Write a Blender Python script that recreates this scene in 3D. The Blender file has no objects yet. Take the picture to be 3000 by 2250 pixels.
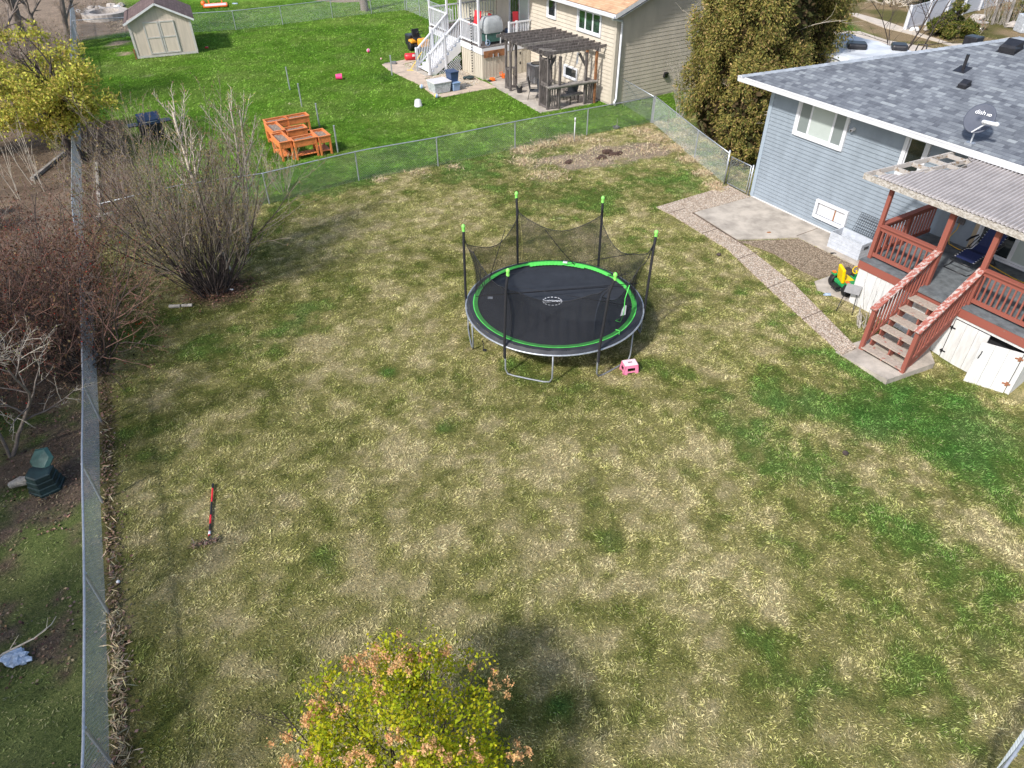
import bpy, math, random
import numpy as np
from mathutils import Vector, Matrix
random.seed(7); RNG = np.random.default_rng(11)
SC = bpy.context.scene; COL = SC.collection
R = math.radians
# ---------------------------------------------------------------- camera
CAM_H, PITCH, ROLL, FPX = 10.7, R(38.4), R(-0.3), 2090.0
FW = Vector((0, math.cos(PITCH), -math.sin(PITCH)))
_u = Vector((0, math.sin(PITCH), math.cos(PITCH))); _r = Vector((1, 0, 0))
RT = _r * math.cos(ROLL) + _u * math.sin(ROLL); UP = _u * math.cos(ROLL) - _r * math.sin(ROLL)
cd = bpy.data.cameras.new('camera'); cam = bpy.data.objects.new('camera', cd); COL.objects.link(cam)
cd.sensor_width = 36; cd.lens = FPX / 3000 * 36; cd.clip_start = .1; cd.clip_end = 2000
cam.matrix_world = Matrix(((RT.x, UP.x, -FW.x, 0), (RT.y, UP.y, -FW.y, 0), (RT.z, UP.z, -FW.z, CAM_H), (0, 0, 0, 1)))
SC.camera = cam
# ---------------------------------------------------------------- light
W = bpy.data.worlds.new('World'); SC.world = W; W.use_nodes = True
wn = W.node_tree; sky = wn.nodes.new('ShaderNodeTexSky'); sky.sky_type = 'NISHITA'; sky.sun_disc = False
sky.sun_elevation = R(43); sky.sun_rotation = R(221.4); sky.air_density = 1.0; sky.dust_density = 2.0
bg = wn.nodes['Background']; bg.inputs[1].default_value = 0.148; wn.links.new(sky.outputs[0], bg.inputs[0])
sl = bpy.data.lights.new('sun', 'SUN'); sl.energy = 3.5; sl.angle = R(3.6); sl.color = (1, .965, .92)
so = bpy.data.objects.new('sun', sl); COL.objects.link(so)
TR = Vector((.661 * math.cos(R(43)), .750 * math.cos(R(43)), -math.sin(R(43))))
so.rotation_euler = TR.to_track_quat('-Z', 'Y').to_euler(); so.location = (-20, -20, 30)
SC.view_settings.view_transform = 'Standard'; SC.view_settings.look = 'None'
SC.view_settings.exposure = 0.50; SC.view_settings.gamma = 1; SC.view_settings.use_curve_mapping = False
# ---------------------------------------------------------------- survey helpers
def g(x, y, z=0.0):                       # point of height z seen at photo pixel (3000 px wide survey)
    d = FW * FPX + RT * (x - 1500) + UP * (1125 - y); t = (z - CAM_H) / d.z
    return Vector((d.x * t, d.y * t, z))
HA = Vector((8.62, 24.23)); HU = Vector((.527, -.85)).normalized(); HN = Vector((-HU.y, HU.x))
def H(a, b, z=0.0):                       # house frame: a along the wall, b into the house
    p = HA + HU * a + HN * b; return Vector((p.x, p.y, z))
def Hf(v): return H(v[0], v[1], v[2])
HANG = math.atan2(HU.y, HU.x)
# ---------------------------------------------------------------- mesh builder
OFF = {}
def props(o, label=None, cat=None, group=None, kind=None):
    if label: o['label'] = label
    if cat: o['category'] = cat
    if group: o['group'] = group
    if kind: o['kind'] = kind
    return o
def thing(name, label, cat, loc=(0, 0, 0), group=None, rz=0):
    o = bpy.data.objects.new(name, None); COL.objects.link(o); o.location = loc; o.rotation_euler = (0, 0, rz)
    o.empty_display_size = .2; OFF[o.name] = Vector(loc)
    return props(o, label, cat, group)
class MB:
    def __init__(s, f=None): s.v = []; s.f = []; s.uv = {}; s.c = []; s.F = f
    def P(s, p):
        p = s.F(p) if s.F else Vector(p); s.v.append((p[0], p[1], p[2])); return len(s.v) - 1
    def face(s, pts, uv=None):
        s.f.append([s.P(p) for p in pts])
        if uv: s.uv[len(s.f) - 1] = uv
        return s
    def box(s, lo, hi):
        x0, y0, z0 = lo; x1, y1, z1 = hi
        i = [s.P(p) for p in ((x0,y0,z0),(x1,y0,z0),(x1,y1,z0),(x0,y1,z0),(x0,y0,z1),(x1,y0,z1),(x1,y1,z1),(x0,y1,z1))]
        for q in ((0,3,2,1),(4,5,6,7),(0,1,5,4),(1,2,6,5),(2,3,7,6),(3,0,4,7)): s.f.append([i[k] for k in q])
        return s
    def beam(s, p, q, w, h, up=(0, 0, 1)):      # rectangular bar, w across, h along up
        p = s.F(p) if s.F else Vector(p); q = s.F(q) if s.F else Vector(q)
        d = (q - p).normalized(); up = Vector(up)
        if abs(d.dot(up)) > .98: up = Vector((HN.x, HN.y, 0)) if s.F else Vector((0, 1, 0))
        sd = d.cross(up).normalized(); u = sd.cross(d).normalized()
        b = len(s.v)
        for c in (p, q):
            for a, e in ((-1, -1), (1, -1), (1, 1), (-1, 1)):
                r = c + sd * (a * w / 2) + u * (e * h / 2); s.v.append(tuple(r))
        for k in ((0,1,2,3),(7,6,5,4),(0,4,5,1),(1,5,6,2),(2,6,7,3),(3,7,4,0)): s.f.append([b + j for j in k])
        return s
    def tube(s, pts, rad, n=8, caps=True):
        pts = [(s.F(p) if s.F else Vector(p)) for p in pts]
        if not hasattr(rad, '__len__'): rad = [rad] * len(pts)
        b = len(s.v); m = len(pts); ref = None
        for i, p in enumerate(pts):
            d = (pts[min(i + 1, m - 1)] - pts[max(i - 1, 0)])
            d = d.normalized() if d.length > 1e-9 else Vector((0, 0, 1))
            if ref is None: ref = Vector((0, 0, 1)) if abs(d.z) < .9 else Vector((1, 0, 0))
            x = d.cross(ref)
            if x.length < 1e-4: x = d.cross(Vector((0, 1, 0)))
            x.normalize(); y = d.cross(x); ref = -y if False else ref
            for k in range(n):
                t = 2 * math.pi * k / n
                s.v.append(tuple(p + (x * math.cos(t) + y * math.sin(t)) * rad[i]))
        for i in range(m - 1):
            for k in range(n):
                k2 = (k + 1) % n; s.f.append([b + i*n + k, b + i*n + k2, b + (i+1)*n + k2, b + (i+1)*n + k])
        if caps: s.f.append([b + k for k in range(n)][::-1]); s.f.append([b + (m-1)*n + k for k in range(n)])
        return s
    def prism(s, poly, z0, z1):                  # poly: (x,y) list counter-clockwise
        n = len(poly); b = len(s.v)
        for z in (z0, z1):
            for p in poly: s.P((p[0], p[1], z))
        s.f.append([b + k for k in range(n)][::-1]); s.f.append([b + n + k for k in range(n)])
        for k in range(n): s.f.append([b + k, b + (k+1) % n, b + n + (k+1) % n, b + n + k])
        return s
    def lathe(s, c, prof, n=20):                 # prof: (r,z) from bottom to top
        b = len(s.v)
        for r, z in prof:
            for k in range(n):
                t = 2*math.pi*k/n; s.P((c[0] + r*math.cos(t), c[1] + r*math.sin(t), c[2] + z))
        for i in range(len(prof)-1):
            for k in range(n):
                k2 = (k+1) % n; s.f.append([b+i*n+k, b+i*n+k2, b+(i+1)*n+k2, b+(i+1)*n+k])
        if prof[0][0] > 1e-4: s.f.append([b+k for k in range(n)][::-1])
        if prof[-1][0] > 1e-4: s.f.append([b+(len(prof)-1)*n+k for k in range(n)])
        return s
    def ball(s, c, r, n=14, sq=(1, 1, 1), jit=0):
        prof = []
        b = len(s.v); m = n // 2
        for i in range(m + 1):
            ph = math.pi * i / m
            for k in range(n):
                t = 2*math.pi*k/n; j = 1 + jit * (random.random() - .5) if 0 < i < m else 1
                s.P((c[0] + r*sq[0]*j*math.sin(ph)*math.cos(t), c[1] + r*sq[1]*j*math.sin(ph)*math.sin(t), c[2] - r*sq[2]*j*math.cos(ph)))
        for i in range(m):
            for k in range(n):
                k2 = (k+1) % n; s.f.append([b+i*n+k, b+i*n+k2, b+(i+1)*n+k2, b+(i+1)*n+k])
        return s
    def build(s, name, mat, parent=None, smooth=False, local=False, bevel=0, sharp=None):
        me = bpy.data.meshes.new(name)
        v = np.array(s.v, dtype=float).reshape(-1, 3)
        if parent and not local: v = v - np.array(OFF[parent.name])
        me.from_pydata(v.tolist(), [], s.f)
        me.materials.append(M[mat] if isinstance(mat, str) else mat)
        if s.uv:
            ul = me.uv_layers.new(name='UVMap'); d = np.zeros((len(me.loops), 2), dtype=np.float32)
            for p in me.polygons:
                if p.index in s.uv:
                    for li, uvv in zip(p.loop_indices, s.uv[p.index]): d[li] = uvv
            ul.data.foreach_set('uv', d.ravel())
        if smooth: me.polygons.foreach_set('use_smooth', [True] * len(me.polygons))
        me.validate(); me.update()
        o = bpy.data.objects.new(name, me); COL.objects.link(o)
        if parent: o.parent = parent; OFF[o.name] = OFF[parent.name]
        else: OFF[o.name] = Vector((0, 0, 0))
        if bevel:
            md = o.modifiers.new('bevel', 'BEVEL'); md.width = bevel; md.segments = 2; md.limit_method = 'ANGLE'
        if smooth and sharp:
            try: me.set_sharp_from_angle(angle=R(sharp))
            except Exception: pass
        return o
def copytree(o, parent=None):
    c = o.copy(); COL.objects.link(c); c.parent = parent; OFF[c.name] = OFF.get(o.name, Vector((0,0,0)))
    for ch in [x for x in o.children]: copytree(ch, c)
    return c
def cards(name, mat, P, S, C, parent=None, asp=.5, N=None, D=None, up=0.0, fold=False):
    """many small leaf-shaped faces: P centres, S length, C colours, D long direction"""
    P = np.asarray(P, float); n = len(P)
    if parent is not None: P = P - np.array(OFF[parent.name])
    if D is None: D = RNG.normal(size=(n, 3))
    D = D / (np.linalg.norm(D, axis=1, keepdims=True) + 1e-9)
    Nn = RNG.normal(size=(n, 3)) if N is None else N + RNG.normal(size=(n, 3)) * .45
    Nn[:, 2] += up
    X = np.cross(D, Nn); X /= (np.linalg.norm(X, axis=1, keepdims=True) + 1e-9)
    S = np.asarray(S, float).reshape(-1, 1) * np.ones((n, 1))
    V = np.empty((n, 4, 3)); V[:, 0] = P - D*S*.5; V[:, 1] = P + X*S*asp*.5 - D*S*.02; V[:, 2] = P + D*S*.5; V[:, 3] = P - X*S*asp*.5 - D*S*.02
    me = bpy.data.meshes.new(name); me.vertices.add(4*n); me.vertices.foreach_set('co', V.ravel().astype(np.float32))
    me.loops.add(4*n); me.loops.foreach_set('vertex_index', np.arange(4*n, dtype=np.int32))
    me.polygons.add(n); me.polygons.foreach_set('loop_start', np.arange(0, 4*n, 4, dtype=np.int32))
    me.polygons.foreach_set('loop_total', np.full(n, 4, dtype=np.int32)); me.update(calc_edges=True)
    at = me.color_attributes.new('col', 'FLOAT_COLOR', 'POINT'); cc = np.ones((n, 4, 4), dtype=np.float32)
    cc[:, :, :3] = np.asarray(C)[:, None, :]; at.data.foreach_set('color', cc.ravel())
    me.materials.append(M[mat]); o = bpy.data.objects.new(name, me); COL.objects.link(o)
    if parent is not None: o.parent = parent; OFF[o.name] = OFF[parent.name]
    else: OFF[o.name] = Vector((0, 0, 0))
    return o
def vary(base, n, amt=.25, hue=.12):
    b = np.array(base)[None, :]; k = 1 + amt * RNG.normal(size=(n, 1)); h = 1 + hue * RNG.normal(size=(n, 3))
    return np.clip(b * k * h, .004, .9)
# ---------------------------------------------------------------- materials
M = {}
def nodes(name):
    m = bpy.data.materials.new(name); m.use_nodes = True; nt = m.node_tree; b = nt.nodes['Principled BSDF']; M[name] = m
    return m, nt, b
def N_(nt, t, **k):
    n = nt.nodes.new(t)
    for a, v in k.items(): setattr(n, a, v)
    return n
def ramp(nt, src, stops):
    r = N_(nt, 'ShaderNodeValToRGB'); nt.links.new(src, r.inputs[0]); e = r.color_ramp.elements
    while len(e) < len(stops): e.new(.5)
    for i, (p, c) in enumerate(stops): e[i].position = p; e[i].color = (*c, 1) if len(c) == 3 else c
    return r.outputs[0]
def noise(nt, scale, detail=4, rough=.6, coord='Object', dist=0, stretch=None):
    tc = N_(nt, 'ShaderNodeTexCoord'); n = N_(nt, 'ShaderNodeTexNoise'); src = tc.outputs[coord]
    if coord == 'World':
        pass
    if stretch:
        mp = N_(nt, 'ShaderNodeMapping'); mp.inputs['Scale'].default_value = stretch; nt.links.new(src, mp.inputs[0]); src = mp.outputs[0]
    nt.links.new(src, n.inputs['Vector']); n.inputs['Scale'].default_value = scale; n.inputs['Detail'].default_value = detail
    n.inputs['Roughness'].default_value = rough; n.inputs['Distortion'].default_value = dist
    return n.outputs['Fac']
def mix(nt, fac, a, b, mode='MIX'):
    m = N_(nt, 'ShaderNodeMix', data_type='RGBA', blend_type=mode)
    for s, v in ((0, fac), (6, a), (7, b)):
        if hasattr(v, 'is_output') or isinstance(v, bpy.types.NodeSocket): nt.links.new(v, m.inputs[s])
        else: m.inputs[s].default_value = v if s == 0 else (*v, 1)
    return m.outputs[2]
def bump(nt, b, h, strength=.3, dist=.01):
    bp = N_(nt, 'ShaderNodeBump'); bp.inputs['Strength'].default_value = strength; bp.inputs['Distance'].default_value = dist
    nt.links.new(h, bp.inputs['Height']); nt.links.new(bp.outputs[0], b.inputs['Normal'])
def simple(name, col, rough=.6, var=.12, scale=6, metal=0, bmp=.0, stretch=None, coat=0, spec=.5, col2=None, lo=.35, hi=.65):
    m, nt, b = nodes(name); c = Vector(col)
    f = noise(nt, scale, 5, .65, stretch=stretch)
    c2 = Vector(col2) if col2 else c * (1 - var * 1.6)
    nt.links.new(ramp(nt, f, [(lo, tuple(c2)), (hi, tuple(c * (1 + var * .6)))]), b.inputs['Base Color'])
    b.inputs['Roughness'].default_value = rough; b.inputs['Metallic'].default_value = metal; b.inputs['Specular IOR Level'].default_value = spec
    b.inputs['Coat Weight'].default_value = coat
    if bmp: bump(nt, b, f, bmp)
    return m
def attrmat(name, rough=.85, trans=0.0, spec=.04):
    m, nt, b = nodes(name); a = N_(nt, 'ShaderNodeAttribute', attribute_name='col')
    nt.links.new(a.outputs['Color'], b.inputs['Base Color']); b.inputs['Roughness'].default_value = rough
    b.inputs['Specular IOR Level'].default_value = spec
    if trans:
        t = N_(nt, 'ShaderNodeBsdfTranslucent'); nt.links.new(a.outputs['Color'], t.inputs[0]); mx = N_(nt, 'ShaderNodeMixShader')
        mx.inputs[0].default_value = trans; nt.links.new(b.outputs[0], mx.inputs[1]); nt.links.new(t.outputs[0], mx.inputs[2])
        nt.links.new(mx.outputs[0], nt.nodes['Material Output'].inputs[0])
    return m
attrmat('leaf', .75, .38); attrmat('drygrass', .8, .15); attrmat('litter', .85)
# peeling paint: bare wood under chipped paint, the chips keep their own shape
def peel(name, paint, wood, scale, thr, stretch=(1, 1, 1)):
    m, nt, b = nodes(name); f = noise(nt, scale, 8, .7, stretch=stretch); f2 = noise(nt, scale*3, 4, .6)
    w = ramp(nt, f2, [(.3, tuple(Vector(wood)*.65)), (.7, wood)])
    k = ramp(nt, f, [(thr-.015, (0,0,0)), (thr+.015, (1,1,1))])
    nt.links.new(mix(nt, k, w, paint), b.inputs['Base Color']); b.inputs['Roughness'].default_value = .75; bump(nt, b, k, .3, .004)
simple('blue_siding', (.238, .279, .32), .5, .09, 2.2, stretch=(1,1,.4))
simple('blue_trim', (.31, .37, .43), .5, .04)
simple('beige_siding', (.53, .475, .39), .55, .07, 2.2, stretch=(1,1,.4))
simple('beige_panel', (.52, .475, .385), .6, .06, 5, stretch=(1, 1, .2))
simple('beige_trim', (.50, .45, .37), .55, .05)
simple('white_paint', (.65, .655, .66), .45, .05, 4)
simple('white_vinyl', (.66, .67, .70), .35, .03, 4)
simple('white_wood', (.60, .60, .59), .65, .13, 5, bmp=.08, stretch=(2, 2, .35), lo=.25, hi=.6)
simple('soffit', (.7, .7, .7), .6, .04)
simple('glass_dark', (.018, .024, .026), .05, .3, 1.5, spec=.9, coat=1)
simple('glass_green', (.035, .085, .05), .06, .6, 2.2, spec=.9, coat=1)
simple('blind', (.44, .49, .465), .35, .03, 3, coat=.7)
simple('screen', (.20, .23, .225), .4, .05, 3, coat=.3)
simple('curtain_white', (.62, .62, .63), .5, .1, 8, coat=.5)
simple('galvanised', (.48, .51, .55), .42, .12, 14, metal=.6)
simple('galvanised_dark', (.20, .22, .25), .5, .15, 14, metal=.4)
simple('wire', (.42, .46, .47), .5, .1, 5, metal=.3)
simple('black_foam', (.018, .018, .022), .75, .2, 20)
simple('black_plastic', (.02, .02, .024), .4, .2, 9)
simple('black_metal', (.022, .022, .025), .35, .2, 9)
simple('mat_fabric', (.026, .030, .038), .68, .14, 3)
simple('pad_black', (.030, .032, .038), .55, .15, 6, bmp=.2)
simple('lime', (.10, .62, .10), .55, .08, 10)
simple('lime_cap', (.28, .80, .14), .45, .06, 10)
simple('pink', (.74, .22, .36), .5, .05, 8)
simple('pink_pale', (.80, .52, .58), .5, .05, 8)
simple('hot_pink', (.85, .06, .22), .4, .05)
simple('red_paint', (.55, .02, .03), .4, .08)
simple('red_bright', (.72, .03, .04), .4, .08)
simple('orange', (.85, .16, .02), .4, .08)
simple('orange_yellow', (.85, .36, .03), .4, .08)
simple('yellow', (.85, .56, .0), .35, .04)
simple('green_toy', (.02, .28, .08), .4, .05)
simple('navy', (.016, .026, .10), .7, .12, 20)
simple('navy_tote', (.035, .065, .14), .4, .08)
simple('blue_tote', (.23, .34, .52), .35, .08)
simple('clear_tote', (.50, .53, .56), .35, .22, 9)
simple('tote_lid', (.62, .60, .60), .5, .06)
simple('cover_grey', (.34, .36, .37), .7, .12, 5, bmp=.6)
simple('concrete', (.41, .365, .31), .85, .28, 1.6, bmp=.1, lo=.28, hi=.62)
simple('concrete_tan', (.50, .40, .31), .85, .14, 3, bmp=.1)
simple('sidewalk', (.52, .45, .37), .85, .1, 2)
simple('soil', (.155, .115, .085), .95, .35, 7, bmp=.6)
simple('soil_dark', (.075, .042, .03), .95, .35, 10, bmp=.8)
simple('bark_dark', (.068, .050, .044), .9, .3, 14, bmp=.4)
simple('bark', (.20, .165, .14), .9, .25, 14, bmp=.4)
simple('bark_pale', (.58, .51, .41), .85, .2, 14, bmp=.2)
simple('twig_tan', (.30, .245, .20), .85, .25, 6)
simple('twig_red', (.26, .14, .105), .85, .3, 6)
peel('cedar_paint', (.265, .078, .054), (.33, .17, .13), 9, .36)
simple('orange_wood', (.74, .235, .07), .55, .2, 5, stretch=(1, 4, 4), bmp=.1)
simple('weathered', (.145, .125, .118), .85, .35, 5, bmp=.3, stretch=(2, 2, .7))
simple('weathered_pale', (.27, .245, .22), .85, .3, 5, bmp=.3)
simple('rust_wood', (.30, .13, .055), .8, .35, 5, bmp=.2)
simple('shed_wall', (.60, .515, .425), .7, .08, 3, stretch=(3, 3, .3))
simple('shed_trim', (.52, .50, .46), .7, .1, 5)
simple('carpet', (.135, .15, .16), .95, .25, 5, bmp=.5)
simple('ac_grey', (.16, .16, .165), .5, .15, 10)
simple('wicker', (.50, .53, .58), .6, .1, 8)
simple('rubber', (.012, .012, .013), .6, .2)
simple('cord_yellow', (.75, .45, .02), .5, .05)
simple('dish_grey', (.07, .08, .11), .7, .06)
simple('white_plastic', (.75, .76, .78), .4, .03)
simple('tarp', (.60, .63, .67), .5, .1, 1.5, bmp=1)
simple('bin_green', (.05, .13, .11), .5, .2, 5)
simple('bin_dark', (.018, .04, .042), .5, .3, 5)
simple('bag_blue', (.42, .52, .66), .45, .25, 8, bmp=.6)
simple('stone', (.42, .38, .34), .9, .2, 6, bmp=.3)
simple('log_bleached', (.48, .44, .38), .9, .3, 8, bmp=.4)
simple('cardboard', (.52, .40, .26), .8, .1)
simple('terracotta', (.3, .12, .06), .8, .2)
peel('peel_red', (.30, .088, .062), (.52, .42, .38), 9, .48, (1, 1.8, 1))
peel('peel_tread', (.32, .12, .09), (.44, .37, .31), 6, .60)
peel('peel_beam', (.46, .43, .39), (.36, .32, .27), 14, .50, (1, 1, 1.6))
peel('frame_grey', (.40, .37, .34), (.30, .22, .15), 7, .42)
# shingles from a slope-aligned UV map
def shingle(name, cols, w=.26, h=.14, dark=.62):
    m, nt, b = nodes(name); uv = N_(nt, 'ShaderNodeUVMap'); uv.uv_map = 'UVMap'
    outs = []
    for k, (ww, off, sq) in enumerate(((w, .37, 1), (w*1.7, .61, 1))):
        br = N_(nt, 'ShaderNodeTexBrick'); br.offset = off; br.squash = .7; br.squash_frequency = 3; nt.links.new(uv.outputs[0], br.inputs[0])
        br.inputs['Color1'].default_value = (0, 0, 0, 1); br.inputs['Color2'].default_value = (1, 1, 1, 1); br.inputs['Mortar'].default_value = (.5, .5, .5, 1)
        br.inputs['Scale'].default_value = 1; br.inputs['Brick Width'].default_value = ww; br.inputs['Row Height'].default_value = h
        br.inputs['Mortar Size'].default_value = .006 if k == 0 else 0; br.inputs['Bias'].default_value = 0; outs.append(br)
    f = N_(nt, 'ShaderNodeMath', operation='MULTIPLY_ADD'); nt.links.new(outs[0].outputs[0], f.inputs[0]); f.inputs[1].default_value = .68
    f2 = N_(nt, 'ShaderNodeMath', operation='MULTIPLY'); nt.links.new(outs[1].outputs[0], f2.inputs[0]); f2.inputs[1].default_value = .32; nt.links.new(f2.outputs[0], f.inputs[2])
    cr = ramp(nt, f.outputs[0], [(i/(len(cols)-1), c) for i, c in enumerate(cols)])
    # butt-edge line along every course
    sx = N_(nt, 'ShaderNodeSeparateXYZ'); nt.links.new(uv.outputs[0], sx.inputs[0])
    dv = N_(nt, 'ShaderNodeMath', operation='DIVIDE'); nt.links.new(sx.outputs[1], dv.inputs[0]); dv.inputs[1].default_value = h
    fr = N_(nt, 'ShaderNodeMath', operation='FRACT'); nt.links.new(dv.outputs[0], fr.inputs[0])
    ed = ramp(nt, fr.outputs[0], [(0, (dark,)*3), (.16, (1, 1, 1)), (1, (1, 1, 1))])
    gr = ramp(nt, noise(nt, 60, 2, .6), [(.3, (.8,)*3), (.7, (1.12,)*3)])
    st = ramp(nt, noise(nt, .7, 3, .6), [(.3, (.9,)*3), (.7, (1.06,)*3)])
    c = mix(nt, 1.0, cr, ed, 'MULTIPLY'); c = mix(nt, 1.0, c, gr, 'MULTIPLY'); c = mix(nt, 1.0, c, st, 'MULTIPLY')
    nt.links.new(c, b.inputs['Base Color']); b.inputs['Roughness'].default_value = .92; b.inputs['Specular IOR Level'].default_value = .2
    iv = N_(nt, 'ShaderNodeMath', operation='SUBTRACT'); iv.inputs[0].default_value = 1; nt.links.new(fr.outputs[0], iv.inputs[1]); bump(nt, b, iv.outputs[0], .6, .012)
shingle('shingle_blue', [(.085, .093, .112), (.135, .148, .17), (.19, .208, .23), (.29, .315, .33)], w=.23, h=.145, dark=.5)
shingle('shingle_tan', [(.42, .25, .15), (.55, .34, .2), (.62, .42, .27)], w=.3)
shingle('shingle_brown', [(.10, .07, .065), (.14, .10, .095), (.18, .13, .12)], w=.3)
# pebble / gravel surfaces
def pebbles(name, cols, scale, bs=.6):
    m, nt, b = nodes(name); tc = N_(nt, 'ShaderNodeTexCoord'); v = N_(nt, 'ShaderNodeTexVoronoi'); v.inputs['Scale'].default_value = scale
    nt.links.new(tc.outputs['Object'], v.inputs['Vector']); bw = N_(nt, 'ShaderNodeSeparateColor'); nt.links.new(v.outputs['Color'], bw.inputs[0])
    c = ramp(nt, bw.outputs[0], [(i/(len(cols)-1), q) for i, q in enumerate(cols)])
    e = ramp(nt, v.outputs['Distance'], [(.25, (1, 1, 1)), (.62, (.45,)*3)])
    c = mix(nt, 1.0, c, e, 'MULTIPLY'); nt.links.new(c, b.inputs['Base Color']); b.inputs['Roughness'].default_value = .9
    iv = N_(nt, 'ShaderNodeMath', operation='SUBTRACT'); iv.inputs[0].default_value = 1; nt.links.new(v.outputs['Distance'], iv.inputs[1]); bump(nt, b, iv.outputs[0], bs, .012)
pebbles('aggregate', [(.38, .27, .19), (.55, .43, .32), (.66, .54, .42), (.78, .69, .58)], 30)
pebbles('river_rock', [(.42, .30, .18), (.60, .48, .34), (.72, .62, .48), (.8, .74, .64)], 16)
pebbles('mulch', [(.19, .135, .085), (.30, .225, .15), (.44, .35, .25), (.35, .26, .175)], 24)
# corrugated fibreglass, dusty and streaked
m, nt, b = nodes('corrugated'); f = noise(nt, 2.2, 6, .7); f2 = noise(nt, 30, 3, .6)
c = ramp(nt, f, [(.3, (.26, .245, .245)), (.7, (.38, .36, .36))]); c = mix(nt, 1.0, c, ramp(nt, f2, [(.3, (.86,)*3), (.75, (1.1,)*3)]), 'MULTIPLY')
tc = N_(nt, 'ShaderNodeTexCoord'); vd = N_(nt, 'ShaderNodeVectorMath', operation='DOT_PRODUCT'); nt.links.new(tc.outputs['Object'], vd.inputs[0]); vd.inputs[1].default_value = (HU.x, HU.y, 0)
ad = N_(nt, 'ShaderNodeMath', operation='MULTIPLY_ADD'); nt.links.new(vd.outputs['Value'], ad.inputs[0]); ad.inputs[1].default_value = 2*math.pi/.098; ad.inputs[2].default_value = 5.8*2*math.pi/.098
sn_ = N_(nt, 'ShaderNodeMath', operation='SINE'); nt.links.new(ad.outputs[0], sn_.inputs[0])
c = mix(nt, 1.0, c, ramp(nt, sn_.outputs[0], [(0, (.74, .72, .70)), (.75, (1.1, 1.1, 1.1))]), 'MULTIPLY')     # rib shading painted into the colour: valleys darker, crests lighter
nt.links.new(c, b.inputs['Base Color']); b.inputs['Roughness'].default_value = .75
# netting: woven black mesh, seen as many tiny holes
def netting(name, cov, col=(.012, .012, .014)):
    m, nt, b = nodes(name); b.inputs['Base Color'].default_value = (*col, 1); b.inputs['Roughness'].default_value = .9
    t = N_(nt, 'ShaderNodeBsdfTransparent'); mx = N_(nt, 'ShaderNodeMixShader'); mx.inputs[0].default_value = cov
    nt.links.new(t.outputs[0], mx.inputs[1]); nt.links.new(b.outputs[0], mx.inputs[2]); nt.links.new(mx.outputs[0], nt.nodes['Material Output'].inputs[0])
netting('net', .54)
netting('screen_net', .8)
# ================================================================ GROUND
def vnoise(x, y, s, seed=0):                       # smooth value noise, 0..1
    x = np.asarray(x) / s; y = np.asarray(y) / s
    xi = np.floor(x).astype(np.int64); yi = np.floor(y).astype(np.int64); xf = x - xi; yf = y - yi
    def h(a, b):
        n = (a * 374761393 + b * 668265263 + seed * 974711) & 0x7fffffff
        n = ((n ^ (n >> 13)) * 1274126177) & 0x7fffffff; return ((n ^ (n >> 16)) & 0xffff) / 65535.0
    u = xf*xf*(3-2*xf); v = yf*yf*(3-2*yf)
    return (h(xi, yi)*(1-u) + h(xi+1, yi)*u)*(1-v) + (h(xi, yi+1)*(1-u) + h(xi+1, yi+1)*u)*v
def fbm(x, y, s, seed=0, o=4):
    t = 0; a = .5; w = 0
    for k in range(o): t = t + a*vnoise(x, y, s/2**k, seed+k*17); w += a; a *= .6
    return t / w
S_ = 3000/2212
def spots(l): return [(*g(x*S_, y*S_)[:2], r, a) for x, y, r, a in l]
GREEN = spots([(1000,350,1.6,.5),(1150,340,1.6,.5),(1300,430,1.5,.45),(1450,400,1.6,.3),(1000,370,1,.6),(1100,420,1,.35),(1200,450,1.3,.3),(1350,520,1,.3),
 (600,430,1.3,.6),(700,400,1.2,.6),(800,385,1,.5),(560,500,.9,.4),
 (350,700,.8,.45),(450,735,.7,.5),(540,745,.7,.5),(620,725,.7,.5),(680,665,.6,.5),(400,770,.7,.4),(700,640,.5,.4),(500,700,.5,.3),(640,690,.6,.4),
 (840,803,.28,1.0),(960,918,.3,.8),(270,860,.8,.4),(280,1000,.7,.4),(260,1150,.6,.3),(270,740,.7,.5),(300,930,.6,.35),
 (1450,1000,.6,.4),(1650,950,.7,.5),(1560,870,.6,.65),(1680,860,.7,.6),(1600,930,.5,.5),(1750,1010,.7,.5),(1620,1010,.5,.5),(1720,870,.6,.5),
 (1850,880,.9,.7),(1920,905,1,.7),(2050,900,1,.7),(2150,940,1.1,.7),(2180,1050,.9,.6),(2080,980,.6,.5),(1950,840,.7,.85),(2080,850,.6,.7),(1850,790,.7,.6),
 (1750,760,.6,.4),(1680,700,.5,.4),(1600,640,.5,.3),(1950,1150,.8,.45),(1850,1080,.8,.4),(2050,1200,.7,.4),(2150,1300,.8,.35),(1700,1200,.6,.3),
 (1650,1420,.6,.28),(1780,1490,.6,.25),(1900,1350,.7,.25),(2000,1480,.8,.25),(1205,1525,.25,.9),(700,1210,.4,.65),(1300,1110,.5,.3),(1100,960,.4,.25),
 (250,1560,.6,.25),(300,1400,.5,.25),(1370,640,.6,.3),(1480,600,.6,.3),(1430,800,.6,.4),(1200,800,1.1,.5),(1100,790,.6,.4),(1320,1180,.4,.25),(1600,1350,.4,.4),(1080,880,.5,.2)])
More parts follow.
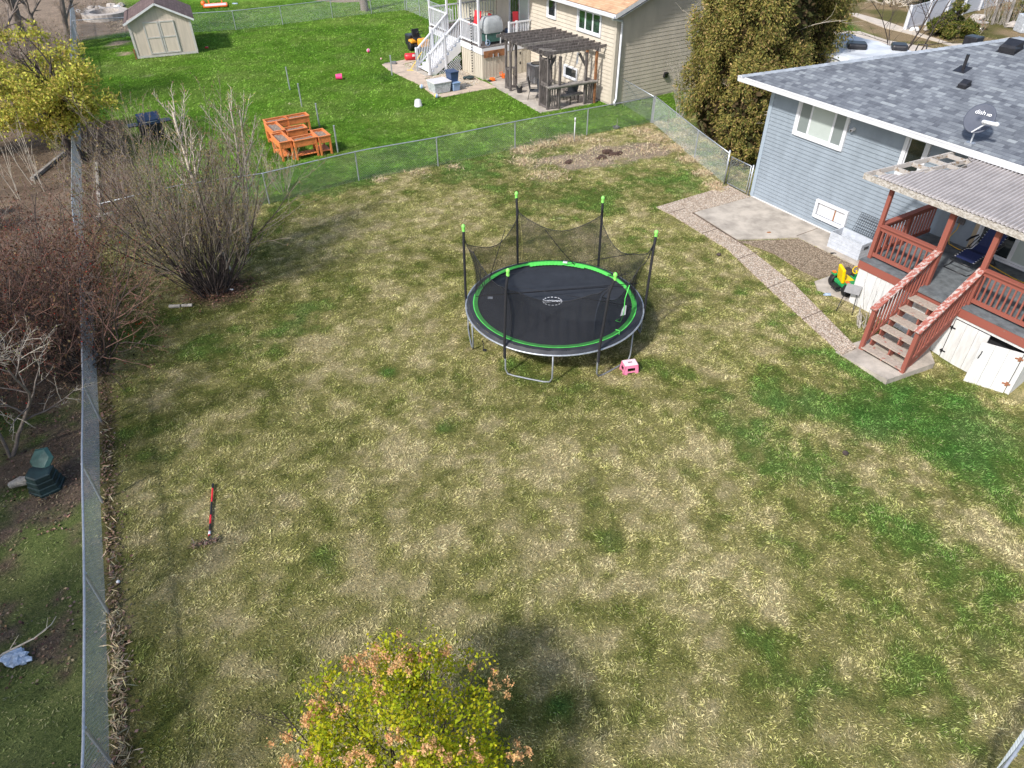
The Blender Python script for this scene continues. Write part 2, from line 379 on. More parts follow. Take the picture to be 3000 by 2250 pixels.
TAN = spots([(800,470,1.4,.5),(880,440,1.3,.45),(730,520,1.2,.45),(640,560,1,.35),(980,500,1,.3),(1250,400,.6,.2),(800,1050,1,.35),(900,1000,1.1,.35),(1100,980,.9,.4),(1180,1010,.7,.4),
 (700,900,.9,.35),(830,650,.9,.2),(1250,1000,.7,.4),(550,1250,1,.3),(480,1350,.9,.3),(1600,1270,.6,.55),(1680,1300,.5,.4),(1000,1350,.9,.25),(1350,1250,.9,.2),(1450,1120,.7,.4),
 (1330,820,.28,1),(1375,838,.25,.9),(1530,840,.9,.25),(1590,820,.3,.8),(1740,918,.3,1),(1790,922,.25,.8),(1890,1015,.3,1),(2000,1012,.4,.8),(1640,905,.6,.2),(1330,1065,.25,.8),
 (600,1100,1,.3),(400,1100,.8,.2),(350,1300,.6,.3),(900,1250,1,.2),(1900,960,.3,.6),(2150,1160,.5,.4),(1500,1500,.9,.2),(1300,1400,.6,.2),(1480,1290,.6,.3),(1700,840,.3,.5),(930,912,.3,.6),(1180,1250,.7,.3),(2190,860,.5,.7),(1820,800,.3,.8),(1850,815,.25,.7),(1450,500,.8,.35),(1380,470,.6,.3),(350,610,.6,.5),(400,640,.6,.4),(300,650,.5,.4),(330,560,.5,.3)])
DIRT = spots([(1280,345,.95,1),(1360,328,.95,1.1),(1230,350,.8,.8),(1420,320,.7,.9),(1180,350,.5,.5),(1410,325,.5,.8),(1300,325,.6,.9),(1150,365,.35,.5),(250,95,.9,1),(270,118,.5,.8)])
STRAW = spots([(1130,325,.5,.9),(1180,312,.5,1),(1230,300,.5,1),(1290,305,.5,.5),(1420,300,.5,1),(1460,320,.45,1),(1490,345,.4,1),(1520,375,.35,.9),(1545,400,.3,.8),(1130,350,.5,.7),(1180,380,.7,.6),(1390,285,.5,.8),(1550,410,.25,.9),
 (900,375,.4,.3),(820,390,.3,.3),(980,362,.3,.3)])
def blobs(x, y, L):
    t = np.zeros_like(x, dtype=float)
    for (cx, cy, r, a) in L: t += a*np.exp(-((x-cx)**2 + (y-cy)**2) / (r*r))
    return t
BF = [g(*p) for p in ((1908,360),(860,562))]        # back fence line
bfd = (BF[1]-BF[0]).xy.normalized(); bfn = Vector((bfd.y, -bfd.x))
if bfn.y < 0: bfn = -bfn
LF = [(-3.3,-1.2),(-5.81,4.7),(-6.98,7.22),(-8.22,9.77),(-9.34,12.21),(-12.0,17.7),(-14.0,21.4),(-20.0,33.9),(-30.5,55.5)]
LFb = [(x+.42, y+.0) for x, y in LF]
def sst(a, b, v):
    t = np.clip((v-a)/(b-a), 0, 1); return t*t*(3-2*t)
def fields(x, y):
    x = np.asarray(x, float); y = np.asarray(y, float)
    w = (fbm(x, y, 1.3, 5)-.5)*.5
    back = sst(-.15, .15, (x-BF[0].x)*bfn.x + (y-BF[0].y)*bfn.y + w*.5)
    fx = np.interp(y, [p[1] for p in LF], [p[0] for p in LF])
    left = sst(.18, -.25, x - fx + w*.5)
    a = (x-HA.x)*HU.x + (y-HA.y)*HU.y; b = (x-HA.x)*HN.x + (y-HA.y)*HN.y
    return back, left, a, b, w
def ground_col(x, y):
    x = np.asarray(x, float); y = np.asarray(y, float)
    back, left, a, b, w = fields(x, y)
    n1 = fbm(x, y, 2.2, 1); n2 = fbm(x, y, .55, 2, 3); n3 = fbm(x, y, 5, 3, 3)
    n4 = fbm(x, y, .22, 8, 2); rag = .62+.75*fbm(x, y, .8, 21, 4); gr = .49 + (n1-.5)*.7 + (n2-.5)*1.15 + (n4-.5)*.75 + blobs(x, y, GREEN)*.58*rag - blobs(x, y, TAN)*.50*rag
    gbl = blobs(x, y, GREEN); gz = np.clip(gbl*rag*1.0 + (n2-.5)*.9 + (n4-.5)*.7 - .22 - blobs(x, y, TAN)*.5 + sst(1, 8, x)*.27 + sst(20, 27, y)*.22, 0, 1.35)[..., None]; gr = np.clip(gr, 0, 1.25)[..., None]
    tan = np.array((.50, .43, .24)); olive = np.array((.30, .285, .105)); dko = np.array((.145, .16, .042)); green = np.array((.120, .200, .046))
    deep = np.array((.072, .168, .036))
    c = tan*(1-sst(0, .5, gr)) + olive*sst(0, .5, gr)
    c = c*(1-sst(.45, .9, gr)) + dko*sst(.45, .9, gr); c = c*(1-sst(.0, .85, gz)) + green*sst(.0, .85, gz); c = c*(1-sst(.6, 1.35, gz)) + deep*sst(.6, 1.35, gz)
    lush = np.array((.115, .235, .026)); l2 = np.array((.20, .30, .06)); l3 = np.array((.058, .150, .020))
    t = (n1*.55+n3*.45 - .5)[..., None]*3
    lc = lush + (l2-lush)*np.clip(t, 0, 1) + (l3-lush)*np.clip(-t, 0, 1); lc = lc*(1+(n2[..., None]-.5)*.35)
    # beyond the back fence the lawn is watered and green, except for the strip beside the blue house
    bk = back[..., None]
    c = c*(1-bk) + lc*bk
    # left of the side fence: leaf litter, sparse grass
    lt = left[..., None]; lit = np.array((.175, .130, .100)); lgr = np.array((.115, .145, .050))
    ln = fbm(x, y, 1.6, 31, 4)
    near = np.clip((9.2-y)/3.0, 0, 1)
    k = sst(.44, .56, ln*.6 + n2*.4 + near*.07 - .01 - .3*sst(12, 15, y))[..., None]
    lc2 = lit*(1+(n2[..., None]-.5)*.9)*(1-k) + lgr*k
    c = c*(1-lt) + lc2*lt
    # litter strip on our side of the side fence
    fx = np.interp(y, [p[1] for p in LF], [p[0] for p in LF]); d = x-fx
    strip = (sst(-.1, .1, d)*sst(.45, .1, d + w*.5)*sst(24, 20, y))[..., None]*(1-bk)
    c = c*(1-strip*.8) + np.array((.095, .062, .044))*strip*.8
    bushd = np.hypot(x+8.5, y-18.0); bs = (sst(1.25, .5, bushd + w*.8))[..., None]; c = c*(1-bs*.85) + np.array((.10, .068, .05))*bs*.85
    st = np.clip(blobs(x, y, STRAW) + w*.9, 0, 1)[..., None]; c = c*(1-st) + np.array((.42, .33, .20))*(.8+.4*n2[..., None])*st
    di = sst(.35, .75, blobs(x, y, DIRT) + w*1.2 + (n2-.5)*1.1)[..., None]; c = c*(1-di) + np.array((.30, .24, .185))*(.75+.5*n2[..., None])*di
    # mulch border behind the bush at the far side of the fence
    mul = ((x < -8.6) & (y > 21.5) & (y < 33) & (left < .5) & (back > .5)); q = sst(2.3, 1.3, np.abs(x-fx-.3) + w)[..., None]*mul[..., None]
    c = c*(1-q) + np.array((.20, .14, .105))*q
    # bare ground of the far corner (dry beds beyond the far fence, left)
    far = sst(-38.3, -39.3, a + w*2)*sst(-15.5, -17.5, b + w)
    far = np.maximum(far, sst(-39.2, -40, a+w)*sst(-12.6, -14.2, b)); far = far[..., None]
    c = c*(1-far) + np.array((.27, .21, .165))*(.7+.6*n2[..., None])*far
    # beyond the street, right
    rt = sst(22.0, 23.0, x)[..., None]*sst(38, 40, y)[..., None]
    dry = sst(.45, .6, fbm(x, y, 3, 77))[..., None]
    c = c*(1-rt) + (np.array((.35, .26, .16))*dry + np.array((.16, .15, .06))*(1-dry))*rt
    return c*(1+(n2[..., None]-.5)*.25), gr[..., 0], back, left
def height(x, y):
    back, left, a, b, w = fields(x, y)
    dip = -.20*sst(7.4, 10.2, a)*sst(-2.2, -3.0, b)*sst(-9.5, -5.5, b)
    return dip + (fbm(x, y, 1.1, 9, 3)-.5)*.035*(1-sst(-6, -3, b)*sst(-2, 0, a))
xs = np.unique(np.concatenate([np.linspace(-320, -45, 18), np.arange(-45, -15, .45), np.arange(-15, 13, .14), np.arange(13, 45, .45), np.linspace(45, 320, 18)]))
ys = np.unique(np.concatenate([np.linspace(-160, -3, 14), np.arange(-3, 33, .14), np.arange(33, 66, .4), np.linspace(66, 420, 16)]))
X, Y = np.meshgrid(xs, ys); Z = height(X, Y)
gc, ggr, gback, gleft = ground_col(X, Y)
nx, ny = len(xs), len(ys)
me = bpy.data.meshes.new('ground'); me.vertices.add(nx*ny)
me.vertices.foreach_set('co', np.stack([X, Y, Z], -1).ravel().astype(np.float32))
idx = np.arange(nx*ny).reshape(ny, nx); q = np.stack([idx[:-1, :-1], idx[:-1, 1:], idx[1:, 1:], idx[1:, :-1]], -1).reshape(-1, 4).astype(np.int32)
me.loops.add(q.size); me.loops.foreach_set('vertex_index', q.ravel()); me.polygons.add(len(q))
me.polygons.foreach_set('loop_start', np.arange(0, q.size, 4, dtype=np.int32)); me.polygons.foreach_set('loop_total', np.full(len(q), 4, dtype=np.int32))
me.polygons.foreach_set('use_smooth', np.ones(len(q), dtype=bool)); me.update(calc_edges=True)
at = me.color_attributes.new('col', 'FLOAT_COLOR', 'POINT'); cc = np.ones((nx*ny, 4), dtype=np.float32); und = np.where((gleft > .5) | (Y > 60) | (Y < 0) | (np.abs(X) > 42), .95, .74); und = und*(1-np.clip(blobs(X, Y, DIRT), 0, 1)) + np.clip(blobs(X, Y, DIRT), 0, 1); cc[:, :3] = gc.reshape(-1, 3)*und.reshape(-1, 1); at.data.foreach_set('color', cc.ravel())
m, nt, b = nodes('lawn'); a = N_(nt, 'ShaderNodeAttribute', attribute_name='col')
f1 = noise(nt, 16, 4, .75, dist=.6); f2 = noise(nt, 75, 3, .7, dist=1.2)
c1 = mix(nt, 1.0, a.outputs['Color'], ramp(nt, f1, [(.3, (.55, .62, .55)), (.5, (1, 1, 1)), (.72, (1.4, 1.3, 1.25))]), 'MULTIPLY')
c1 = mix(nt, 1.0, c1, ramp(nt, f2, [(.34, (.35, .4, .32)), (.5, (1, 1, 1)), (.66, (1.7, 1.6, 1.5))]), 'MULTIPLY')
nt.links.new(c1, b.inputs['Base Color']); b.inputs['Roughness'].default_value = .95; b.inputs['Specular IOR Level'].default_value = .02
bump(nt, b, f2, .9, .03)
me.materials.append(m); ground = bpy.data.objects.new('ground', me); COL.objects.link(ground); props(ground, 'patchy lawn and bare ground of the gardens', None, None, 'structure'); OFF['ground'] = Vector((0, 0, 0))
# ---- grass blades standing on the lawn
def in_poly(x, y, poly):
    c = np.zeros(x.shape, bool); n = len(poly); j = n-1
    for i in range(n):
        xi, yi = poly[i][:2]; xj, yj = poly[j][:2]
        c ^= ((yi > y) != (yj > y)) & (x < (xj-xi)*(y-yi)/((yj-yi)+1e-12)+xi); j = i
    return c
HARD = []                                            # polygons without grass
def hard(poly): HARD.append([(p[0], p[1]) for p in poly])
def sheet(name, poly, z, mat, label, thick=.06):
    hard(poly); mb = MB(); P2 = [(p[0], p[1]) for p in poly]
    ar = sum(P2[i][0]*P2[(i+1) % len(P2)][1] - P2[(i+1) % len(P2)][0]*P2[i][1] for i in range(len(P2)))
    if ar < 0: P2 = P2[::-1]
    mb.prism(P2, z-thick, z); o = mb.build(name, mat); return props(o, label, None, None, 'structure')
Hp = lambda l: [H(a, b) for a, b in l]
sheet('garden_path', Hp([(-1.15,-3.45),(-1.15,.05),(.0,-.05),(-.12,-2.72),(2.5,-2.98),(5.0,-3.55),(8.05,-4.72),(8.05,-5.3),(7.9,-5.25),(5.0,-4.42),(2.4,-3.62),(-.4,-3.42)]), .035, 'aggregate', 'exposed aggregate path beside the blue house')
sheet('concrete_pad', Hp([(-.08,-2.66),(.04,-.02),(6.3,-.02),(6.3,-1.1),(3.1,-1.12),(2.12,-2.9)]), .05, 'concrete', 'worn concrete slab along the blue house wall')
sheet('paver_slab', Hp([(5.25,-2.95),(5.3,-1.75),(6.5,-1.75),(6.5,-3.0),(5.6,-3.25)]), .045, 'concrete', 'small concrete slab under the toy tractor')
sheet('stair_pad', Hp([(7.85,-4.6),(7.86,-5.3),(9.3,-5.2),(9.5,-3.6),(9.0,-3.1),(8.0,-3.2)]), .0, 'concrete', 'concrete landing at the foot of the red stairs', .3)
sheet('mulch_bed', Hp([(2.2,-2.9),(3.15,-1.15),(6.3,-1.12),(6.3,-1.7),(5.28,-1.7),(5.2,-2.7),(4.6,-2.75),(3.4,-2.6)]), .02, 'mulch', 'mulched bed between slab and path', .03)
z3 = lambda x, y: (1100+.3165*x, .3165*y)
q3 = lambda l: [g(*z3(*p)) for p in l]
sheet('neighbour_path', q3([(60,600),(170,575),(300,552),(410,560),(250,600),(330,660),(430,660),(510,712),(455,735),(560,880),(740,850),(930,790),(1010,760),(1120,812),(900,850),(620,905),(540,893),(430,800),(250,712),(120,650)]), .03, 'concrete_tan', 'tan concrete path curving round the neighbour deck')
sheet('patio', q3([(1015,730),(1180,695),(1480,640),(2080,930),(2000,965),(1530,1048),(1215,870),(1130,825)]), .035, 'concrete', 'concrete patio under the pergola')
sheet('gravel_bed', q3([(510,712),(830,640),(960,740),(1010,760),(930,788),(740,848),(560,878),(458,738)]), .02, 'river_rock', 'river rock bed by the neighbour deck', .03)
sheet('gravel_patch', q3([(410,562),(255,602),(335,662),(430,658)]), .022, 'river_rock', 'small river rock patch beside the white stairs', .03)
sheet('tree_ring', [g(1005+105*math.cos(t), -10+18*math.sin(t)) for t in np.linspace(0, 6.28, 24, endpoint=False)], .03, 'mulch', 'mulched ring in the far lawn')
MBJ = MB(Hf)
for a_, b0_, b1_ in ((-.55,-3.42,-2.7),(1.2,-3.55,-2.8),(3.05,-3.85,-3.0),(4.75,-4.4,-3.45),(6.4,-4.85,-4.05)): MBJ.box((a_,b0_,.02),(a_+.03,b1_,.039))
MBJ.beam((-.1,-2.72,.045),(2.5,-3.0,.045),.05,.02); MBJ.beam((3.0,-1.1,.052),(3.0,-.1,.052),.02,.006)
props(MBJ.build('path_joints', 'soil'), 'dark earth joints across the aggregate path', None, None, 'structure')
# street beyond
sheet('sidewalk', [g(x, y) for x, y in ((2480,40),(2590,82),(2700,110),(2800,140),(2900,145),(2960,110),(2870,128),(2790,130),(2690,97),(2600,65),(2510,40))], .04, 'sidewalk', 'pale sidewalk by the white vinyl fence')
sheet('road', [g(x, y) for x, y in ((2440,90),(2520,92),(2600,118),(2700,136),(2800,152),(2960,150),(3050,250),(2600,330),(2400,250))], .012, 'sidewalk', 'pale concrete street behind the blue house', .03)
def near_fence(x, y): return np.interp(y, [p[1] for p in LF], [p[0] for p in LF])
def blade_field(n, x0, x1, y0, y1, ls, asp, seed):
    bx = RNG.uniform(x0, x1, n); by = RNG.uniform(y0, y1, n)
    bk_, lf_, ba, bb, bw = fields(bx, by)
    ok = (np.abs(bx) < .72*by+5.2) & ~((ba > -.05) & (bb > -.05)) & ~((ba > 6.4) & (bb > -3.1)) & ~((ba < -10.9) & (ba > -30) & (bb > 2.2)) & (ba > -60)
    for poly in HARD: ok &= ~in_poly(bx, by, poly)
    ok &= RNG.random(n) > np.clip(blobs(bx, by, DIRT)*1.4, 0, .94)
    ok &= RNG.random(n) > lf_*.72
    ok &= ~((ba < -38.5) & (bb < -15.5)); ok &= ~((bx > 21.5) & (RNG.random(n) < .7))
    d = bx-near_fence(bx, by); ok &= ~((d > -.1) & (d < .42) & (RNG.random(n) < .7) & (by < 22))
    ok &= ~((np.hypot(bx+8.5, by-18) < .9) & (RNG.random(n) < .9))
    bx, by = bx[ok], by[ok]; n = len(bx)
    bc, bgr, bk_, lf_ = ground_col(bx, by); bz = height(bx, by)
    tuft = fbm(bx, by, .16, 91, 2); strawy = RNG.random(n) < np.clip(.66 - bgr*.62 + (tuft-.5)*.5, .03, .85)*(1-bk_*.88)
    shade = fbm(bx, by, .33, 66, 3); m_ = bc*(1+(RNG.uniform(.28, 1.75, (n, 1))-1)*(1-.5*bk_[:, None]))*(.30+tuft[:, None]*.9+shade[:, None]*.55)
    k = strawy; m_[k] = np.array((.50, .44, .26))*RNG.uniform(.4, 1.0, (k.sum(), 1))*.50 + m_[k]*.52
    k = ~strawy; m_[k] = m_[k]*.85 + np.array((.15, .20, .06))*RNG.uniform(.1, 1.2, (k.sum(), 1))*.18*(.5+tuft[k][:, None])
    ang = RNG.uniform(0, 6.283, n)*.45 + 9*fbm(bx, by, .45, 55, 2)
    D = np.stack([np.cos(ang), np.sin(ang), RNG.uniform(.1, 1.0, n)], 1); ln = RNG.uniform(*ls, n)*(.75+.6*tuft)
    return np.stack([bx, by, bz+ln*.26], 1), ln, np.clip(m_*1.22, .006, .8), D, np.full(n, asp)
F1 = blade_field(1450000, -14.5, 14.5, 2.2, 33, (.032, .074), .15, 1); F2 = blade_field(330000, -40, 30, 27, 60, (.08, .14), .2, 2)
k_ = F2[0][:, 1] > 33 - 0; far_k = k_ | (np.abs(F2[0][:, 0]) > 14.5); F2 = tuple(a[far_k] for a in F2)
cards('lawn_grass', 'drygrass', *(np.concatenate([F1[i], F2[i]]) for i in (0, 1, 2)), asp=.19, D=np.concatenate([F1[3], F2[3]]))
props(bpy.data.objects['lawn_grass'], 'short patchy grass, straw coloured and green, all over the lawn', 'grass', None, 'stuff')
# fallen leaves along and beyond the side fence
n = 17000; ly = RNG.uniform(3, 30, n); fx = np.interp(ly, [p[1] for p in LF], [p[0] for p in LF])
lx = np.where(RNG.random(n) < .16, fx + np.abs(RNG.normal(.1, .17, n)), fx - RNG.uniform(0, 8, n))
keep = (fbm(lx, ly, 1.6, 31, 4) < .56) | (lx > fx); lx, ly = lx[keep], ly[keep]; n = len(lx)
D = RNG.normal(size=(n, 3)); D[:, 2] *= .25
cards('fallen_leaves', 'litter', np.stack([lx, ly, height(lx, ly)+.02+RNG.random(n)*.025], 1), RNG.uniform(.035, .075, n), vary((.165, .115, .082), n, .45, .1), asp=.75, D=D, up=2.5)
props(bpy.data.objects['fallen_leaves'], 'brown fallen leaves along the chain link side fence', 'leaves', None, 'stuff')
n = 3500; t = RNG.uniform(0, 6.283, n); r = np.abs(RNG.normal(0, .55, n)); lx = -8.5+r*np.cos(t); ly = 18+r*np.sin(t)*.9
D = RNG.normal(size=(n, 3)); D[:, 2] *= .25
cards('leaf_mulch', 'litter', np.stack([lx, ly, .03+RNG.random(n)*.03], 1), RNG.uniform(.03, .08, n), vary((.15, .09, .062), n, .4, .1), asp=.6, D=D, up=2)
props(bpy.data.objects['leaf_mulch'], 'dead leaves heaped at the foot of the bare bush', 'leaves', None, 'stuff')
# long straw by the fences
P = []; 
for (cx, cy, r, a_) in STRAW + [(c[0], c[1], c[2]*1.3, .2) for c in DIRT[:7]]:
    k = int(1300*a_*r); P += [(cx+RNG.normal(0, r*.55), cy+RNG.normal(0, r*.45)) for _ in range(k)]
for k in range(len(LF)-1):                            # dead grass woven along the foot of the side fence
    (x0, y0), (x1, y1) = LF[k], LF[k+1]
    if y0 > 12: break
    for _ in range(60 if y0 > 6 else 500): t = RNG.random(); P.append((x0+(x1-x0)*t+RNG.normal(.12, .09), y0+(y1-y0)*t))
P = np.array(P); n = len(P); ln = RNG.uniform(.08, .22, n)
D = np.stack([RNG.normal(0, 1, n), RNG.normal(0, 1, n), RNG.uniform(.1, 1.4, n)], 1)
cards('dry_straw', 'drygrass', np.stack([P[:, 0], P[:, 1], ln*.3], 1), ln, vary((.56, .46, .30), n, .25, .06), asp=.10, D=D)
props(bpy.data.objects['dry_straw'], 'long dead straw along the foot of the fences', 'dry grass', None, 'stuff')
for i, (x, y, s) in enumerate(((1228,352,.15),(1313,330,.20),(1326,336,.16),(1300,342,.15),(1296,343,.13),(1338,333,.14))):
    p = g(x*S_, y*S_); mb = MB()
    for k in range(6): mb.ball((p.x+random.uniform(-.6, .6)*s, p.y+random.uniform(-.5, .5)*s, s*.25), s*random.uniform(.5, .8), 10, (1.1, 1, .7), .35)
    o = mb.build('soil_clod', 'soil_dark'); props(o, ['low reddish brown clod lying alone at the left of the dug bed', 'largest dark clod in the cluster in the middle of the dug bed', 'dark clod touching the largest clod, right of the cluster', 'brown clod in front of the largest clod', 'small brown clod at the left front of the clod cluster', 'dark brown clod alone at the right of the clod cluster'][i], 'clod', 'dirt clods in the dug bed')
# ================================================================ FENCES
def chain_fence(label, pts, h=1.12, post_every=2.8, pitch=.075, group=None, mat='galvanised', wire=.0042, sag=0, dense=1, posts=None, rail_r=.021, cat='fence', lift=.02):
    pts = [Vector((p[0], p[1], 0)) for p in pts]; root = thing('chain_link_fence', label, cat, pts[0], group)
    L = [0]
    for i in range(1, len(pts)): L.append(L[-1] + (pts[i]-pts[i-1]).length)
    def at(t):
        for i in range(1, len(pts)):
            if t <= L[i] or i == len(pts)-1:
                return pts[i-1] + (pts[i]-pts[i-1]) * ((t-L[i-1])/(L[i]-L[i-1]))
    ps = posts if posts is not None else [k*post_every for k in range(int(L[-1]/post_every)+1)]
    for t in ps:
        p = at(min(t, L[-1])); big = t in (0, L[-1]) or posts is None and t == 0
        MB().tube([p, p+Vector((0, 0, h-.03))], .026 if not big else .034, 8).lathe((p.x, p.y, h-.03), [(.03, 0), (.03, .02), (.001, .045)], 8).build('post', mat, root, True, sharp=40)
    mb = MB(); mb.tube([at(t)+Vector((0, 0, h)) for t in np.linspace(0, L[-1], max(2, int(L[-1]/1.2)))], rail_r, 8); mb.build('top_rail', mat, root, True)
    mb = MB(); hh = h-.0; n = int(L[-1]/pitch); run = hh*.95
    for k in range(-int(run/pitch), n):
        for sgn in (1, -1):
            t0 = k*pitch if sgn > 0 else k*pitch+run; t1 = t0 + sgn*run; z0, z1 = lift, hh+.025
            a0, a1 = min(t0, t1), max(t0, t1)
            za, zb = (z0, z1) if sgn > 0 else (z1, z0)
            if a1 <= 0 or a0 >= L[-1]: continue
            A0, A1 = max(a0, 0), min(a1, L[-1])
            zA = za+(zb-za)*(A0-a0)/(a1-a0); zB = za+(zb-za)*(A1-a0)/(a1-a0)
            m_ = 3; P_ = [at(A0+(A1-A0)*j/m_)+Vector((0, 0, zA+(zB-zA)*j/m_)) for j in range(m_+1)]
            mb.tube(P_, wire*.5, 3, False)
    mb.build('wire_mesh', 'wire', root)
    return root
fc = g(1908,360)
backpts = [fc, g(1509,437), g(1284,487), g(1052,530), g(790,598), g(540,636), g(322,694)]
Lb = [0]
for i in range(1, len(backpts)): Lb.append(Lb[-1]+(backpts[i]-backpts[i-1]).length)
pp = [0, 3.1]+Lb[1:4]+[Lb[4], Lb[4]+2.7, Lb[-1]]
pp[1] = (g(1713,393)-fc).length
chain_fence('long galvanised chain link fence across the back of the lawn', backpts, 1.13, posts=pp)
chain_fence('chain link fence slanting from the back corner post to the gate', [fc+Vector((.05,0,0)), g(2033,467), g(2121,538)], 1.15, posts=[0, (g(2033,467)-fc).length, (g(2033,467)-fc).length+(g(2121,538)-g(2033,467)).length])
chain_fence('short fence from the back corner post up to the beige house', [fc+Vector((0,.05,0)), g(1822,305)], 1.12, posts=[0])
chain_fence('long chain link side fence running beside the shrub thicket', LF, 1.1, posts=[6.4, 6.4+2.78, 6.4+5.6, 6.4+8.3, 17.5, 20.3, 23.1, 26, 29, 32, 35, 38, 41, 44, 47, 50, 53, 56, 59], rail_r=.023, lift=.14)
p0 = H(-36.35, -18.2); 
fA = [H(-39.0,-17.5), H(-36.42,-8.52), H(-36.25,-5.45), H(-36.3,-2.0), H(-36.1,.86), H(-35.9,3.4)]
chain_fence('far chain link fence behind the shed, across the green lawn', fA, 1.12, posts=[0, 3.1, 6.2, 9.35, 12.4, 15.9, 18.7, 21.2], pitch=.085)
chain_fence('far chain link fence slanting down to the white stairs', [H(-35.8,3.4), H(-33.6,3.35), H(-31.5,3.3), H(-28.5,3.2)], 1.2, posts=[0, 2.2, 4.3, 7.3], pitch=.085)
chain_fence('short bit of chain link fence cut off by the lower right corner', [(5.6,3.55),(6.32,4.1),(8.6,5.9)], 1.1, posts=[1.2])
# gate
gp = g(2124,541); lp = g(2186,573); gd = (lp-gp); gl = gd.length; gu = gd.normalized()
root = thing('garden_gate', 'small chain link gate with a tube frame beside the blue house', 'gate', gp)
a0, a1 = gp+gu*.08, lp-gu*.04; hg = 1.08
MB().tube([a0+Vector((0,0,.1)), a0+Vector((0,0,hg)), a1+Vector((0,0,hg)), a1+Vector((0,0,.1)), a0+Vector((0,0,.1))], .02, 8).build('gate_frame', 'galvanised', root, True)
mb = MB(); w_ = (a1-a0).length; nseg = int(w_/.075)
for k in range(-13, nseg+1):
    for sgn in (1, -1):
        t0 = k*.075 if sgn > 0 else k*.075+.98; t1 = t0+sgn*.98
        lo, hi = max(0, min(t0, t1)), min(w_, max(t0, t1))
        if hi <= lo: continue
        f = lambda t: a0+gu*t+Vector((0,0,.1+.98*abs(t-t0)/.98)); mb.tube([f(lo), f(hi)], .0021, 3, False)
mb.build('wire_mesh', 'wire', root)
MB().tube([lp+gu*.06, lp+gu*.06+Vector((0,0,1.15))], .03, 8).build('post', 'galvanised', root, True)
MB().tube([gp-gu*.06, gp-gu*.06+Vector((0,0,1.28))], .034, 8).build('post', 'galvanised', root, True)
MB().beam(a1+Vector((0,0,.8)), lp+gu*.1+Vector((0,0,.95)), .03, .05).build('latch', 'galvanised', root)
# free standing stakes
stk = ['bare galvanised stake farthest from the planters, in the green lawn', 'second bare galvanised stake from the shed, in the green lawn', 'bare galvanised stake just beyond the orange planters', 'bare galvanised stake by the back fence, right of the planters', 'bare galvanised stake at the lawn edge of the tan path', 'bare galvanised stake on the path near the white stairs']
for i, (x, y) in enumerate([(552,972),(680,1148),(870,1365),(1070,1645),(1655,812),(1928,778)]):
    p = g(700+.2712*x, .2712*y); h_ = [1.08,1.02,.98,1.08,.98,.95][i]
    o = MB().tube([p-Vector((0,0,.1)), p+Vector((0,0,h_))], .034, 8).lathe((p.x, p.y, h_), [(.040,-.02),(.040,.01),(.001,.03)], 8).build('fence_stake', 'galvanised', None, True, sharp=40)
    props(o, stk[i], 'stake', 'bare fence stakes in the neighbour lawn')
p = g(1682,415); o = MB().tube([p, p+Vector((0,0,.85))], .022, 8).tube([p+Vector((0,0,.85)), p+Vector((0,0,1.0))], .03, 8).build('marker_pole', 'white_paint', None, True); props(o, 'thin white pole with a dark tip by the back fence', 'pole')
M['marker'] = M['white_paint']

# ================================================================ SIDING
def siding(mb, f, s0, s1, z0, z1, exp, lap=.014, skip=None, top=None):
    """lapped boards: f(s, out, z) gives the world point, s along the wall, out proud of it"""
    z = z0; 
    while z < z1-1e-4:
        zt = min(z+exp, z1)
        segs = [(s0, s1)]
        if top:                                   # gable: clip each course under the rake
            segs = [(max(s0, top(zt)[0]), min(s1, top(zt)[1]))]
        for a, b in segs:
            if b-a < .05: continue
            mb.face([f(a, lap, z), f(b, lap, z), f(b, .001, zt), f(a, .001, zt)]); mb.face([f(a, 0, z), f(b, 0, z), f(b, lap, z), f(a, lap, z)])
        z += exp
def window(root, f, s0, s1, z0, z1, panes, trim=.1, name='window', deep=.05, glass=None, frame='white_vinyl', sash=.035, sashmat='white_vinyl'):
    """panes: list of (s_start, s_end, material)"""
    mb = MB(); t = trim
    def bx(a, b, c, d, o0, o1, m): 
        pts = [f(x, o, z) for x, o, z in ((a,o0,c),(b,o0,c),(b,o1,c),(a,o1,c),(a,o0,d),(b,o0,d),(b,o1,d),(a,o1,d))]
        i = len(m.v); m.v += [tuple(p) for p in pts]
        for q in ((0,3,2,1),(4,5,6,7),(0,1,5,4),(1,2,6,5),(2,3,7,6),(3,0,4,7)): m.f.append([i+k for k in q])
    bx(s0, s0+t, z0, z1, -.02, deep, mb); bx(s1-t, s1, z0, z1, -.02, deep, mb); bx(s0+t, s1-t, z1-t, z1, -.02, deep, mb); bx(s0+t, s1-t, z0, z0+t, -.02, deep+.012, mb)
    w = mb.build(name, frame, root)
    for k, (a, b, mt) in enumerate(panes):
        m2 = MB(); bx(a+sash, b-sash, z0+t+sash, z1-t-sash, -.02, .034 + .001*k, m2); m2.build('pane', mt, w)
        m3 = MB(); i0, i1, j0, j1 = a, b, z0+t, z1-t
        bx(i0, i0+sash, j0, j1, -.01, .044+.003*(k % 2), m3); bx(i1-sash, i1, j0, j1, -.01, .044+.003*(k % 2), m3); bx(i0+sash, i1-sash, j1-sash, j1, -.01, .042, m3); bx(i0+sash, i1-sash, j0, j0+sash, -.01, .042, m3)
        m3.build('sash', sashmat, w)
    return w
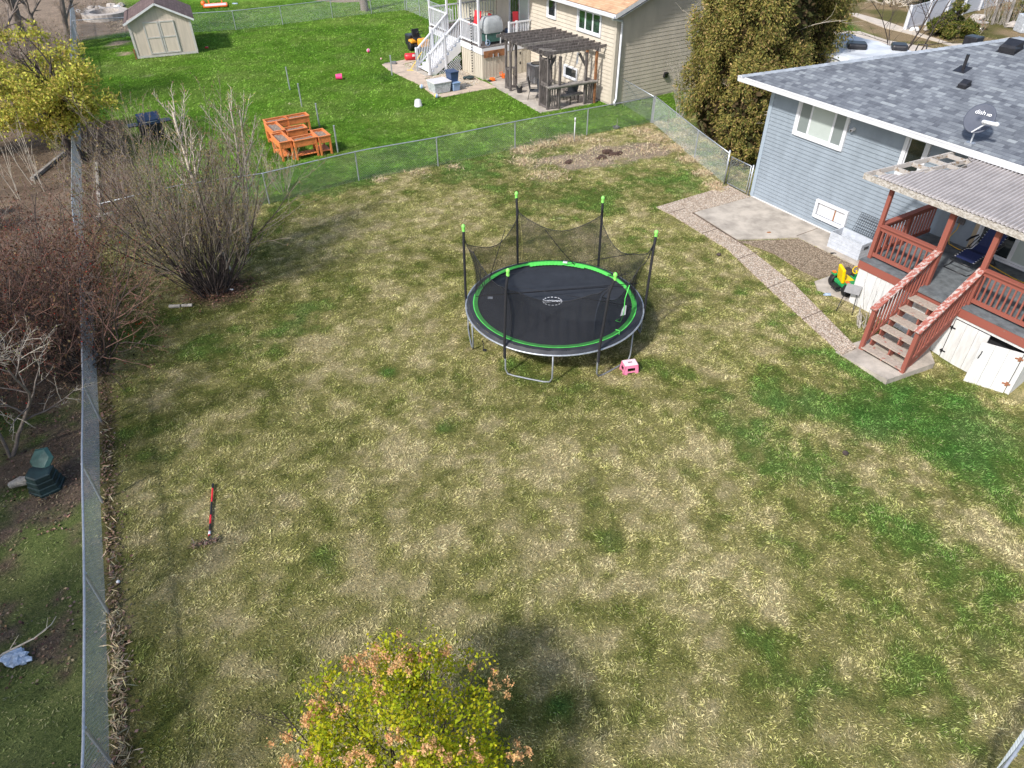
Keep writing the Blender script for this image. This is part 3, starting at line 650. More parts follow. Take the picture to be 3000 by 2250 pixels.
# ================================================================ BLUE HOUSE
bh = thing('blue_house', 'blue grey vinyl sided house with a grey shingle hip roof', 'house', H(0, 0))
wf = lambda s, o, z: H(s, -o, z)
mb = MB(); siding(mb, wf, .1, 15, .10, 3.90, .127, .030)
mb.face([H(0,.02,0), H(15,.02,0), H(15,.02,3.9), H(0,.02,3.9)])
mb.face([H(2.1,9.6,0), H(0,.02,0), H(0,.02,3.9), H(2.1,9.6,3.9)])
ef = lambda s, o, z: H(-o+s*.2188, s, z); siding(mb, ef, .1, 9.6, .10, 3.90, .127, .030)
mb.build('wall', 'blue_siding', bh)
MB(Hf).box((-.04,-.038,.08),(.1,.1,3.9)).build('corner_board', 'blue_trim', bh)
MB(Hf).box((-.005,-.02,-.05),(15,.015,.11)).build('foundation_strip', 'white_paint', bh)
window(bh, wf, 1.12, 3.03, 2.62, 3.78, [(1.22,1.66,'screen'),(1.66,2.52,'blind'),(2.52,2.93,'screen')], .1, deep=.075, sash=.034)
window(bh, wf, 4.90, 5.66, 2.55, 3.78, [(5.05,5.52,'glass_window')] if 'glass_window' in M else [(5.03,5.53,'glass_dark')], .12, deep=.075)
window(bh, wf, 2.67, 3.89, .36, .96, [(2.76,3.42,'curtain_white'),(3.42,3.80,'curtain_white')], .09, deep=.10, sashmat='galvanised_dark', sash=.018)
MB(Hf).box((3.40,-.052,.47),(3.44,-.040,.85)).build('mullion', 'rust_wood', bh)
# patio door behind the deck cover
dmb = MB(Hf); dmb.box((7.58,-.05,1.35),(7.70,-.0,3.45)); dmb.build('door_casing', 'orange_wood2' if 'orange_wood2' in M else 'cardboard', bh)
window(bh, wf, 7.70, 9.75, 1.37, 3.42, [(7.76,8.7,'glass_dark'),(8.7,9.69,'blind')], .06, 'patio_door', .07, sash=.05)
window(bh, wf, 10.1, 11.4, 2.2, 3.4, [(10.2,11.3,'glass_dark')], .1)
MB(Hf).box((7.09,-.07,1.90),(7.28,-.02,2.06)).build('outlet_box', 'weathered', bh)
# camera
mb = MB(); c0 = H(3.23,-.02,3.37); c1 = H(3.23,-.17,3.34); mb.tube([c0, H(3.23,-.06,3.36)], .05, 10); mb.tube([H(3.23,-.05,3.37), c1], .045, 12); cw = mb.build('security_camera', 'white_plastic', bh, True, sharp=40)
MB().tube([c1, H(3.23,-.176,3.339)], .033, 12).build('lens', 'black_plastic', cw)
# roof
E0, EB, EZ, SL = -.9, -.62, 4.03, .278
def rz(b): return EZ + SL*(b-EB)
RB = 4.8; RZ = rz(RB); RA = E0 + (RB-EB)
BBk = 2*RB-EB; AE = 15.5; LB = 1.2   # the far corner of the end slope stands in from the near one
mb = MB(); sl_ = math.hypot(1, SL)
mb.face([H(E0,EB,EZ), H(AE,EB,EZ), H(AE,RB,RZ), H(RA,RB,RZ)], [(0,0),(AE-E0,0),(AE-E0,(RB-EB)*sl_),(RA-E0,(RB-EB)*sl_)])
mb.face([H(LB,BBk,EZ), H(E0,EB,EZ), H(RA,RB,RZ)], [(0,0),(BBk-EB,0),((BBk-EB)/2,(RB-EB)*sl_)])
mb.face([H(AE,BBk,EZ), H(LB,BBk,EZ), H(RA,RB,RZ), H(AE,RB,RZ)], [(0,0),(AE-E0,0),(AE-RA,(RB-EB)*sl_),(0,(RB-EB)*sl_)])
roof = mb.build('roof', 'shingle_blue', bh)
mb = MB()
for A_, B_, n in ((H(E0,EB,EZ), H(RA,RB,RZ), 44), (H(RA,RB,RZ), H(AE,RB,RZ), 52)):   # overlapping ridge caps
    for k in range(n):
        p = A_.lerp(B_, k/n); q = A_.lerp(B_, (k+1.12)/n); d = (q-p).normalized(); s_ = d.cross(Vector((0,0,1))).normalized(); u_ = Vector((0,0,1))
        h0, h1 = .022, .032 ; w = .13; dr = .045
        mb.face([p-s_*w-u_*(dr-h1), q-s_*w-u_*(dr-h0), q+u_*(h0+.01), p+u_*(h1+.012)]); mb.face([p+u_*(h1+.012), q+u_*(h0+.01), q+s_*w-u_*(dr-h0), p+s_*w-u_*(dr-h1)])
        mb.face([p-s_*w-u_*(dr-h1), p+u_*(h1+.012), p+s_*w-u_*(dr-h1)])
simple('cap_shingle', (.27, .30, .34), .9, .2, 3)
mb.build('ridge_cap', 'cap_shingle', roof)
mb = MB(Hf); mb.box((E0+.06,EB+.06,3.90),(AE,.0,3.92)); mb.face([(E0+.06,0,3.91),(0.1,0,3.91),(LB+1.0,BBk,3.91),(LB+.06,BBk,3.91)]); mb.build('soffit', 'soffit', bh)
mb = MB(); gut = [(-.015,.0),(-.02,-.13),(-.06,-.145),(-.11,-.14),(-.125,-.03),(-.135,.0),(-.115,.0),(-.10,-.025)]
def runprof(mb, A_, B_, out, prof):
    b0 = len(mb.v)
    for P_ in (A_, B_):
        for o, z in prof: mb.v.append(tuple(P_ + out*(-o) + Vector((0,0,z))))
    n = len(prof)
    for k in range(n-1): mb.f.append([b0+k, b0+n+k, b0+n+k+1, b0+k+1])
on = -HN; out3 = Vector((on.x, on.y, 0)); ou = Vector((-HU.x, -HU.y, 0))
runprof(mb, H(E0-.05,EB+.0,EZ-.005), H(AE,EB+.0,EZ-.005), out3, gut); runprof(mb, H(LB,BBk,EZ-.005), H(E0,EB-.05,EZ-.005), ou, gut)
mb.box_ = None
for (a_, b_) in (((E0-.02,EB-.02),(AE,EB+.02)),):
    m2 = MB(Hf); m2.box((a_[0],a_[1],EZ-.15),(b_[0],b_[1],EZ-.006)); m2.beam((E0,EB+.03,EZ-.08),(LB,BBk,EZ-.08),.04,.14); m2.build('fascia', 'white_paint', bh)
mb.build('gutter', 'white_vinyl', bh)
def roofvent(a, b, w, d, h, hood=True, name='roof_vent'):
    z = rz(b); mb = MB(Hf)
    mb.face([(a-w*.58,b-d*.62,rz(b-d*.62)+.012),(a+w*.58,b-d*.62,rz(b-d*.62)+.012),(a+w*.58,b+d*.6,rz(b+d*.6)+.012),(a-w*.58,b+d*.6,rz(b+d*.6)+.012)])
    v = [(a-w/2,b-d/2,rz(b-d/2)),(a+w/2,b-d/2,rz(b-d/2)),(a+w/2,b+d/2,rz(b+d/2)),(a-w/2,b+d/2,rz(b+d/2))]
    t = [(a-w*.42,b-d*.36,z+h*.55),(a+w*.42,b-d*.36,z+h*.55),(a+w*.5,b+d*.38,z+h),(a-w*.5,b+d*.38,z+h)]
    m2 = [(a-w*.5,b-d*.5,z+h*.30),(a+w*.5,b-d*.5,z+h*.30)]
    mb.face([v[0],v[1],m2[1],m2[0]]); mb.face([m2[0],m2[1],t[1],t[0]]); mb.face([t[0],t[1],t[2],t[3]]); mb.face([v[1],v[2],t[2],t[1],m2[1]]); mb.face([v[3],v[0],m2[0],t[0],t[3]]); mb.face([v[2],v[3],t[3],t[2]])
    return mb.build(name, 'black_plastic', roof)
roofvent(4.75, 4.1, .46, .42, .27); roofvent(4.97, 1.85, .24, .24, .17)
mb = MB(Hf); mb.face([(4.2,2.42,rz(2.42)+.012),(4.55,2.42,rz(2.42)+.012),(4.55,2.80,rz(2.80)+.012),(4.2,2.80,rz(2.80)+.012)]); mb.tube([(4.38,2.62,rz(2.6)),(4.38,2.62,rz(2.6)+.42)], .045, 12); mb.build('vent_pipe', 'black_plastic', roof)
mb = MB(Hf); zz_ = rz(4.0)-.02; mb.box((3.2,4.3,zz_-.35),(3.62,4.7,zz_+.13)); mb.build('roof_vent', 'black_plastic', roof, bevel=.03)
# satellite dish on the roof
dp = H(6.80,-.42,rz(-.42)+.01); dr = thing('satellite_dish', 'dark grey satellite dish standing on the blue house roof edge', 'satellite dish', dp)
aim = Vector((-.62,-.58,.62)).normalized(); dc = dp+Vector((0.0,0.02,.62))
sx = aim.cross(Vector((0,0,1))).normalized()*-1; sy = aim.cross(sx).normalized(); sy = sy if sy.z > 0 else -sy
sx = sy.cross(aim).normalized(); print('dish', sx, sy, aim)
mb = MB(); rings = [(0,-.045),(.12,-.041),(.22,-.028),(.30,-.008),(.335,.004),(.34,-.006)]; b0 = 0
for r, o in rings:
    for k in range(28):
        t = 2*math.pi*k/28; mb.v.append(tuple(dc+sx*math.cos(t)*r+sy*math.sin(t)*r*1.12+aim*o))
for i in range(len(rings)-1):
    for k in range(28): k2 = (k+1) % 28; mb.f.append([i*28+k, i*28+k2, (i+1)*28+k2, (i+1)*28+k])
dsh = mb.build('reflector', 'dish_grey', dr, True); sm = dsh.modifiers.new('thick', 'SOLIDIFY'); sm.thickness = .01
MB().tube([dp, dp+Vector((0,0,.35)), dc-aim*.06], .022, 8).build('mast', 'white_plastic', dr, True)
mb = MB(Hf); mb.box((6.70,-.52,rz(-.52)),(6.90,-.34,rz(-.42)+.03)); mb.build('foot', 'galvanised', dr)
armend = dc - sy*.16 + aim*.30 + sx*.30; mb = MB(); mb.beam(dc-sy*.36, armend, .035, .03); mb.build('arm', 'white_plastic', dr)
mb = MB(); mb.beam(armend-sx*.12, armend+sx*.24, .10, .07); mb.ball(armend+sx*.20, .06, 10, (1,1,.8)); mb.ball(armend-sx*.10-aim*.03, .055, 10); mb.build('receiver', 'white_plastic', dr, True)
def text_mesh(name, s, size, origin, ex, ey, mat, parent, bold=0):
    cu = bpy.data.curves.new(name+'_c', 'FONT'); cu.body = s; cu.size = size; cu.extrude = .001; cu.align_x = 'CENTER'; cu.offset = bold
    to = bpy.data.objects.new(name+'_t', cu); COL.objects.link(to); bpy.context.view_layer.update()
    dg = bpy.context.evaluated_depsgraph_get(); me = bpy.data.meshes.new_from_object(to.evaluated_get(dg)); me.name = name
    COL.objects.unlink(to); bpy.data.objects.remove(to)
    ez = ex.cross(ey); off = OFF[parent.name]
    for v in me.vertices: v.co = origin + ex*v.co.x + ey*v.co.y + ez*v.co.z - off
    me.materials.clear(); me.materials.append(M[mat]); o = bpy.data.objects.new(name, me); COL.objects.link(o); o.parent = parent; OFF[o.name] = off
    return o
text_mesh('lettering', 'dish', .155, dc+aim*.004-sx*.05+sy*.10, sx, sy, 'white_plastic', dr); text_mesh('lettering', 'HD', .075, dc+aim*.004+sx*.165+sy*.10, sx, sy, 'white_plastic', dr, .004)
# ================================================================ RED DECK
DZ, DB, DA0, DA1 = 1.33, -3.02, 6.40, 11.12
dk = thing('wooden_deck', 'raised deck with red painted railings and grey carpet on the blue house', 'deck', H(DA0, DB))
P1, P2, P3 = (6.50,-2.74), (8.17,-2.74), (9.28,-2.74)
mb = MB(Hf); mb.box((DA0,DB,DZ-.03),(DA1,-.03,DZ)); mb.box((8.2,DB-.05,DZ-.10),(9.25,DB-.002,DZ-.004)); mb.build('carpet', 'carpet', dk)
mb = MB(Hf); mb.box((DA0-.0,DB+.01,DZ-.26),(DA1-.02,DB+.05,DZ-.032)); mb.box((DA0+.01,DB+.05,DZ-.26),(DA0+.05,-.03,DZ-.032)); mb.box((DA1-.06,DB+.05,DZ-.26),(DA1-.02,-.03,DZ-.032)); mb.build('rim_board', 'cedar_paint', dk)
mb = MB(Hf)
def plank(mb, a0, a1, z0, z1, b, t=.02):
    n = max(1, round((a1-a0)/.28)); w = (a1-a0)/n
    for k in range(n): mb.box((a0+k*w+.003,b-.001*(k % 2),z0),(a0+(k+1)*w-.003,b+t,z1))
plank(mb, DA0+.06, 9.28, -.2, DZ-.26, DB+.03); plank(mb, 10.98, DA1-.03, -.25, DZ-.26, DB+.03)
mb.box((9.28,DB+.04,DZ-.34),(10.98,DB+.06,DZ-.26))
for k in range(9): mb.box((DA1-.06,DB+.055+k*.32,-.25),(DA1-.04,DB+.055+k*.32+.315,DZ-.26)); mb.box((DA0+.06,DB+.055+k*.32,-.1),(DA0+.08,DB+.055+k*.32+.315,DZ-.26))
mb.build('skirting', 'white_wood', dk)
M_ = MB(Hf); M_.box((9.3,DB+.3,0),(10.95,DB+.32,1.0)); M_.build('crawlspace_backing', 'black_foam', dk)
d1 = MB(Hf); plank(d1, 9.30, 10.16, -.18, DZ-.36, DB+.012, .022); d1 = d1.build('skirt_door', 'white_wood', dk)
for z in (.02, .72): MB(Hf).box((9.24,DB+.0,z),(9.38,DB+.011,z+.035)).box((9.27,DB-.006,z-.035),(9.31,DB+.011,z+.07)).build('hinge', 'black_metal', d1)
MB(Hf).tube([(10.08,DB+.01,.50),(10.08,DB-.04,.55),(10.10,DB-.04,.68),(10.1,DB+.01,.74)], .012, 6).build('handle', 'black_metal', d1, True)
hx, hy = 10.97, DB+.01; ang = R(24); ca, sa = math.cos(ang), math.sin(ang)
def dof(p): return H(hx - p[0]*ca + p[1]*sa, hy - p[0]*sa - p[1]*ca, p[2])
d2 = MB(dof)
for k in range(3): d2.box((.0+k*.29,0.0,-.2),(.285+k*.29,.022,DZ-.37))
d2 = d2.build('skirt_door', 'white_wood', dk); d2['label'] = 'white skirt door standing ajar with rusty hinges'
for z in (.05, .78): MB(dof).box((-.05,.023,z),(.12,.032,z+.04)).box((.0,.023,z-.04),(.05,.036,z+.08)).build('hinge', 'terracotta', d2)
MB(dof).tube([(.80,.03,.52),(.80,.06,.56),(.78,.06,.68),(.78,.03,.74)], .012, 6).build('handle', 'black_metal', d2, True)
# posts that carry the cover
for (a_, b_), w_ in ((P1,.10), (P2,.13), (P3,.12), ((11.0,-2.74),.11)):
    MB(Hf).box((a_-w_/2,b_-w_/2,DZ+.001),(a_+w_/2,b_+w_/2,3.38)).build('post', 'cedar_paint', dk, bevel=.006)
def railing(p, q, top=.96, low=.13, n=10, mat_top='cedar_paint', name='railing'):
    p, q = Vector((p[0],p[1],DZ)), Vector((q[0],q[1],DZ)); mb = MB(Hf)
    d = (q-p).normalized()
    mb.beam(p+Vector((0,0,top)), q+Vector((0,0,top)), .15, .04); mb.beam(p+d*.05+Vector((0,0,top-.09)), q-d*.05+Vector((0,0,top-.09)), .04, .10); mb.beam(p+d*.05+Vector((0,0,low)), q-d*.05+Vector((0,0,low)), .04, .10)
    for k in range(n):
        c = p.lerp(q, (k+1)/(n+1)); mb.beam(c+Vector((0,0,low-.02)), c+Vector((0,0,top-.06)), .036, .036)
    return mb.build(name, mat_top, dk)
railing(P1, P2, n=11); railing(P3, (11.0,-2.74), n=13); railing((6.5,-2.7), (6.5,-.08), n=17)
MB(Hf).box((6.47,-1.42,DZ),(6.54,-1.33,DZ+.94)).build('post', 'cedar_paint', dk)
# stairs: 7 risers
SA0, SA1, SB1 = 8.14, 9.28, DB-.03; NR = 7; rise = (DZ+.12)/NR; run = .268
def sz(b): return -.12 + 0
for sa_ in (SA0+.04, (SA0+SA1)/2, SA1-.04):
    mb = MB(Hf); b0 = SB1; z0 = DZ-.04; w_ = .038
    top = [(b0, DZ-.20)]; 
    # notched stringer as a saw-toothed prism
    pr = [(b0, DZ-rise-.03)]
    for k in range(NR-1):
        bb = b0-k*run; zz = DZ-(k+1)*rise-.03; pr += [(bb, zz), (bb-run, zz)]
    pr += [(b0-(NR-1)*run, -.14), (b0-(NR-1)*run+.22, -.14), (b0, DZ-rise-.34)]
    pr = pr[1:]; n = len(pr); i0 = len(mb.v)
    for x_ in (sa_-w_/2, sa_+w_/2):
        for (b_, z_) in pr: mb.P((x_, b_, z_))
    mb.f.append([i0+k for k in range(n)]); mb.f.append([i0+n+k for k in range(n)][::-1])
    for k in range(n): mb.f.append([i0+k, i0+n+k, i0+n+(k+1) % n, i0+(k+1) % n])
    mb.build('stringer', 'cedar_paint', dk)
for k in range(NR-1):
    bb = SB1-k*run; zz = DZ-(k+1)*rise; mb = MB(Hf); mb.box((SA0+.0,bb-run-.03,zz-.035),(SA1-.0,bb-run/2-.012,zz)); mb.box((SA0+.001,bb-run/2-.008,zz-.036),(SA1-.001,bb-.02,zz+.001))
    mb.build('tread', 'peel_tread', dk)
mb = MB(Hf); mb.box((SA0+.06,SB1-(NR-1)*run-.005,-.13),(SA1-.06,SB1-(NR-1)*run+.02,-.0)); mb.build('kick_board', 'peel_tread', dk)
NBt = SB1-(NR-1)*run+.03
for sa_, pa in ((SA0-.02, P2), (SA1+.02, P3)):
    newel = Vector((sa_, NBt, -.14)); MB(Hf).box((sa_-.05,NBt-.05,-.15),(sa_+.05,NBt+.05,1.22)).build('newel_post', 'cedar_paint', dk, bevel=.005)
    t0 = Vector((sa_, NBt-.10, 1.20)); t1 = Vector((pa[0], pa[1]-.02, DZ+.97))
    MB(Hf).beam(t0, t1, .17, .04).build('handrail', 'peel_red', dk)
    l0 = Vector((sa_, NBt, .20)); l1 = Vector((pa[0], pa[1], DZ+.06)); mb = MB(Hf); mb.beam(l0, l1, .04, .11); u0 = Vector((sa_, NBt, 1.14)); u1 = Vector((pa[0], pa[1], DZ+.87)); mb.beam(u0, u1, .04, .09)
    for k in range(13):
        t = (k+1)/14; mb.beam(l0.lerp(l1, t), u0.lerp(u1, t), .036, .036)
    mb.build('stair_railing', 'cedar_paint', dk)
# ================================================================ PATIO COVER
CB, CZ, CR, CRZ = -3.02, 3.55, -.60, 3.86
pc = thing('patio_cover', 'dusty corrugated patio cover with its left edge broken open over the red deck', 'patio cover', H(5.8, CB, 3.4))
def cz(b): return CZ + (CRZ-CZ)*(b-CB)/(CR-CB)
def ca0(b): return 5.83 + (6.60-5.83)*(b-CB)/(CR-CB)
MB(Hf).box((5.80,CB-.05,CZ-.165),(9.93,CB,CZ-.01)).build('front_beam', 'peel_beam', pc)
MB(Hf).box((9.94,CB-.03,CZ-.19),(13,CB,CZ-.02)).build('front_beam', 'orange_wood3' if 'orange_wood3' in M else 'cardboard', pc)
mb = MB(Hf); A_ = (5.83,CB,CZ-.06); B_ = (6.60,CR,CRZ-.06); mb.beam(A_, B_, .04, .12); mb.build('edge_board', 'frame_grey', pc)
mb = MB(Hf); mb.beam((6.30,CB,CZ-.07), (7.10,CR,CRZ-.07), .04, .11)
for k in range(5):
    t = (k+.6)/5; b_ = CB+(CR-CB)*t; mb.beam((ca0(b_),b_,cz(b_)-.07),(ca0(b_)+1.2,b_-.0,cz(b_)-.07), .04, .10)
mb.beam((6.5,-2.2,cz(-2.2)-.075),(7.2,-1.5,cz(-1.5)-.075), .035, .09)
mb.build('framing', 'frame_grey', pc)
mb = MB(Hf)
for k in range(8): a_ = 7.2+k*.61; mb.beam((a_,CB+.01,CZ-.08),(a_,CR,CRZ-.08), .04, .13)
mb.build('rafters', 'weathered_pale', pc)
# torn left margin of the panel
tear = [(-3.08,6.15),(-2.9,6.2),(-2.75,6.32),(-2.6,6.55),(-2.42,6.60),(-2.3,6.55),(-2.1,6.82),(-1.95,6.85),(-1.7,7.00),(-1.5,7.25),(-1.2,7.32),(-1.1,7.22),(-.9,7.25),(-.8,7.1),(-.62,6.95)]
bs = sorted(set([t[0] for t in tear] + list(np.linspace(-3.08,-.62,14)))); a_s = np.arange(6.15, 13.0, .0085)
mb = MB(); pit = .098; cols_ = {}
for b_ in bs:
    al = np.interp(b_, [t[0] for t in tear], [t[1] for t in tear]) + random.uniform(-.02,.02); row = []
    for a_ in a_s:
        aa = max(a_, al); row.append(len(mb.v)); mb.v.append(tuple(H(aa, b_, cz(b_)+.019+.019*math.sin(2*math.pi*aa/pit))))
    cols_[b_] = row
for i in range(len(bs)-1):
    r0, r1 = cols_[bs[i]], cols_[bs[i+1]]
    for k in range(len(a_s)-1):
        if Vector(mb.v[r0[k]]) == Vector(mb.v[r0[k+1]]) and Vector(mb.v[r1[k]]) == Vector(mb.v[r1[k+1]]): continue
        mb.f.append([r0[k], r0[k+1], r1[k+1], r1[k]])
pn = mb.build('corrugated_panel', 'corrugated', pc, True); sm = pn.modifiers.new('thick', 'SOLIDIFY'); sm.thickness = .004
# ================================================================ THINGS ROUND THE BLUE HOUSE
# lounge chair
lc = thing('lounge_chair', 'navy reclining lounge chair with black frame under the patio cover', 'lounge chair', H(8.2,-1.1,DZ), None)
def LF_(p): return H(8.2+p[0]*.97+p[1]*.08, -1.32+p[1]+0*p[0], DZ+p[2])
prof = [(0,.30),(.35,.42),(.62,.36),(.80,.46),(1.0,.78),(1.18,1.14)]
mb = MB(LF_)
for i in range(len(prof)-1):
    (y0,z0),(y1,z1) = prof[i], prof[i+1]; mb.face([(-.25,y0,z0),(.25,y0,z0),(.25,y1,z1),(-.25,y1,z1)])
    mb.face([(-.25,y1,z1-.012),(.25,y1,z1-.012),(.25,y0,z0-.012),(-.25,y0,z0-.012)])
mb.build('sling', 'navy', lc)
mb = MB(LF_)
for s in (-1,1): mb.tube([(s*.29,y,z+.01) for y,z in prof], .013, 8)
mb.tube([(-.29,0,.31),(-.27,-.14,.24),(.27,-.14,.24),(.29,0,.31)], .013, 8); mb.tube([(-.29,1.18,1.15),(.29,1.18,1.15)], .013, 8)
mb.tube([(-.33,-.22,.02),(-.33,.0,.02),(-.33,.7,.5),(-.33,.9,.62)], .013, 8); mb.tube([(.33,-.22,.02),(.33,0,.02),(.33,.7,.5),(.33,.9,.62)], .013, 8); mb.tube([(-.33,-.22,.02),(.33,-.22,.02)], .013, 8)
for s in (-1,1): mb.tube([(s*.33,.95,.02),(s*.33,.55,.45)], .013, 8)
mb.tube([(-.33,.95,.02),(.33,.95,.02)], .013, 8); mb.build('frame', 'black_metal', lc, True)
mb = MB(LF_)
for s in (-1,1):
    for k in range(24):
        t = k/23*(len(prof)-1); i = min(int(t), len(prof)-2); f_ = t-i; y = prof[i][0]*(1-f_)+prof[i+1][0]*f_; z = prof[i][1]*(1-f_)+prof[i+1][1]*f_
        mb.beam((s*.235,y,z+.006),(s*.285,y,z+.012), .009, .006)
mb.build('lacing', 'white_plastic', lc)
for s in (-1,1): MB(LF_).tube([(s*.36,.42,.60),(s*.37,.60,.64),(s*.36,.86,.66)], [.022,.032,.022], 8).build('armrest', 'black_plastic', lc, True)
mb = MB(); mb.tube([H(*p) for p in ((7.18,-.08,1.92),(7.2,-.14,1.75),(7.1,-.16,1.5),(7.2,-.25,1.36),(7.5,-.3,1.345),(7.9,-.28,1.345),(8.6,-.45,1.345),(9.2,-.6,1.345),(10.0,-.62,1.345),(10.8,-.7,1.345))], .011, 6); props(mb.build('extension_cord', 'cord_yellow', None, True), 'yellow extension cord from the wall outlet across the deck floor', 'cord')
mb = MB(); c_ = H(10.55,-2.35,DZ+.09); mb.lathe((c_.x,c_.y,DZ+.01), [(.13,0),(.15,.03),(.15,.15),(.10,.17),(.05,.16)], 16); props(mb.build('black_tub', 'black_plastic', None, True, sharp=40), 'round black tub behind the right deck railing', 'tub')
# storage box with a wire lid
bx0 = thing('storage_box', 'open grey wicker look storage box against the blue house wall', 'storage box', H(4.6,-.6))
mb = MB(Hf); w0 = .56
mb.box((4.02,-.86,.04),(5.10,-.84,w0)); mb.box((4.02,-.30,.04),(5.10,-.28,w0)); mb.box((4.0,-.86,.04),(4.02,-.28,w0)); mb.box((5.10,-.86,.04),(5.12,-.28,w0)); mb.box((4.02,-.84,.05),(5.1,-.30,.07))
for k in range(5): mb.box((3.995,-.87,.08+k*.1),(5.125,-.861,.165+k*.1)); mb.box((5.121,-.86,.08+k*.1),(5.128,-.28,.165+k*.1))
mb.build('body', 'wicker', bx0)
MB(Hf).box((4.1,-.8,.07),(4.9,-.34,.36)).build('folded_liner', 'clear_tote', bx0, bevel=.03)
mb = MB(Hf); lf0, lf1 = Vector((4.32,-.30,.60)), Vector((5.16,-.30,.60)); lu = Vector((0.03,.18,.56))
for k in range(13): t = k/12; p_ = lf0.lerp(lf1, t); mb.tube([p_, p_+lu], .006, 4, False)
for k in range(9): t = k/8; mb.tube([lf0+lu*t, lf1+lu*t], .006, 4, False)
mb.build('wire_lid', 'black_metal', bx0)
MB(Hf).box((5.122,-.72,.38),(5.14,-.52,.46)).build('handle', 'black_plastic', bx0)
# toy tractor
ttp = H(6.05,-2.55,.045); tt = thing('toy_tractor', 'green and yellow ride on toy tractor by the deck', 'toy tractor', ttp)
TA = math.atan2(HN.y, HN.x) - R(18)
def TF(p): c, s = math.cos(TA), math.sin(TA); return Vector((ttp.x+p[0]*c-p[1]*s, ttp.y+p[0]*s+p[1]*c, ttp.z+p[2]))
def wheel(mb, c, r, w, F=None, n=18):
    # wheel with its axle along local y; rounded shoulders
    prof = [(.3,-.5),(.85,-.5),(1,-.3),(1,.3),(.85,.5),(.3,.5)]; b0 = len(mb.v)
    for rr, o in prof:
        for k in range(n): t = 2*math.pi*k/n; rk = rr*(1+(.04 if (k % 2 and rr > .9) else 0)); mb.P((c[0]+r*rk*math.cos(t), c[1]+w*o, c[2]+r*rk*math.sin(t)))
    for i in range(len(prof)-1):
        for k in range(n): k2 = (k+1) % n; mb.f.append([b0+i*n+k, b0+i*n+k2, b0+(i+1)*n+k2, b0+(i+1)*n+k])
    mb.f.append([b0+k for k in range(n)]); mb.f.append([b0+(len(prof)-1)*n+k for k in range(n)][::-1])
for s in (-1,1):
    m_ = MB(TF); wheel(m_, (-.22,s*.31,.20), .20, .16); m_.build('rear_wheel', 'rubber', tt, True, sharp=35)
    m_ = MB(TF); wheel(m_, (.42,s*.24,.14), .14, .11); m_.build('front_wheel', 'rubber', tt, True, sharp=35)
MB(TF).box((-.35,-.22,.20),(.22,.22,.32)).box((.2,-.12,.22),(.62,.12,.45)).build('body', 'green_toy', tt, bevel=.03)
for s in (-1,1): MB(TF).box((-.36,s*.31-.09,.36),(-.04,s*.31+.09,.44)).build('fender', 'green_toy', tt, bevel=.025)
for s in (-1,1): MB(TF).box((-.37,s*.31-.05,.44),(-.28,s*.31+.05,.47)).build('tail_light', 'orange', tt)
MB(TF).beam((-.30,0,.34),(-.38,0,.78), .38, .09, (1,0,0)).box((-.30,-.19,.32),(.02,.19,.40)).build('seat', 'yellow', tt, bevel=.03)
MB(TF).tube([(.2,0,.45),(.12,0,.60)], .02, 6).tube([(.10+.09*math.sin(t)*.5, .11*math.cos(t), .62+.09*math.sin(t)) for t in np.linspace(0,6.283,15)], .014, 6).build('steering_wheel', 'yellow', tt, True)
MB(TF).box((.45,-.10,.45),(.62,.10,.50)).box((.3,-.02,.45),(.34,.02,.75)).build('hood_trim', 'black_plastic', tt, bevel=.01)
MB(TF).box((-.5,-.14,.14),(-.36,.14,.22)).build('hitch', 'black_plastic', tt)
# easel-like toy stand in front of the tractor
e = thing('folding_stand', 'small grey folding stand on thin striped legs in front of the toy tractor', 'stand', H(6.55,-3.25))
MB(Hf).face([(6.42,-3.30,.40),(6.78,-3.14,.40),(6.74,-3.02,.62),(6.38,-3.18,.62)]).face([(6.38,-3.17,.61),(6.74,-3.01,.61),(6.78,-3.13,.39),(6.42,-3.29,.39)]).build('panel', 'ac_grey', e)
MB(Hf).tube([(6.46,-3.28,.40),(6.62,-3.72,.02)], .012, 6).build('leg', 'black_metal', e, True); MB(Hf).tube([(6.74,-3.16,.40),(6.98,-3.52,.02)], .012, 6).build('leg', 'black_metal', e, True)
mb = MB(); p = H(5.55,-1.95,.16); mb.ball((p.x,p.y,.17), .17, 12, (1.2,1,.9), .3); props(mb.build('stump', 'bark_dark', None), 'brown rotten stump on the slab behind the toy tractor', 'stump')
p = g(2423,865,.02); mb = MB(); mb.box((p.x-.11,p.y-.035,.02),(p.x+.11,p.y+.035,.05)); mb.box((p.x-.05,p.y+.04,.02),(p.x+.13,p.y+.09,.05)); props(mb.build('sandal', 'bag_blue', None, bevel=.012), 'pale blue sandal lying in the grass by the toy tractor', 'shoe')
p = g(2438,742,.05); props(MB().box((p.x-.05,p.y-.03,.04),(p.x+.05,p.y+.03,.07)).tube([(p.x+.04,p.y,.07),(p.x+.12,p.y-.02,.06)], .015, 6).build('hose_end', 'black_plastic', None, bevel=.01), 'small black plastic hose end on the slab by the storage box', 'hose end')
p = g(2252,685); props(MB().ball((p.x,p.y,.04), .08, 8, (1,.7,.5), .4).build('dead_leaf', 'rust_wood', None), 'curled rusty leaf at the corner of the mulch bed', 'leaf')
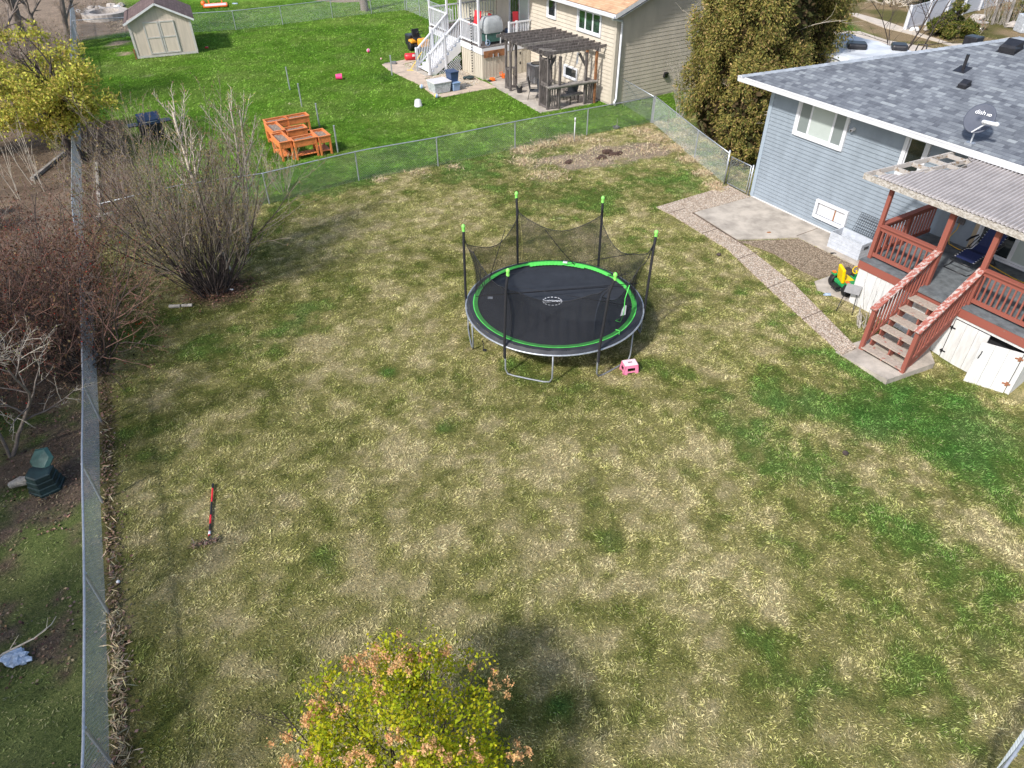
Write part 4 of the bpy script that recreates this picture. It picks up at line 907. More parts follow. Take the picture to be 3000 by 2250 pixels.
# ================================================================ BEIGE HOUSE
nh = thing('beige_house', 'beige lap sided house with a tan shingle roof and white trim', 'house', H(-10.95, 2.3))
NA, NBb, NZ = -10.95, 2.25, 3.92; NEZ, NSL = 4.05, .36
nwf = lambda s, o, z: H(s, NBb-o, z)
mb = MB(); siding(mb, nwf, -21.4, NA-.12, .10, NZ, .175, .034); mb.face([H(-21.4,NBb+.02,0),H(NA,NBb+.02,0),H(NA,NBb+.02,NZ),H(-21.4,NBb+.02,NZ)])
nef = lambda s, o, z: H(NA+o, s, z); RBn = 7.3
def gtop(z):
    if z <= NZ: return (NBb+.12, 12.3)
    d = (z-NZ)/NSL; return (NBb+d, 12.3-d)
siding(mb, nef, NBb+.12, 12.3, .10, 5.7, .175, .013, top=gtop)
mb.face([H(NA-.02,NBb,0),H(NA-.02,12.3,0),H(NA-.02,12.3,NZ),H(NA-.02,RBn,5.75),H(NA-.02,NBb,NZ)])
siding(mb, lambda s,o,z: H(s, 4.4-o, z), -30, -21.4, .1, NZ, .175, .02); mb.face([H(-21.4,NBb,0),H(-21.4,4.4,0),H(-21.4,4.4,NZ),H(-21.4,NBb,NZ)])
mb.build('wall', 'beige_siding', nh)
mb = MB(Hf); mb.box((NA-.12,NBb-.045,.05),(NA+.045,NBb+.0,NZ)); mb.box((NA-.02,NBb,.05),(NA+.045,NBb+.12,NZ)); mb.build('corner_board', 'beige_trim', nh); MB(Hf).box((-21.46,NBb-.045,1.6),(-21.34,NBb+.02,NZ)).build('corner_board', 'beige_trim', nh)
MB(Hf).box((-21.4,NBb-.012,-.05),(NA-.1,NBb+.015,.10)).box((NA-.012,NBb+.1,-.05),(NA+.012,12.3,.10)).build('foundation_strip', 'concrete', nh)
mb = MB(); e0, e1 = -30.0, NA+.42; eb = NBb-.45; ez = NEZ
rrz = ez + NSL*(RBn-eb); sl2 = math.hypot(1, NSL)
mb.face([H(e0,eb,ez),H(e1,eb,ez),H(e1,RBn,rrz),H(e0,RBn,rrz)], [(0,0),(e1-e0,0),(e1-e0,(RBn-eb)*sl2),(0,(RBn-eb)*sl2)])
mb.face([H(e1,2*RBn-eb,ez),H(e0,2*RBn-eb,ez),H(e0,RBn,rrz),H(e1,RBn,rrz)], [(0,0),(e1-e0,0),(e1-e0,(RBn-eb)*sl2),(0,(RBn-eb)*sl2)])
nr = mb.build('roof', 'shingle_tan', nh); sm = nr.modifiers.new('thick', 'SOLIDIFY'); sm.thickness = .03
mb = MB(Hf); mb.beam((e1-.01,eb,ez-.11),(e1-.01,RBn,rrz-.11), .03, .17); mb.beam((e1-.01,2*RBn-eb,ez-.11),(e1-.01,RBn,rrz-.11), .03, .17); mb.box((e0,eb+.0,ez-.17),(e1-.03,eb+.025,ez-.035)); mb.build('fascia', 'white_paint', nh)
mb = MB(Hf); mb.box((e0,eb+.03,NZ-.03),(e1-.03,NBb,NZ-.01)); mb.beam((NA+.2,NBb+.0,NZ+.0),(NA+.2,RBn,NZ+(RBn-NBb)*NSL), .38, .02); mb.build('soffit', 'soffit', nh)
mb = MB(); runprof(mb, H(e0,eb,ez-.03), H(e1,eb,ez-.03), out3, gut); mb.build('gutter', 'white_vinyl', nh)
mb = MB(); mb.tube([H(e1-.15,eb-.07,ez-.14), H(e1-.15,eb-.06,ez-.22), H(NA+.07,NBb+.20,ez-.42), H(NA+.07,NBb+.22,ez-.6), H(NA+.07,NBb+.22,.3), H(NA+.10,NBb+.1,.15), H(NA+.22,NBb+.05,.08)], .055, 8); mb.build('downspout', 'white_vinyl', nh, True, sharp=50)
window(nh, nwf, -13.88, -12.02, 2.78, 3.80, [(-13.78,-13.25,'glass_green'),(-13.25,-12.68,'glass_green'),(-12.68,-12.12,'glass_green')], .09, deep=.08, sash=.05)
window(nh, nwf, -16.42, -15.62, 2.92, 3.88, [(-16.34,-15.70,'glass_dark')], .08, deep=.08, sash=.05)
window(nh, nwf, -14.78, -13.65, .48, 1.06, [(-14.71,-13.72,'glass_dark')], .07, deep=.09)
window(nh, nwf, -20.0, -18.05, 1.62, 3.72, [(-19.93,-19.0,'glass_dark'),(-19.0,-18.12,'blind')], .07, 'patio_door', .08, sash=.05)
window(nh, lambda s,o,z: H(s,4.4-o,z), -23.6, -22.4, 2.6, 3.6, [(-23.5,-22.5,'glass_dark')], .08)
mb = MB(); vb = H(NA+.02,5.45,.96); mb.beam(vb, vb+Vector((HU.x*.12,HU.y*.12,-.03)), .22, .24); mb.build('dryer_vent', 'black_plastic', nh, bevel=.01)
# ---------------------------------------------------------------- white deck
wd = thing('white_deck', 'raised deck with white railings, tall posts and a stair on the beige house', 'deck', H(-18.2,-.7))
WZ = 1.58; C1, C2, C3, C4 = (-18.2,-.72), (-20.05,-.72), (-21.6,-.72), (-23.7,-.72)
mb = MB(Hf); mb.box((-23.8,-.75,WZ-.04),(-17.85,NBb-.04,WZ)); mb.box((-23.8,NBb-.04,WZ-.04),(-21.5,4.3,WZ)); mb.build('floor', 'weathered', wd)
mb = MB(Hf); mb.box((-23.8,-.78,WZ-.34),(-17.83,-.752,WZ-.045)); mb.box((-17.86,-.75,WZ-.34),(-17.83,NBb-.03,WZ-.045)); mb.box((-23.83,-.75,WZ-.34),(-23.8,4.3,WZ-.045)); mb.build('rim_board', 'white_vinyl', wd)
mb = MB(Hf)
def ribs(mb, p, q, z0, z1, step=.1, th=.02):
    p, q = Vector(p), Vector(q); L_ = (q-p).length; n = int(L_/step); d = (q-p)/L_; nrm = Vector((d.y,-d.x))
    for k in range(n):
        a_ = p+d*(k*L_/n+.012); b_ = p+d*((k+1)*L_/n-.006); o = nrm*(th*(1 if k % 2 else .55))
        mb.prism([(a_.x,a_.y),(a_.x+o.x,a_.y+o.y),(b_.x+o.x,b_.y+o.y),(b_.x,b_.y)][::-1], z0, z1)
ribs(mb, (-20.1,-.72), (-17.9,-.72), 0, WZ-.34); ribs(mb, (-17.88,-.72), (-17.88,NBb-.05), 0, WZ-.34)
mb.box((-20.1,-.71,0),(-17.9,-.69,WZ-.34)); mb.box((-17.92,-.7,0),(-17.90,NBb-.05,WZ-.34)); mb.build('skirting', 'beige_panel', wd)
M_ = MB(Hf); M_.box((-17.87,.72,.04),(-17.845,1.62,WZ-.36)); dd_ = M_.build('skirt_door', 'beige_panel', wd); [MB(Hf).box((-17.845,1.50,z_),(-17.83,1.56,z_+.12)).build('hinge', 'black_metal', dd_) for z_ in (.5,.98)]
MB(Hf).box((-17.83,-.68,WZ-.5),(-17.80,.55,WZ-.18)).build('tool_board', 'rust_wood', wd)
for b_ in (-.15,.15): MB(Hf).lathe((-17.77,b_,WZ-.52), [(.03,0),(.03,.17)], 8).build('can', 'galvanised', wd)
ptop = 4.25
for (a_, b_) in (C1, C2, C3, C4, (-23.7,4.2)):
    MB(Hf).box((a_-.05,b_-.05,WZ),(a_+.05,b_+.05,ptop)).build('post', 'white_vinyl', wd, bevel=.006)
for b_, w_ in ((.9,.06),(1.35,.045)): MB(Hf).box((-17.9-.05,b_-.05,WZ-.1 if w_ > .05 else WZ),(-17.9+.05,b_+.05,WZ+1.02)).build('post', 'white_vinyl', wd, bevel=.006)
MB(Hf).box((-24.3,-1.1,ptop+.3),(-17.4,NBb-.5,ptop+.42)).box((-23.8,-.78,ptop),(-17.8,-.66,ptop+.3)).build('porch_roof', 'white_vinyl', wd)
def wrail(p, q, n, z=WZ, top=.95, low=.1, z2=None, name='railing'):
    p = Vector((p[0],p[1],z)); q = Vector((q[0],q[1],z if z2 is None else z2)); mb = MB(Hf)
    mb.beam(p+Vector((0,0,top)), q+Vector((0,0,top)), .09, .06); mb.beam(p+Vector((0,0,low)), q+Vector((0,0,low)), .05, .07)
    for k in range(n): c = p.lerp(q, (k+1)/(n+1)); mb.beam(c+Vector((0,0,low)), c+Vector((0,0,top)), .036, .036)
    return mb.build(name, 'white_vinyl', wd)
wrail((-18.25,-.72),(-20.0,-.72),12); wrail((-21.65,-.72),(-23.65,-.72),12); wrail((-23.7,-.67),(-23.7,4.1),26); wrail((-17.9,.95),(-17.9,NBb-.06),11)
wr, wn_ = 9, WZ/9; wrun = .235
for k in range(wr-1):
    z = WZ-(k+1)*wn_; b_ = -.78-k*wrun; mb = MB(Hf); mb.box((-21.5,b_-wrun-.02,z-.035),(-20.12,b_,z)); mb.box((-21.48,b_-.012,z),(-20.14,b_,z+wn_-.035)); mb.build('step', 'white_vinyl', wd)
for a_ in (-21.56,-20.10):
    pr = []; 
    for k in range(wr-1): z = WZ-(k+1)*wn_; b_ = -.78-k*wrun; pr += [(b_, z+.01), (b_-wrun-.03, z+.01)]
    pr += [(-.78-(wr-1)*wrun-.03, 0), (-.78-(wr-1)*wrun+.3, 0), (-.78, WZ-.62)]; mb = MB(Hf); n = len(pr)
    for x_ in (a_-.02, a_+.02):
        for (b_, z_) in pr: mb.P((x_, b_, z_))
    mb.f += [[k for k in range(n)], [n+k for k in range(n)][::-1]]
    for k in range(n): mb.f.append([k, n+k, n+(k+1) % n, (k+1) % n])
    mb.build('stringer', 'white_paint', wd)
    be = -.78-(wr-1)*wrun-.05
    wrail((a_,be),(a_,-.76),19, 0.05, .95, .12, WZ+.03, 'stair_railing')
    MB(Hf).box((a_-.055,be-.055,0),(a_+.055,be+.055,1.12)).build('newel_post', 'white_vinyl', wd, bevel=.006)
    bm = (be-.75)/2; MB(Hf).box((a_-.05,bm-.05,0),(a_+.05,bm+.05,1.12+WZ/2)).build('newel_post', 'white_vinyl', wd, bevel=.006)
mb = MB(Hf)                                             # lattice under the stair
def latz(b): return max(0, WZ-.62 + (b+.78)*(WZ-.35)/2.0)
for k in range(-16, 22):
    for sgn in (1,-1):
        prev = None; pts = []
        for t in np.linspace(0, 1.2, 13):
            b_ = -2.7+k*.13+sgn*t; z_ = t
            if -2.75 < b_ < -.8 and z_ < latz(b_) and z_ < 1.1: pts.append((-20.07+.006*sgn, b_, z_))
        if len(pts) > 1: mb.beam(pts[0], pts[-1], .012, .028, (0,1,0) )
mb.build('lattice', 'white_vinyl', wd)
mb = MB(Hf); mb.box((-21.7,-3.0,-.02),(-20.0,-2.62,.06)); mb.build('bottom_step', 'concrete', wd)
mb = MB(Hf)
for k in range(15): z_ = .25+k*.13; mb.lathe((-18.75,-.86,z_), [(.005,-.02),(.04,.02),(.045,.045),(.03,.05)], 8)
mb.tube([(-18.75,-.86,.1),(-18.75,-.86,2.9)], .004, 4)
for k in range(9): mb.lathe((-18.75,-.86,2.2+k*.13), [(.005,-.02),(.04,.02),(.045,.045)], 8)
props(mb.build('rain_chain', 'black_metal', None), 'black rain chain of little cups hanging by the white deck corner post', 'rain chain')
# things on the white deck
gr = thing('covered_grill', 'grill under a grey fabric cover on the white deck', 'grill', H(-18.35,.1,WZ))
mb = MB(Hf); n = 12
lv = [(.30,.52,.55),(.33,.56,.75),(.31,.54,1.0),(.26,.47,1.2),(.16,.38,1.28)]
b0 = 0
for (hx_, hy_, z_) in lv:
    for k in range(n*2):
        t = 2*math.pi*k/(n*2); cx, cy = math.cos(t), math.sin(t); s_ = 1/max(abs(cx),abs(cy))**.8; j = 1+random.uniform(-.04,.04); mb.P((-18.4+hx_*cx*s_*j, .12+hy_*cy*s_*j, WZ+z_))
for i in range(len(lv)-1):
    for k in range(n*2): k2 = (k+1) % (n*2); mb.f.append([i*n*2+k, i*n*2+k2, (i+1)*n*2+k2, (i+1)*n*2+k])
mb.f.append([(len(lv)-1)*n*2+k for k in range(n*2)]); mb.build('cover', 'cover_grey', gr, True, sharp=70)
MB(Hf).box((-18.65,-.3,WZ+.12),(-18.15,.5,WZ+.56)).build('cabinet', 'bin_green', gr, bevel=.02)
mb = MB(Hf)
for a_, b_ in ((-18.65,-.32),(-18.15,-.32),(-18.65,.52),(-18.15,.52)): mb.box((a_-.02,b_-.02,WZ),(a_+.02,b_+.02,WZ+.5))
mb.build('legs', 'white_paint', gr)
m_ = MB(Hf); m_.tube([(-18.05+.0,-.30+.13*math.cos(t),WZ+.14+.13*math.sin(t)) for t in np.linspace(0,6.283,19)], .018, 6); m_.lathe((-18.06,-.30,WZ+.12), [(.04,0),(.04,.04)], 8); m_.build('wheel', 'blue_tote', gr, True)
MB(Hf).tube([(-18.75,-.1,WZ+1.34),(-18.72,-.1,WZ+1.44),(-18.72,.4,WZ+1.44),(-18.75,.4,WZ+1.34)], .015, 6).build('handle', 'terracotta', gr, True)
for i, (a_, b_, rz_, lb) in enumerate(((-21.0,.6,.3,'red folding chair seen through the left deck railing posts'),(-20.2,.75,-.2,'red folding chair beside the glass table on the white deck'),(-17.3-.9,1.5,1.2,'tall narrow red folded chair leaning by the sliding door'))):
    c_ = thing('folding_chair', lb, 'chair', H(a_, b_, WZ), 'red chairs on the white deck', HANG+rz_)
    if i < 2:
        MB().box((-.25,-.22,.40),(.25,.22,.44)).build('seat', 'red_bright', c_, local=True); MB().beam((0,.22,.44),(0,.34,1.02), .48, .03, (0,1,0)).build('backrest', 'red_bright', c_, local=True)
        mb = MB()
        for s in (-.24,.24): mb.tube([(s,-.25,0),(s,.28,.75)], .012, 6); mb.tube([(s,.28,0),(s,-.2,.42)], .012, 6)
        mb.build('legs', 'black_metal', c_, True, local=True)
    else:
        MB().beam((0,0,.1),(0,.18,1.35), .30, .06, (0,1,0)).build('seat', 'red_bright', c_, local=True, bevel=.02); MB().tube([(-.12,.2,1.3),(-.12,.22,1.42),(.12,.22,1.42),(.12,.2,1.3)], .012, 6).build('frame', 'black_metal', c_, True, local=True)
tb = thing('glass_table', 'round glass patio table on the white deck', 'table', H(-19.6,.7,WZ)); q_ = H(-19.6,.7)
MB().lathe((q_.x,q_.y,WZ+.70), [(.45,0),(.47,.01),(.45,.02)], 24).build('table_top', 'glass_dark', tb); 
mb = MB()
for k in range(4): t = k*1.571; mb.tube([(q_.x+.4*math.cos(t),q_.y+.4*math.sin(t),WZ),(q_.x+.15*math.cos(t),q_.y+.15*math.sin(t),WZ+.4),(q_.x+.38*math.cos(t),q_.y+.38*math.sin(t),WZ+.7)], .014, 6)
mb.build('legs', 'black_metal', tb, True)
cv = H(-18.2,1.25,WZ); mb = MB(Hf)
mb.box((-18.5,.95,WZ),(-18.0,2.1,WZ+.62)); props(mb.build('covered_furniture', 'navy_tote', None, bevel=.08), 'dark blue covered furniture behind the right hand white railing', 'covered furniture')
# ---------------------------------------------------------------- pergola
pg = thing('pergola', 'weathered wooden pergola with slatted corners over the patio', 'pergola', H(-12,-.7))
PZ = 2.33
posts = [(-12.0,-.68),(-12.72,-.62),(-11.83,-.15),(-15.4,-.58),(-15.95,-.50),(-15.75,-.05),(-11.68,1.78),(-11.74,1.25),(-12.5,1.85),(-15.5,1.9)]
for i, (a_, b_) in enumerate(posts):
    MB(Hf).box((a_-.05,b_-.05,0),(a_+.05,b_+.05,PZ)).build('post', 'rust_wood' if i in (6,8) else 'weathered', pg)
mb = MB(Hf); mb.beam((-16.2,-.62,PZ+.08),(-11.75,-.75,PZ+.08), .04, .16); mb.beam((-16.2,-.50,PZ+.08),(-11.75,-.62,PZ+.08), .04, .16); mb.build('beam', 'weathered', pg)
mb = MB(Hf); mb.beam((-15.7,1.83,PZ+.08),(-11.5,1.83,PZ+.08), .04, .16); mb.build('beam', 'weathered', pg)
for k in range(10):
    t = k/9; a_ = -15.9+t*4.05; q0 = Vector((a_,-1.05,PZ+.20)); q1 = Vector((a_+.28,2.12-.0*t,PZ+.20)); mb = MB(Hf)
    d = (q1-q0).normalized(); mb.beam(q0, q1, .045, .14); mb.face([(q1.x-.02,q1.y,q1.z+.07),(q1.x+.02,q1.y,q1.z+.07),(q1.x+.03,q1.y+.13,q1.z+.07),(q1.x-.01,q1.y+.13,q1.z+.07)])
    i0 = [mb.P((q1.x+s,q1.y,q1.z-.07)) for s in (-.02,.02)]+[mb.P((q1.x+s,q1.y+.13,q1.z+.04)) for s in (-.02,.02)]+[mb.P((q1.x+s,q1.y,q1.z+.07)) for s in (-.02,.02)]+[mb.P((q1.x+s,q1.y+.13,q1.z+.07)) for s in (-.02,.02)]
    mb.f += [[i0[0],i0[2],i0[6],i0[4]],[i0[1],i0[5],i0[7],i0[3]],[i0[0],i0[1],i0[3],i0[2]],[i0[2],i0[3],i0[7],i0[6]],[i0[4],i0[6],i0[7],i0[5]]]
    mb.build('rafter', 'weathered' if k not in (5,) else 'weathered_pale', pg)
mb = MB(Hf)
for a_ in (-12.3,-12.0): mb.beam((a_-.1,-.95,PZ+.30),(a_+.1,-.35,PZ+.24), .05, .05)
for k in range(12): mb.beam((-15.6+.31*k,.2+.9*(k%2),PZ+.27),(-15.6+.31*k,.2+.9*(k%2),PZ+.36), .02, .02)
mb.build('battens', 'weathered_pale', pg)
def slats(p, q, z0, z1, n):
    p = Vector((p[0],p[1],0)); q = Vector((q[0],q[1],0)); mb = MB(Hf)
    for z in (z0, z1): mb.beam(p+Vector((0,0,z)), q+Vector((0,0,z)), .04, .09)
    for k in range(n): c = p.lerp(q, (k+.8)/(n+.6)); mb.beam(c+Vector((0,0,z0)), c+Vector((0,0,z1)), .022, .06, (HN.x,HN.y,0))
    return mb.build('slatted_panel', 'weathered', pg)
slats((-12.0,-.68),(-12.72,-.62),.12,1.02,5); slats((-12.0,-.68),(-11.83,-.15),.12,1.02,4); slats((-15.4,-.58),(-15.95,-.5),.12,1.0,4); slats((-15.95,-.5),(-15.75,-.05),.12,1.0,3); slats((-11.68,1.78),(-11.74,1.25),.12,1.0,4)
slats((-12.72,-.62),(-12.4,-.1),1.15,2.1,4); slats((-12.5,1.85),(-11.68,1.83),.12,.98,4); slats((-12.72,-.6),(-12.0,-.66),1.12,2.15,5)
mb = MB(Hf); mb.beam((-11.95,-.75,1.06),(-11.66,1.85,1.06), .34, .05); mb.beam((-11.85,-.7,1.0),(-11.6,1.8,1.0), .04, .09); mb.build('counter', 'weathered_pale', pg)
for p_, q_ in (((-12.0,-.68,1.75),(-12.0,-.30,PZ)),((-11.76,1.25,1.75),(-11.76,.85,PZ)),((-15.4,-.58,1.8),(-15.1,-.58,PZ))): MB(Hf).beam(p_, q_, .04, .12).build('brace', 'weathered', pg)
bn = thing('bench', 'narrow weathered bench with black legs under the pergola counter', 'bench', H(-12.1,.2))
MB(Hf).beam((-12.1,-.45,.50),(-11.98,1.3,.50), .30, .05).build('seat', 'weathered_pale', bn)
for a_, b_ in ((-12.18,0.08),(-12.0,.62),(-12.0,-.3),(-12.1,1.15)): MB(Hf).box((a_-.018,b_-.018,0),(a_+.018,b_+.018,.48)).build('leg', 'black_metal', bn)
def patio_chair(label, a_, b_, rz_):
    c_ = thing('patio_chair', label, 'chair', H(a_, b_), 'black patio chairs under the pergola', HANG+rz_)
    MB().box((-.25,-.24,.42),(.25,.24,.44)).build('seat', 'screen_black', c_, local=True)
    MB().beam((0,.24,.48),(0,.36,1.0), .50, .02, (0,1,0)).build('backrest', 'screen_black', c_, local=True)
    mb = MB()
    for s in (-.27,.27): mb.tube([(s,-.26,0),(s,-.24,.62),(s,.26,.64),(s,.36,1.02)], .014, 6); mb.tube([(s,.34,0),(s,.25,.45)], .014, 6)
    mb.tube([(-.27,.36,1.02),(.27,.36,1.02)], .014, 6); mb.build('frame', 'black_metal', c_, True, local=True); return c_
simple('screen_black', (.05,.055,.065), .7, .1)
patio_chair('black mesh patio chair facing away beside the flower pot', -13.7, -.25, 2.5); patio_chair('black patio chair next to the bench at the right of the pergola', -12.5, 1.0, -1.9); patio_chair('black patio chair half hidden behind the near slatted corner', -13.0, -.2, 1.2)
sw = thing('patio_table', 'glass topped patio table under the middle of the pergola', 'table', H(-13.1,.6)); q_ = H(-13.1,.65)
MB().lathe((q_.x,q_.y,.70), [(.52,0),(.54,.012),(.52,.02)], 24).build('table_top', 'glass_dark', sw); MB().tube([(q_.x,q_.y,0),(q_.x,q_.y,.7)], .03, 8).lathe((q_.x,q_.y,0), [(.25,0),(.24,.03)], 16).build('pedestal', 'black_metal', sw, True, sharp=40)
p = H(-14.95,-.35); fp = thing('flower_pot', 'black pot with dry stalks at the left foot of the pergola', 'flower pot', p)
MB().lathe(p, [(.11,0),(.15,.26),(.17,.27),(.17,.31),(.14,.31),(.13,.26)], 18).build('pot', 'black_plastic', fp, True, sharp=40)
mb = MB()
for k in range(26): t = random.uniform(0,6.28); r = random.uniform(.02,.2); mb.tube([(p.x+r*.3*math.cos(t),p.y+r*.3*math.sin(t),.28),(p.x+r*math.cos(t),p.y+r*math.sin(t),.28+random.uniform(.12,.26))], [.008,.012], 4)
mb.build('dry_stalks', 'log_bleached', fp)
p = H(-16.1,1.45); ac = thing('air_conditioner', 'dark grey square air conditioner unit by the beige wall', 'air conditioner', p)
MB(Hf).box((-16.5,1.05,.04),(-15.7,1.85,.86)).build('cabinet', 'ac_grey', ac, bevel=.03); MB(Hf).box((-16.5,1.05,.865),(-15.7,1.85,.9)).build('top_cover', 'galvanised', ac, bevel=.01)
MB().lathe((p.x,p.y,.9), [(.32,0),(.32,.03),(.26,.035),(.05,.01)], 24).build('fan_grille', 'black_metal', ac, True)
mb = MB(Hf)
for k in range(7): t = k/6; mb.tube([(-12.3+.03*math.cos(k*2.1),1.15+.03*math.sin(k*2.1),PZ-.1),(-12.3+.04*math.cos(k*2.1),1.15+.04*math.sin(k*2.1),PZ-.55-.05*(k % 3))], .009, 5)
props(mb.build('wind_chime', 'blue_tote', None), 'blue wind chime hanging from the pergola in front of the basement window', 'wind chime')
# ---- loose things on the neighbour path and lawn
def tote(name, a0, a1, b0, b1, z0, h, lab, mat, lidmat):
    c = ((a0+a1)/2, (b0+b1)/2); r = thing(name, lab, 'storage tote', H(*c, z0)); mb = MB(Hf)
    k = .86; v = [(c[0]+(x-c[0])*k, c[1]+(y-c[1])*k, z0) for x, y in ((a0,b0),(a1,b0),(a1,b1),(a0,b1))]; w = [(x,y,z0+h) for x, y in ((a0,b0),(a1,b0),(a1,b1),(a0,b1))]
    i = [mb.P(p) for p in v+w]
    for q in ((0,3,2,1),(4,5,6,7),(0,1,5,4),(1,2,6,5),(2,3,7,6),(3,0,4,7)): mb.f.append([i[j] for j in q])
    mb.build('tub', mat, r, bevel=.02); MB(Hf).box((a0-.02,b0-.02,z0+h),(a1+.02,b1+.02,z0+h+.045)).build('lid', lidmat, r, bevel=.012); return r
tote('storage_tote', -17.75,-16.9,-4.05,-3.1, .03, .48, 'large cloudy white tote with a pale lid on the tan path', 'clear_tote', 'tote_lid')
tote('storage_tote', -17.55,-16.85,-3.02,-2.62, .03, .36, 'light blue tote underneath the navy tote', 'blue_tote', 'blue_tote')
tote('storage_tote', -17.62,-17.02,-3.05,-2.6, .445, .42, 'navy tote with a lid stacked on the light blue tote', 'navy_tote', 'navy_tote')
def ball(name, x, y, r, mats, lab, z=.0):
    p = g(x, y, z); o = MB().ball((p.x,p.y,z+r), r, 18).build(name, mats[0], None, True)
    for k in mats[1:]: o.data.materials.append(M[k])
    for f in o.data.polygons:
        c = f.center; t = math.atan2(c.y-p.y, c.x-p.x); f.material_index = int((t+math.pi)/(2*math.pi)*6) % len(mats)
    return props(o, lab, 'ball')
ball('beach_ball', *z3(430,822), .11, ['white_paint','blue_tote','white_paint','blue_tote'], 'blue and white ball at the edge of the tan path'); ball('beach_ball', *z3(567,908), .11, ['yellow','blue_tote','white_paint'], 'yellow, blue and white ball in front of the white tote')
zt = lambda x, y: (700+.2712*x, .2712*y)
ball('toy_ball', *zt(1402,568), .11, ['pink_pale','hot_pink'], 'pink ball lying on the green lawn'); ball('toy_cup', *zt(1537,646), .055, ['red_bright','white_paint'], 'tiny red and white toy near the stake by the path')
p = g(*zt(1085,858)); props(MB().tube([(p.x-.16,p.y-.03,.14),(p.x+.16,p.y+.02,.14)], [.13,.15], 14).build('toy_bucket', 'hot_pink', None, True, sharp=40), 'bright pink bucket lying on its side in the green lawn', 'bucket')
p = g(*zt(1938,1148)); props(MB().lathe(p, [(.20,0),(.20,.03),(.185,.04),(.15,.28),(.10,.32),(.001,.33)], 18).build('upturned_bucket', 'tote_lid', None, True, sharp=50), 'off white bucket upside down in the green lawn', 'bucket')
# red tank
p = g(*zt(1860,650)); tk = thing('air_tank', 'red air tank lying beside the riding mower', 'tank', p); q_ = Vector((HN.x,HN.y,0))
c0 = p+Vector((-.3,-.1,.2)); dd = Vector((.97,.22,0)).normalized()
MB().tube([c0-dd*.04, c0, c0+dd*.02, c0+dd*.60, c0+dd*.66], [.10,.17,.19,.19,.12], 16).build('cylinder', 'red_paint', tk, True, sharp=50); MB().beam(c0+dd*.42+Vector((-.0,-.18,.08)), c0+dd*.56+Vector((0,-.175,.08)), .02, .13).build('sticker', 'white_paint', tk)
mb = MB(); a_ = g(*zt(1975,560),.9); b_ = g(*zt(1850,760),.03); mb.tube([a_, b_], .016, 6); mb.beam(b_-Vector((.18,0,0)), b_+Vector((.18,.02,0)), .03, .04); props(mb.build('garden_rake', 'yellow', None), 'yellow handled garden rake leaning by the red tank', 'rake')
mb = MB(); p = g(*zt(1660,690),.02); mb.box((p.x-.1,p.y-.14,.03),(p.x+.2,p.y+.14,.14)); mb.tube([(p.x-.1,p.y,.1),(p.x-.45,p.y-.12,.08)], .02, 6); props(mb.build('leaf_blower', 'ac_grey', None, bevel=.02), 'grey hand tool lying at the foot of the path stake', 'tool')
mb = MB(); p = H(-18.35,-1.25,.03); mb.lathe((p.x,p.y,.04), [(.05,0),(.2,.05),(.25,.1),(.22,.12),(.1,.07)], 16); mb.ball((p.x-.28,p.y-.05,.10), .09, 8); props(mb.build('turtle_ornament', 'bin_dark', None, True), 'dark turtle shaped garden ornament on the river rock', 'ornament')
tr = thing('string_trimmer', 'orange battery string trimmer lying by the beige deck skirting', 'trimmer', H(-17.6,-.2))
MB(Hf).tube([(-17.45,-.35,.12),(-17.5,.25,.16)], .015, 6).build('shaft', 'black_metal', tr, True); MB(Hf).box((-17.55,-.55,.04),(-17.3,-.32,.18)).build('head', 'orange', tr, bevel=.03); MB(Hf).lathe((-17.4,-.62,.05), [(.02,0),(.12,.03),(.12,.06)], 12).build('spool', 'black_plastic', tr)
MB(Hf).box((-17.62,.22,.06),(-17.4,.62,.24)).tube([(-17.5,.1,.18),(-17.5,.06,.36),(-17.5,.2,.38),(-17.5,.24,.2)], .022, 6).build('motor', 'orange', tr, bevel=.02)
mb = MB()
for k in range(60):
    a_ = random.uniform(-18.9,-18.1); t = random.uniform(0,6.28); p = H(-19.2+random.gauss(0,.35),-1.25+random.gauss(0,.15),.03); mb.tube([p, p+Vector((math.cos(t)*.1,math.sin(t)*.1,random.uniform(.1,.3)))], .006, 3)
props(mb.build('dead_perennial', 'log_bleached', None), 'dead perennial stalks in the river rock by the white lattice', 'plant')
# riding mower
mp = g(1231,150); mo = thing('riding_mower', 'black and yellow riding mower parked behind the white stairs', 'riding mower', mp, None, R(-60))
MB().box((-.55,-.30,.25),(.45,.30,.40)).build('chassis', 'black_metal', mo, local=True, bevel=.03); MB().box((.25,-.27,.38),(.95,.27,.78)).build('hood', 'orange_yellow', mo, local=True, bevel=.08)
MB().box((-.62,-.45,.42),(-.15,.45,.60)).build('fender', 'orange_yellow', mo, local=True, bevel=.06); MB().box((-.45,-.24,.60),(.0,.24,.70)).beam((-.45,0,.66),(-.55,0,1.12), .46, .10, (1,0,0)).build('seat', 'black_plastic', mo, local=True, bevel=.04)
MB().tube([(.22,0,.75),(.1,0,.98)], .02, 6).tube([(.08+.08*math.sin(t), .19*math.cos(t), 1.0+.10*math.sin(t)) for t in np.linspace(0,6.283,19)], .018, 6).build('steering_wheel', 'black_plastic', mo, True, local=True)
for s in (-1,1):
    m_ = MB(); wheel(m_, (-.40,s*.42,.25), .25, .22); m_.build('rear_wheel', 'rubber', mo, True, local=True, sharp=35); m_ = MB(); wheel(m_, (.68,s*.38,.18), .18, .15); m_.build('front_wheel', 'rubber', mo, True, local=True, sharp=35)
MB().box((-1.35,-.35,.15),(-.65,.35,.75)).build('grass_bagger', 'black_plastic', mo, local=True, bevel=.06)
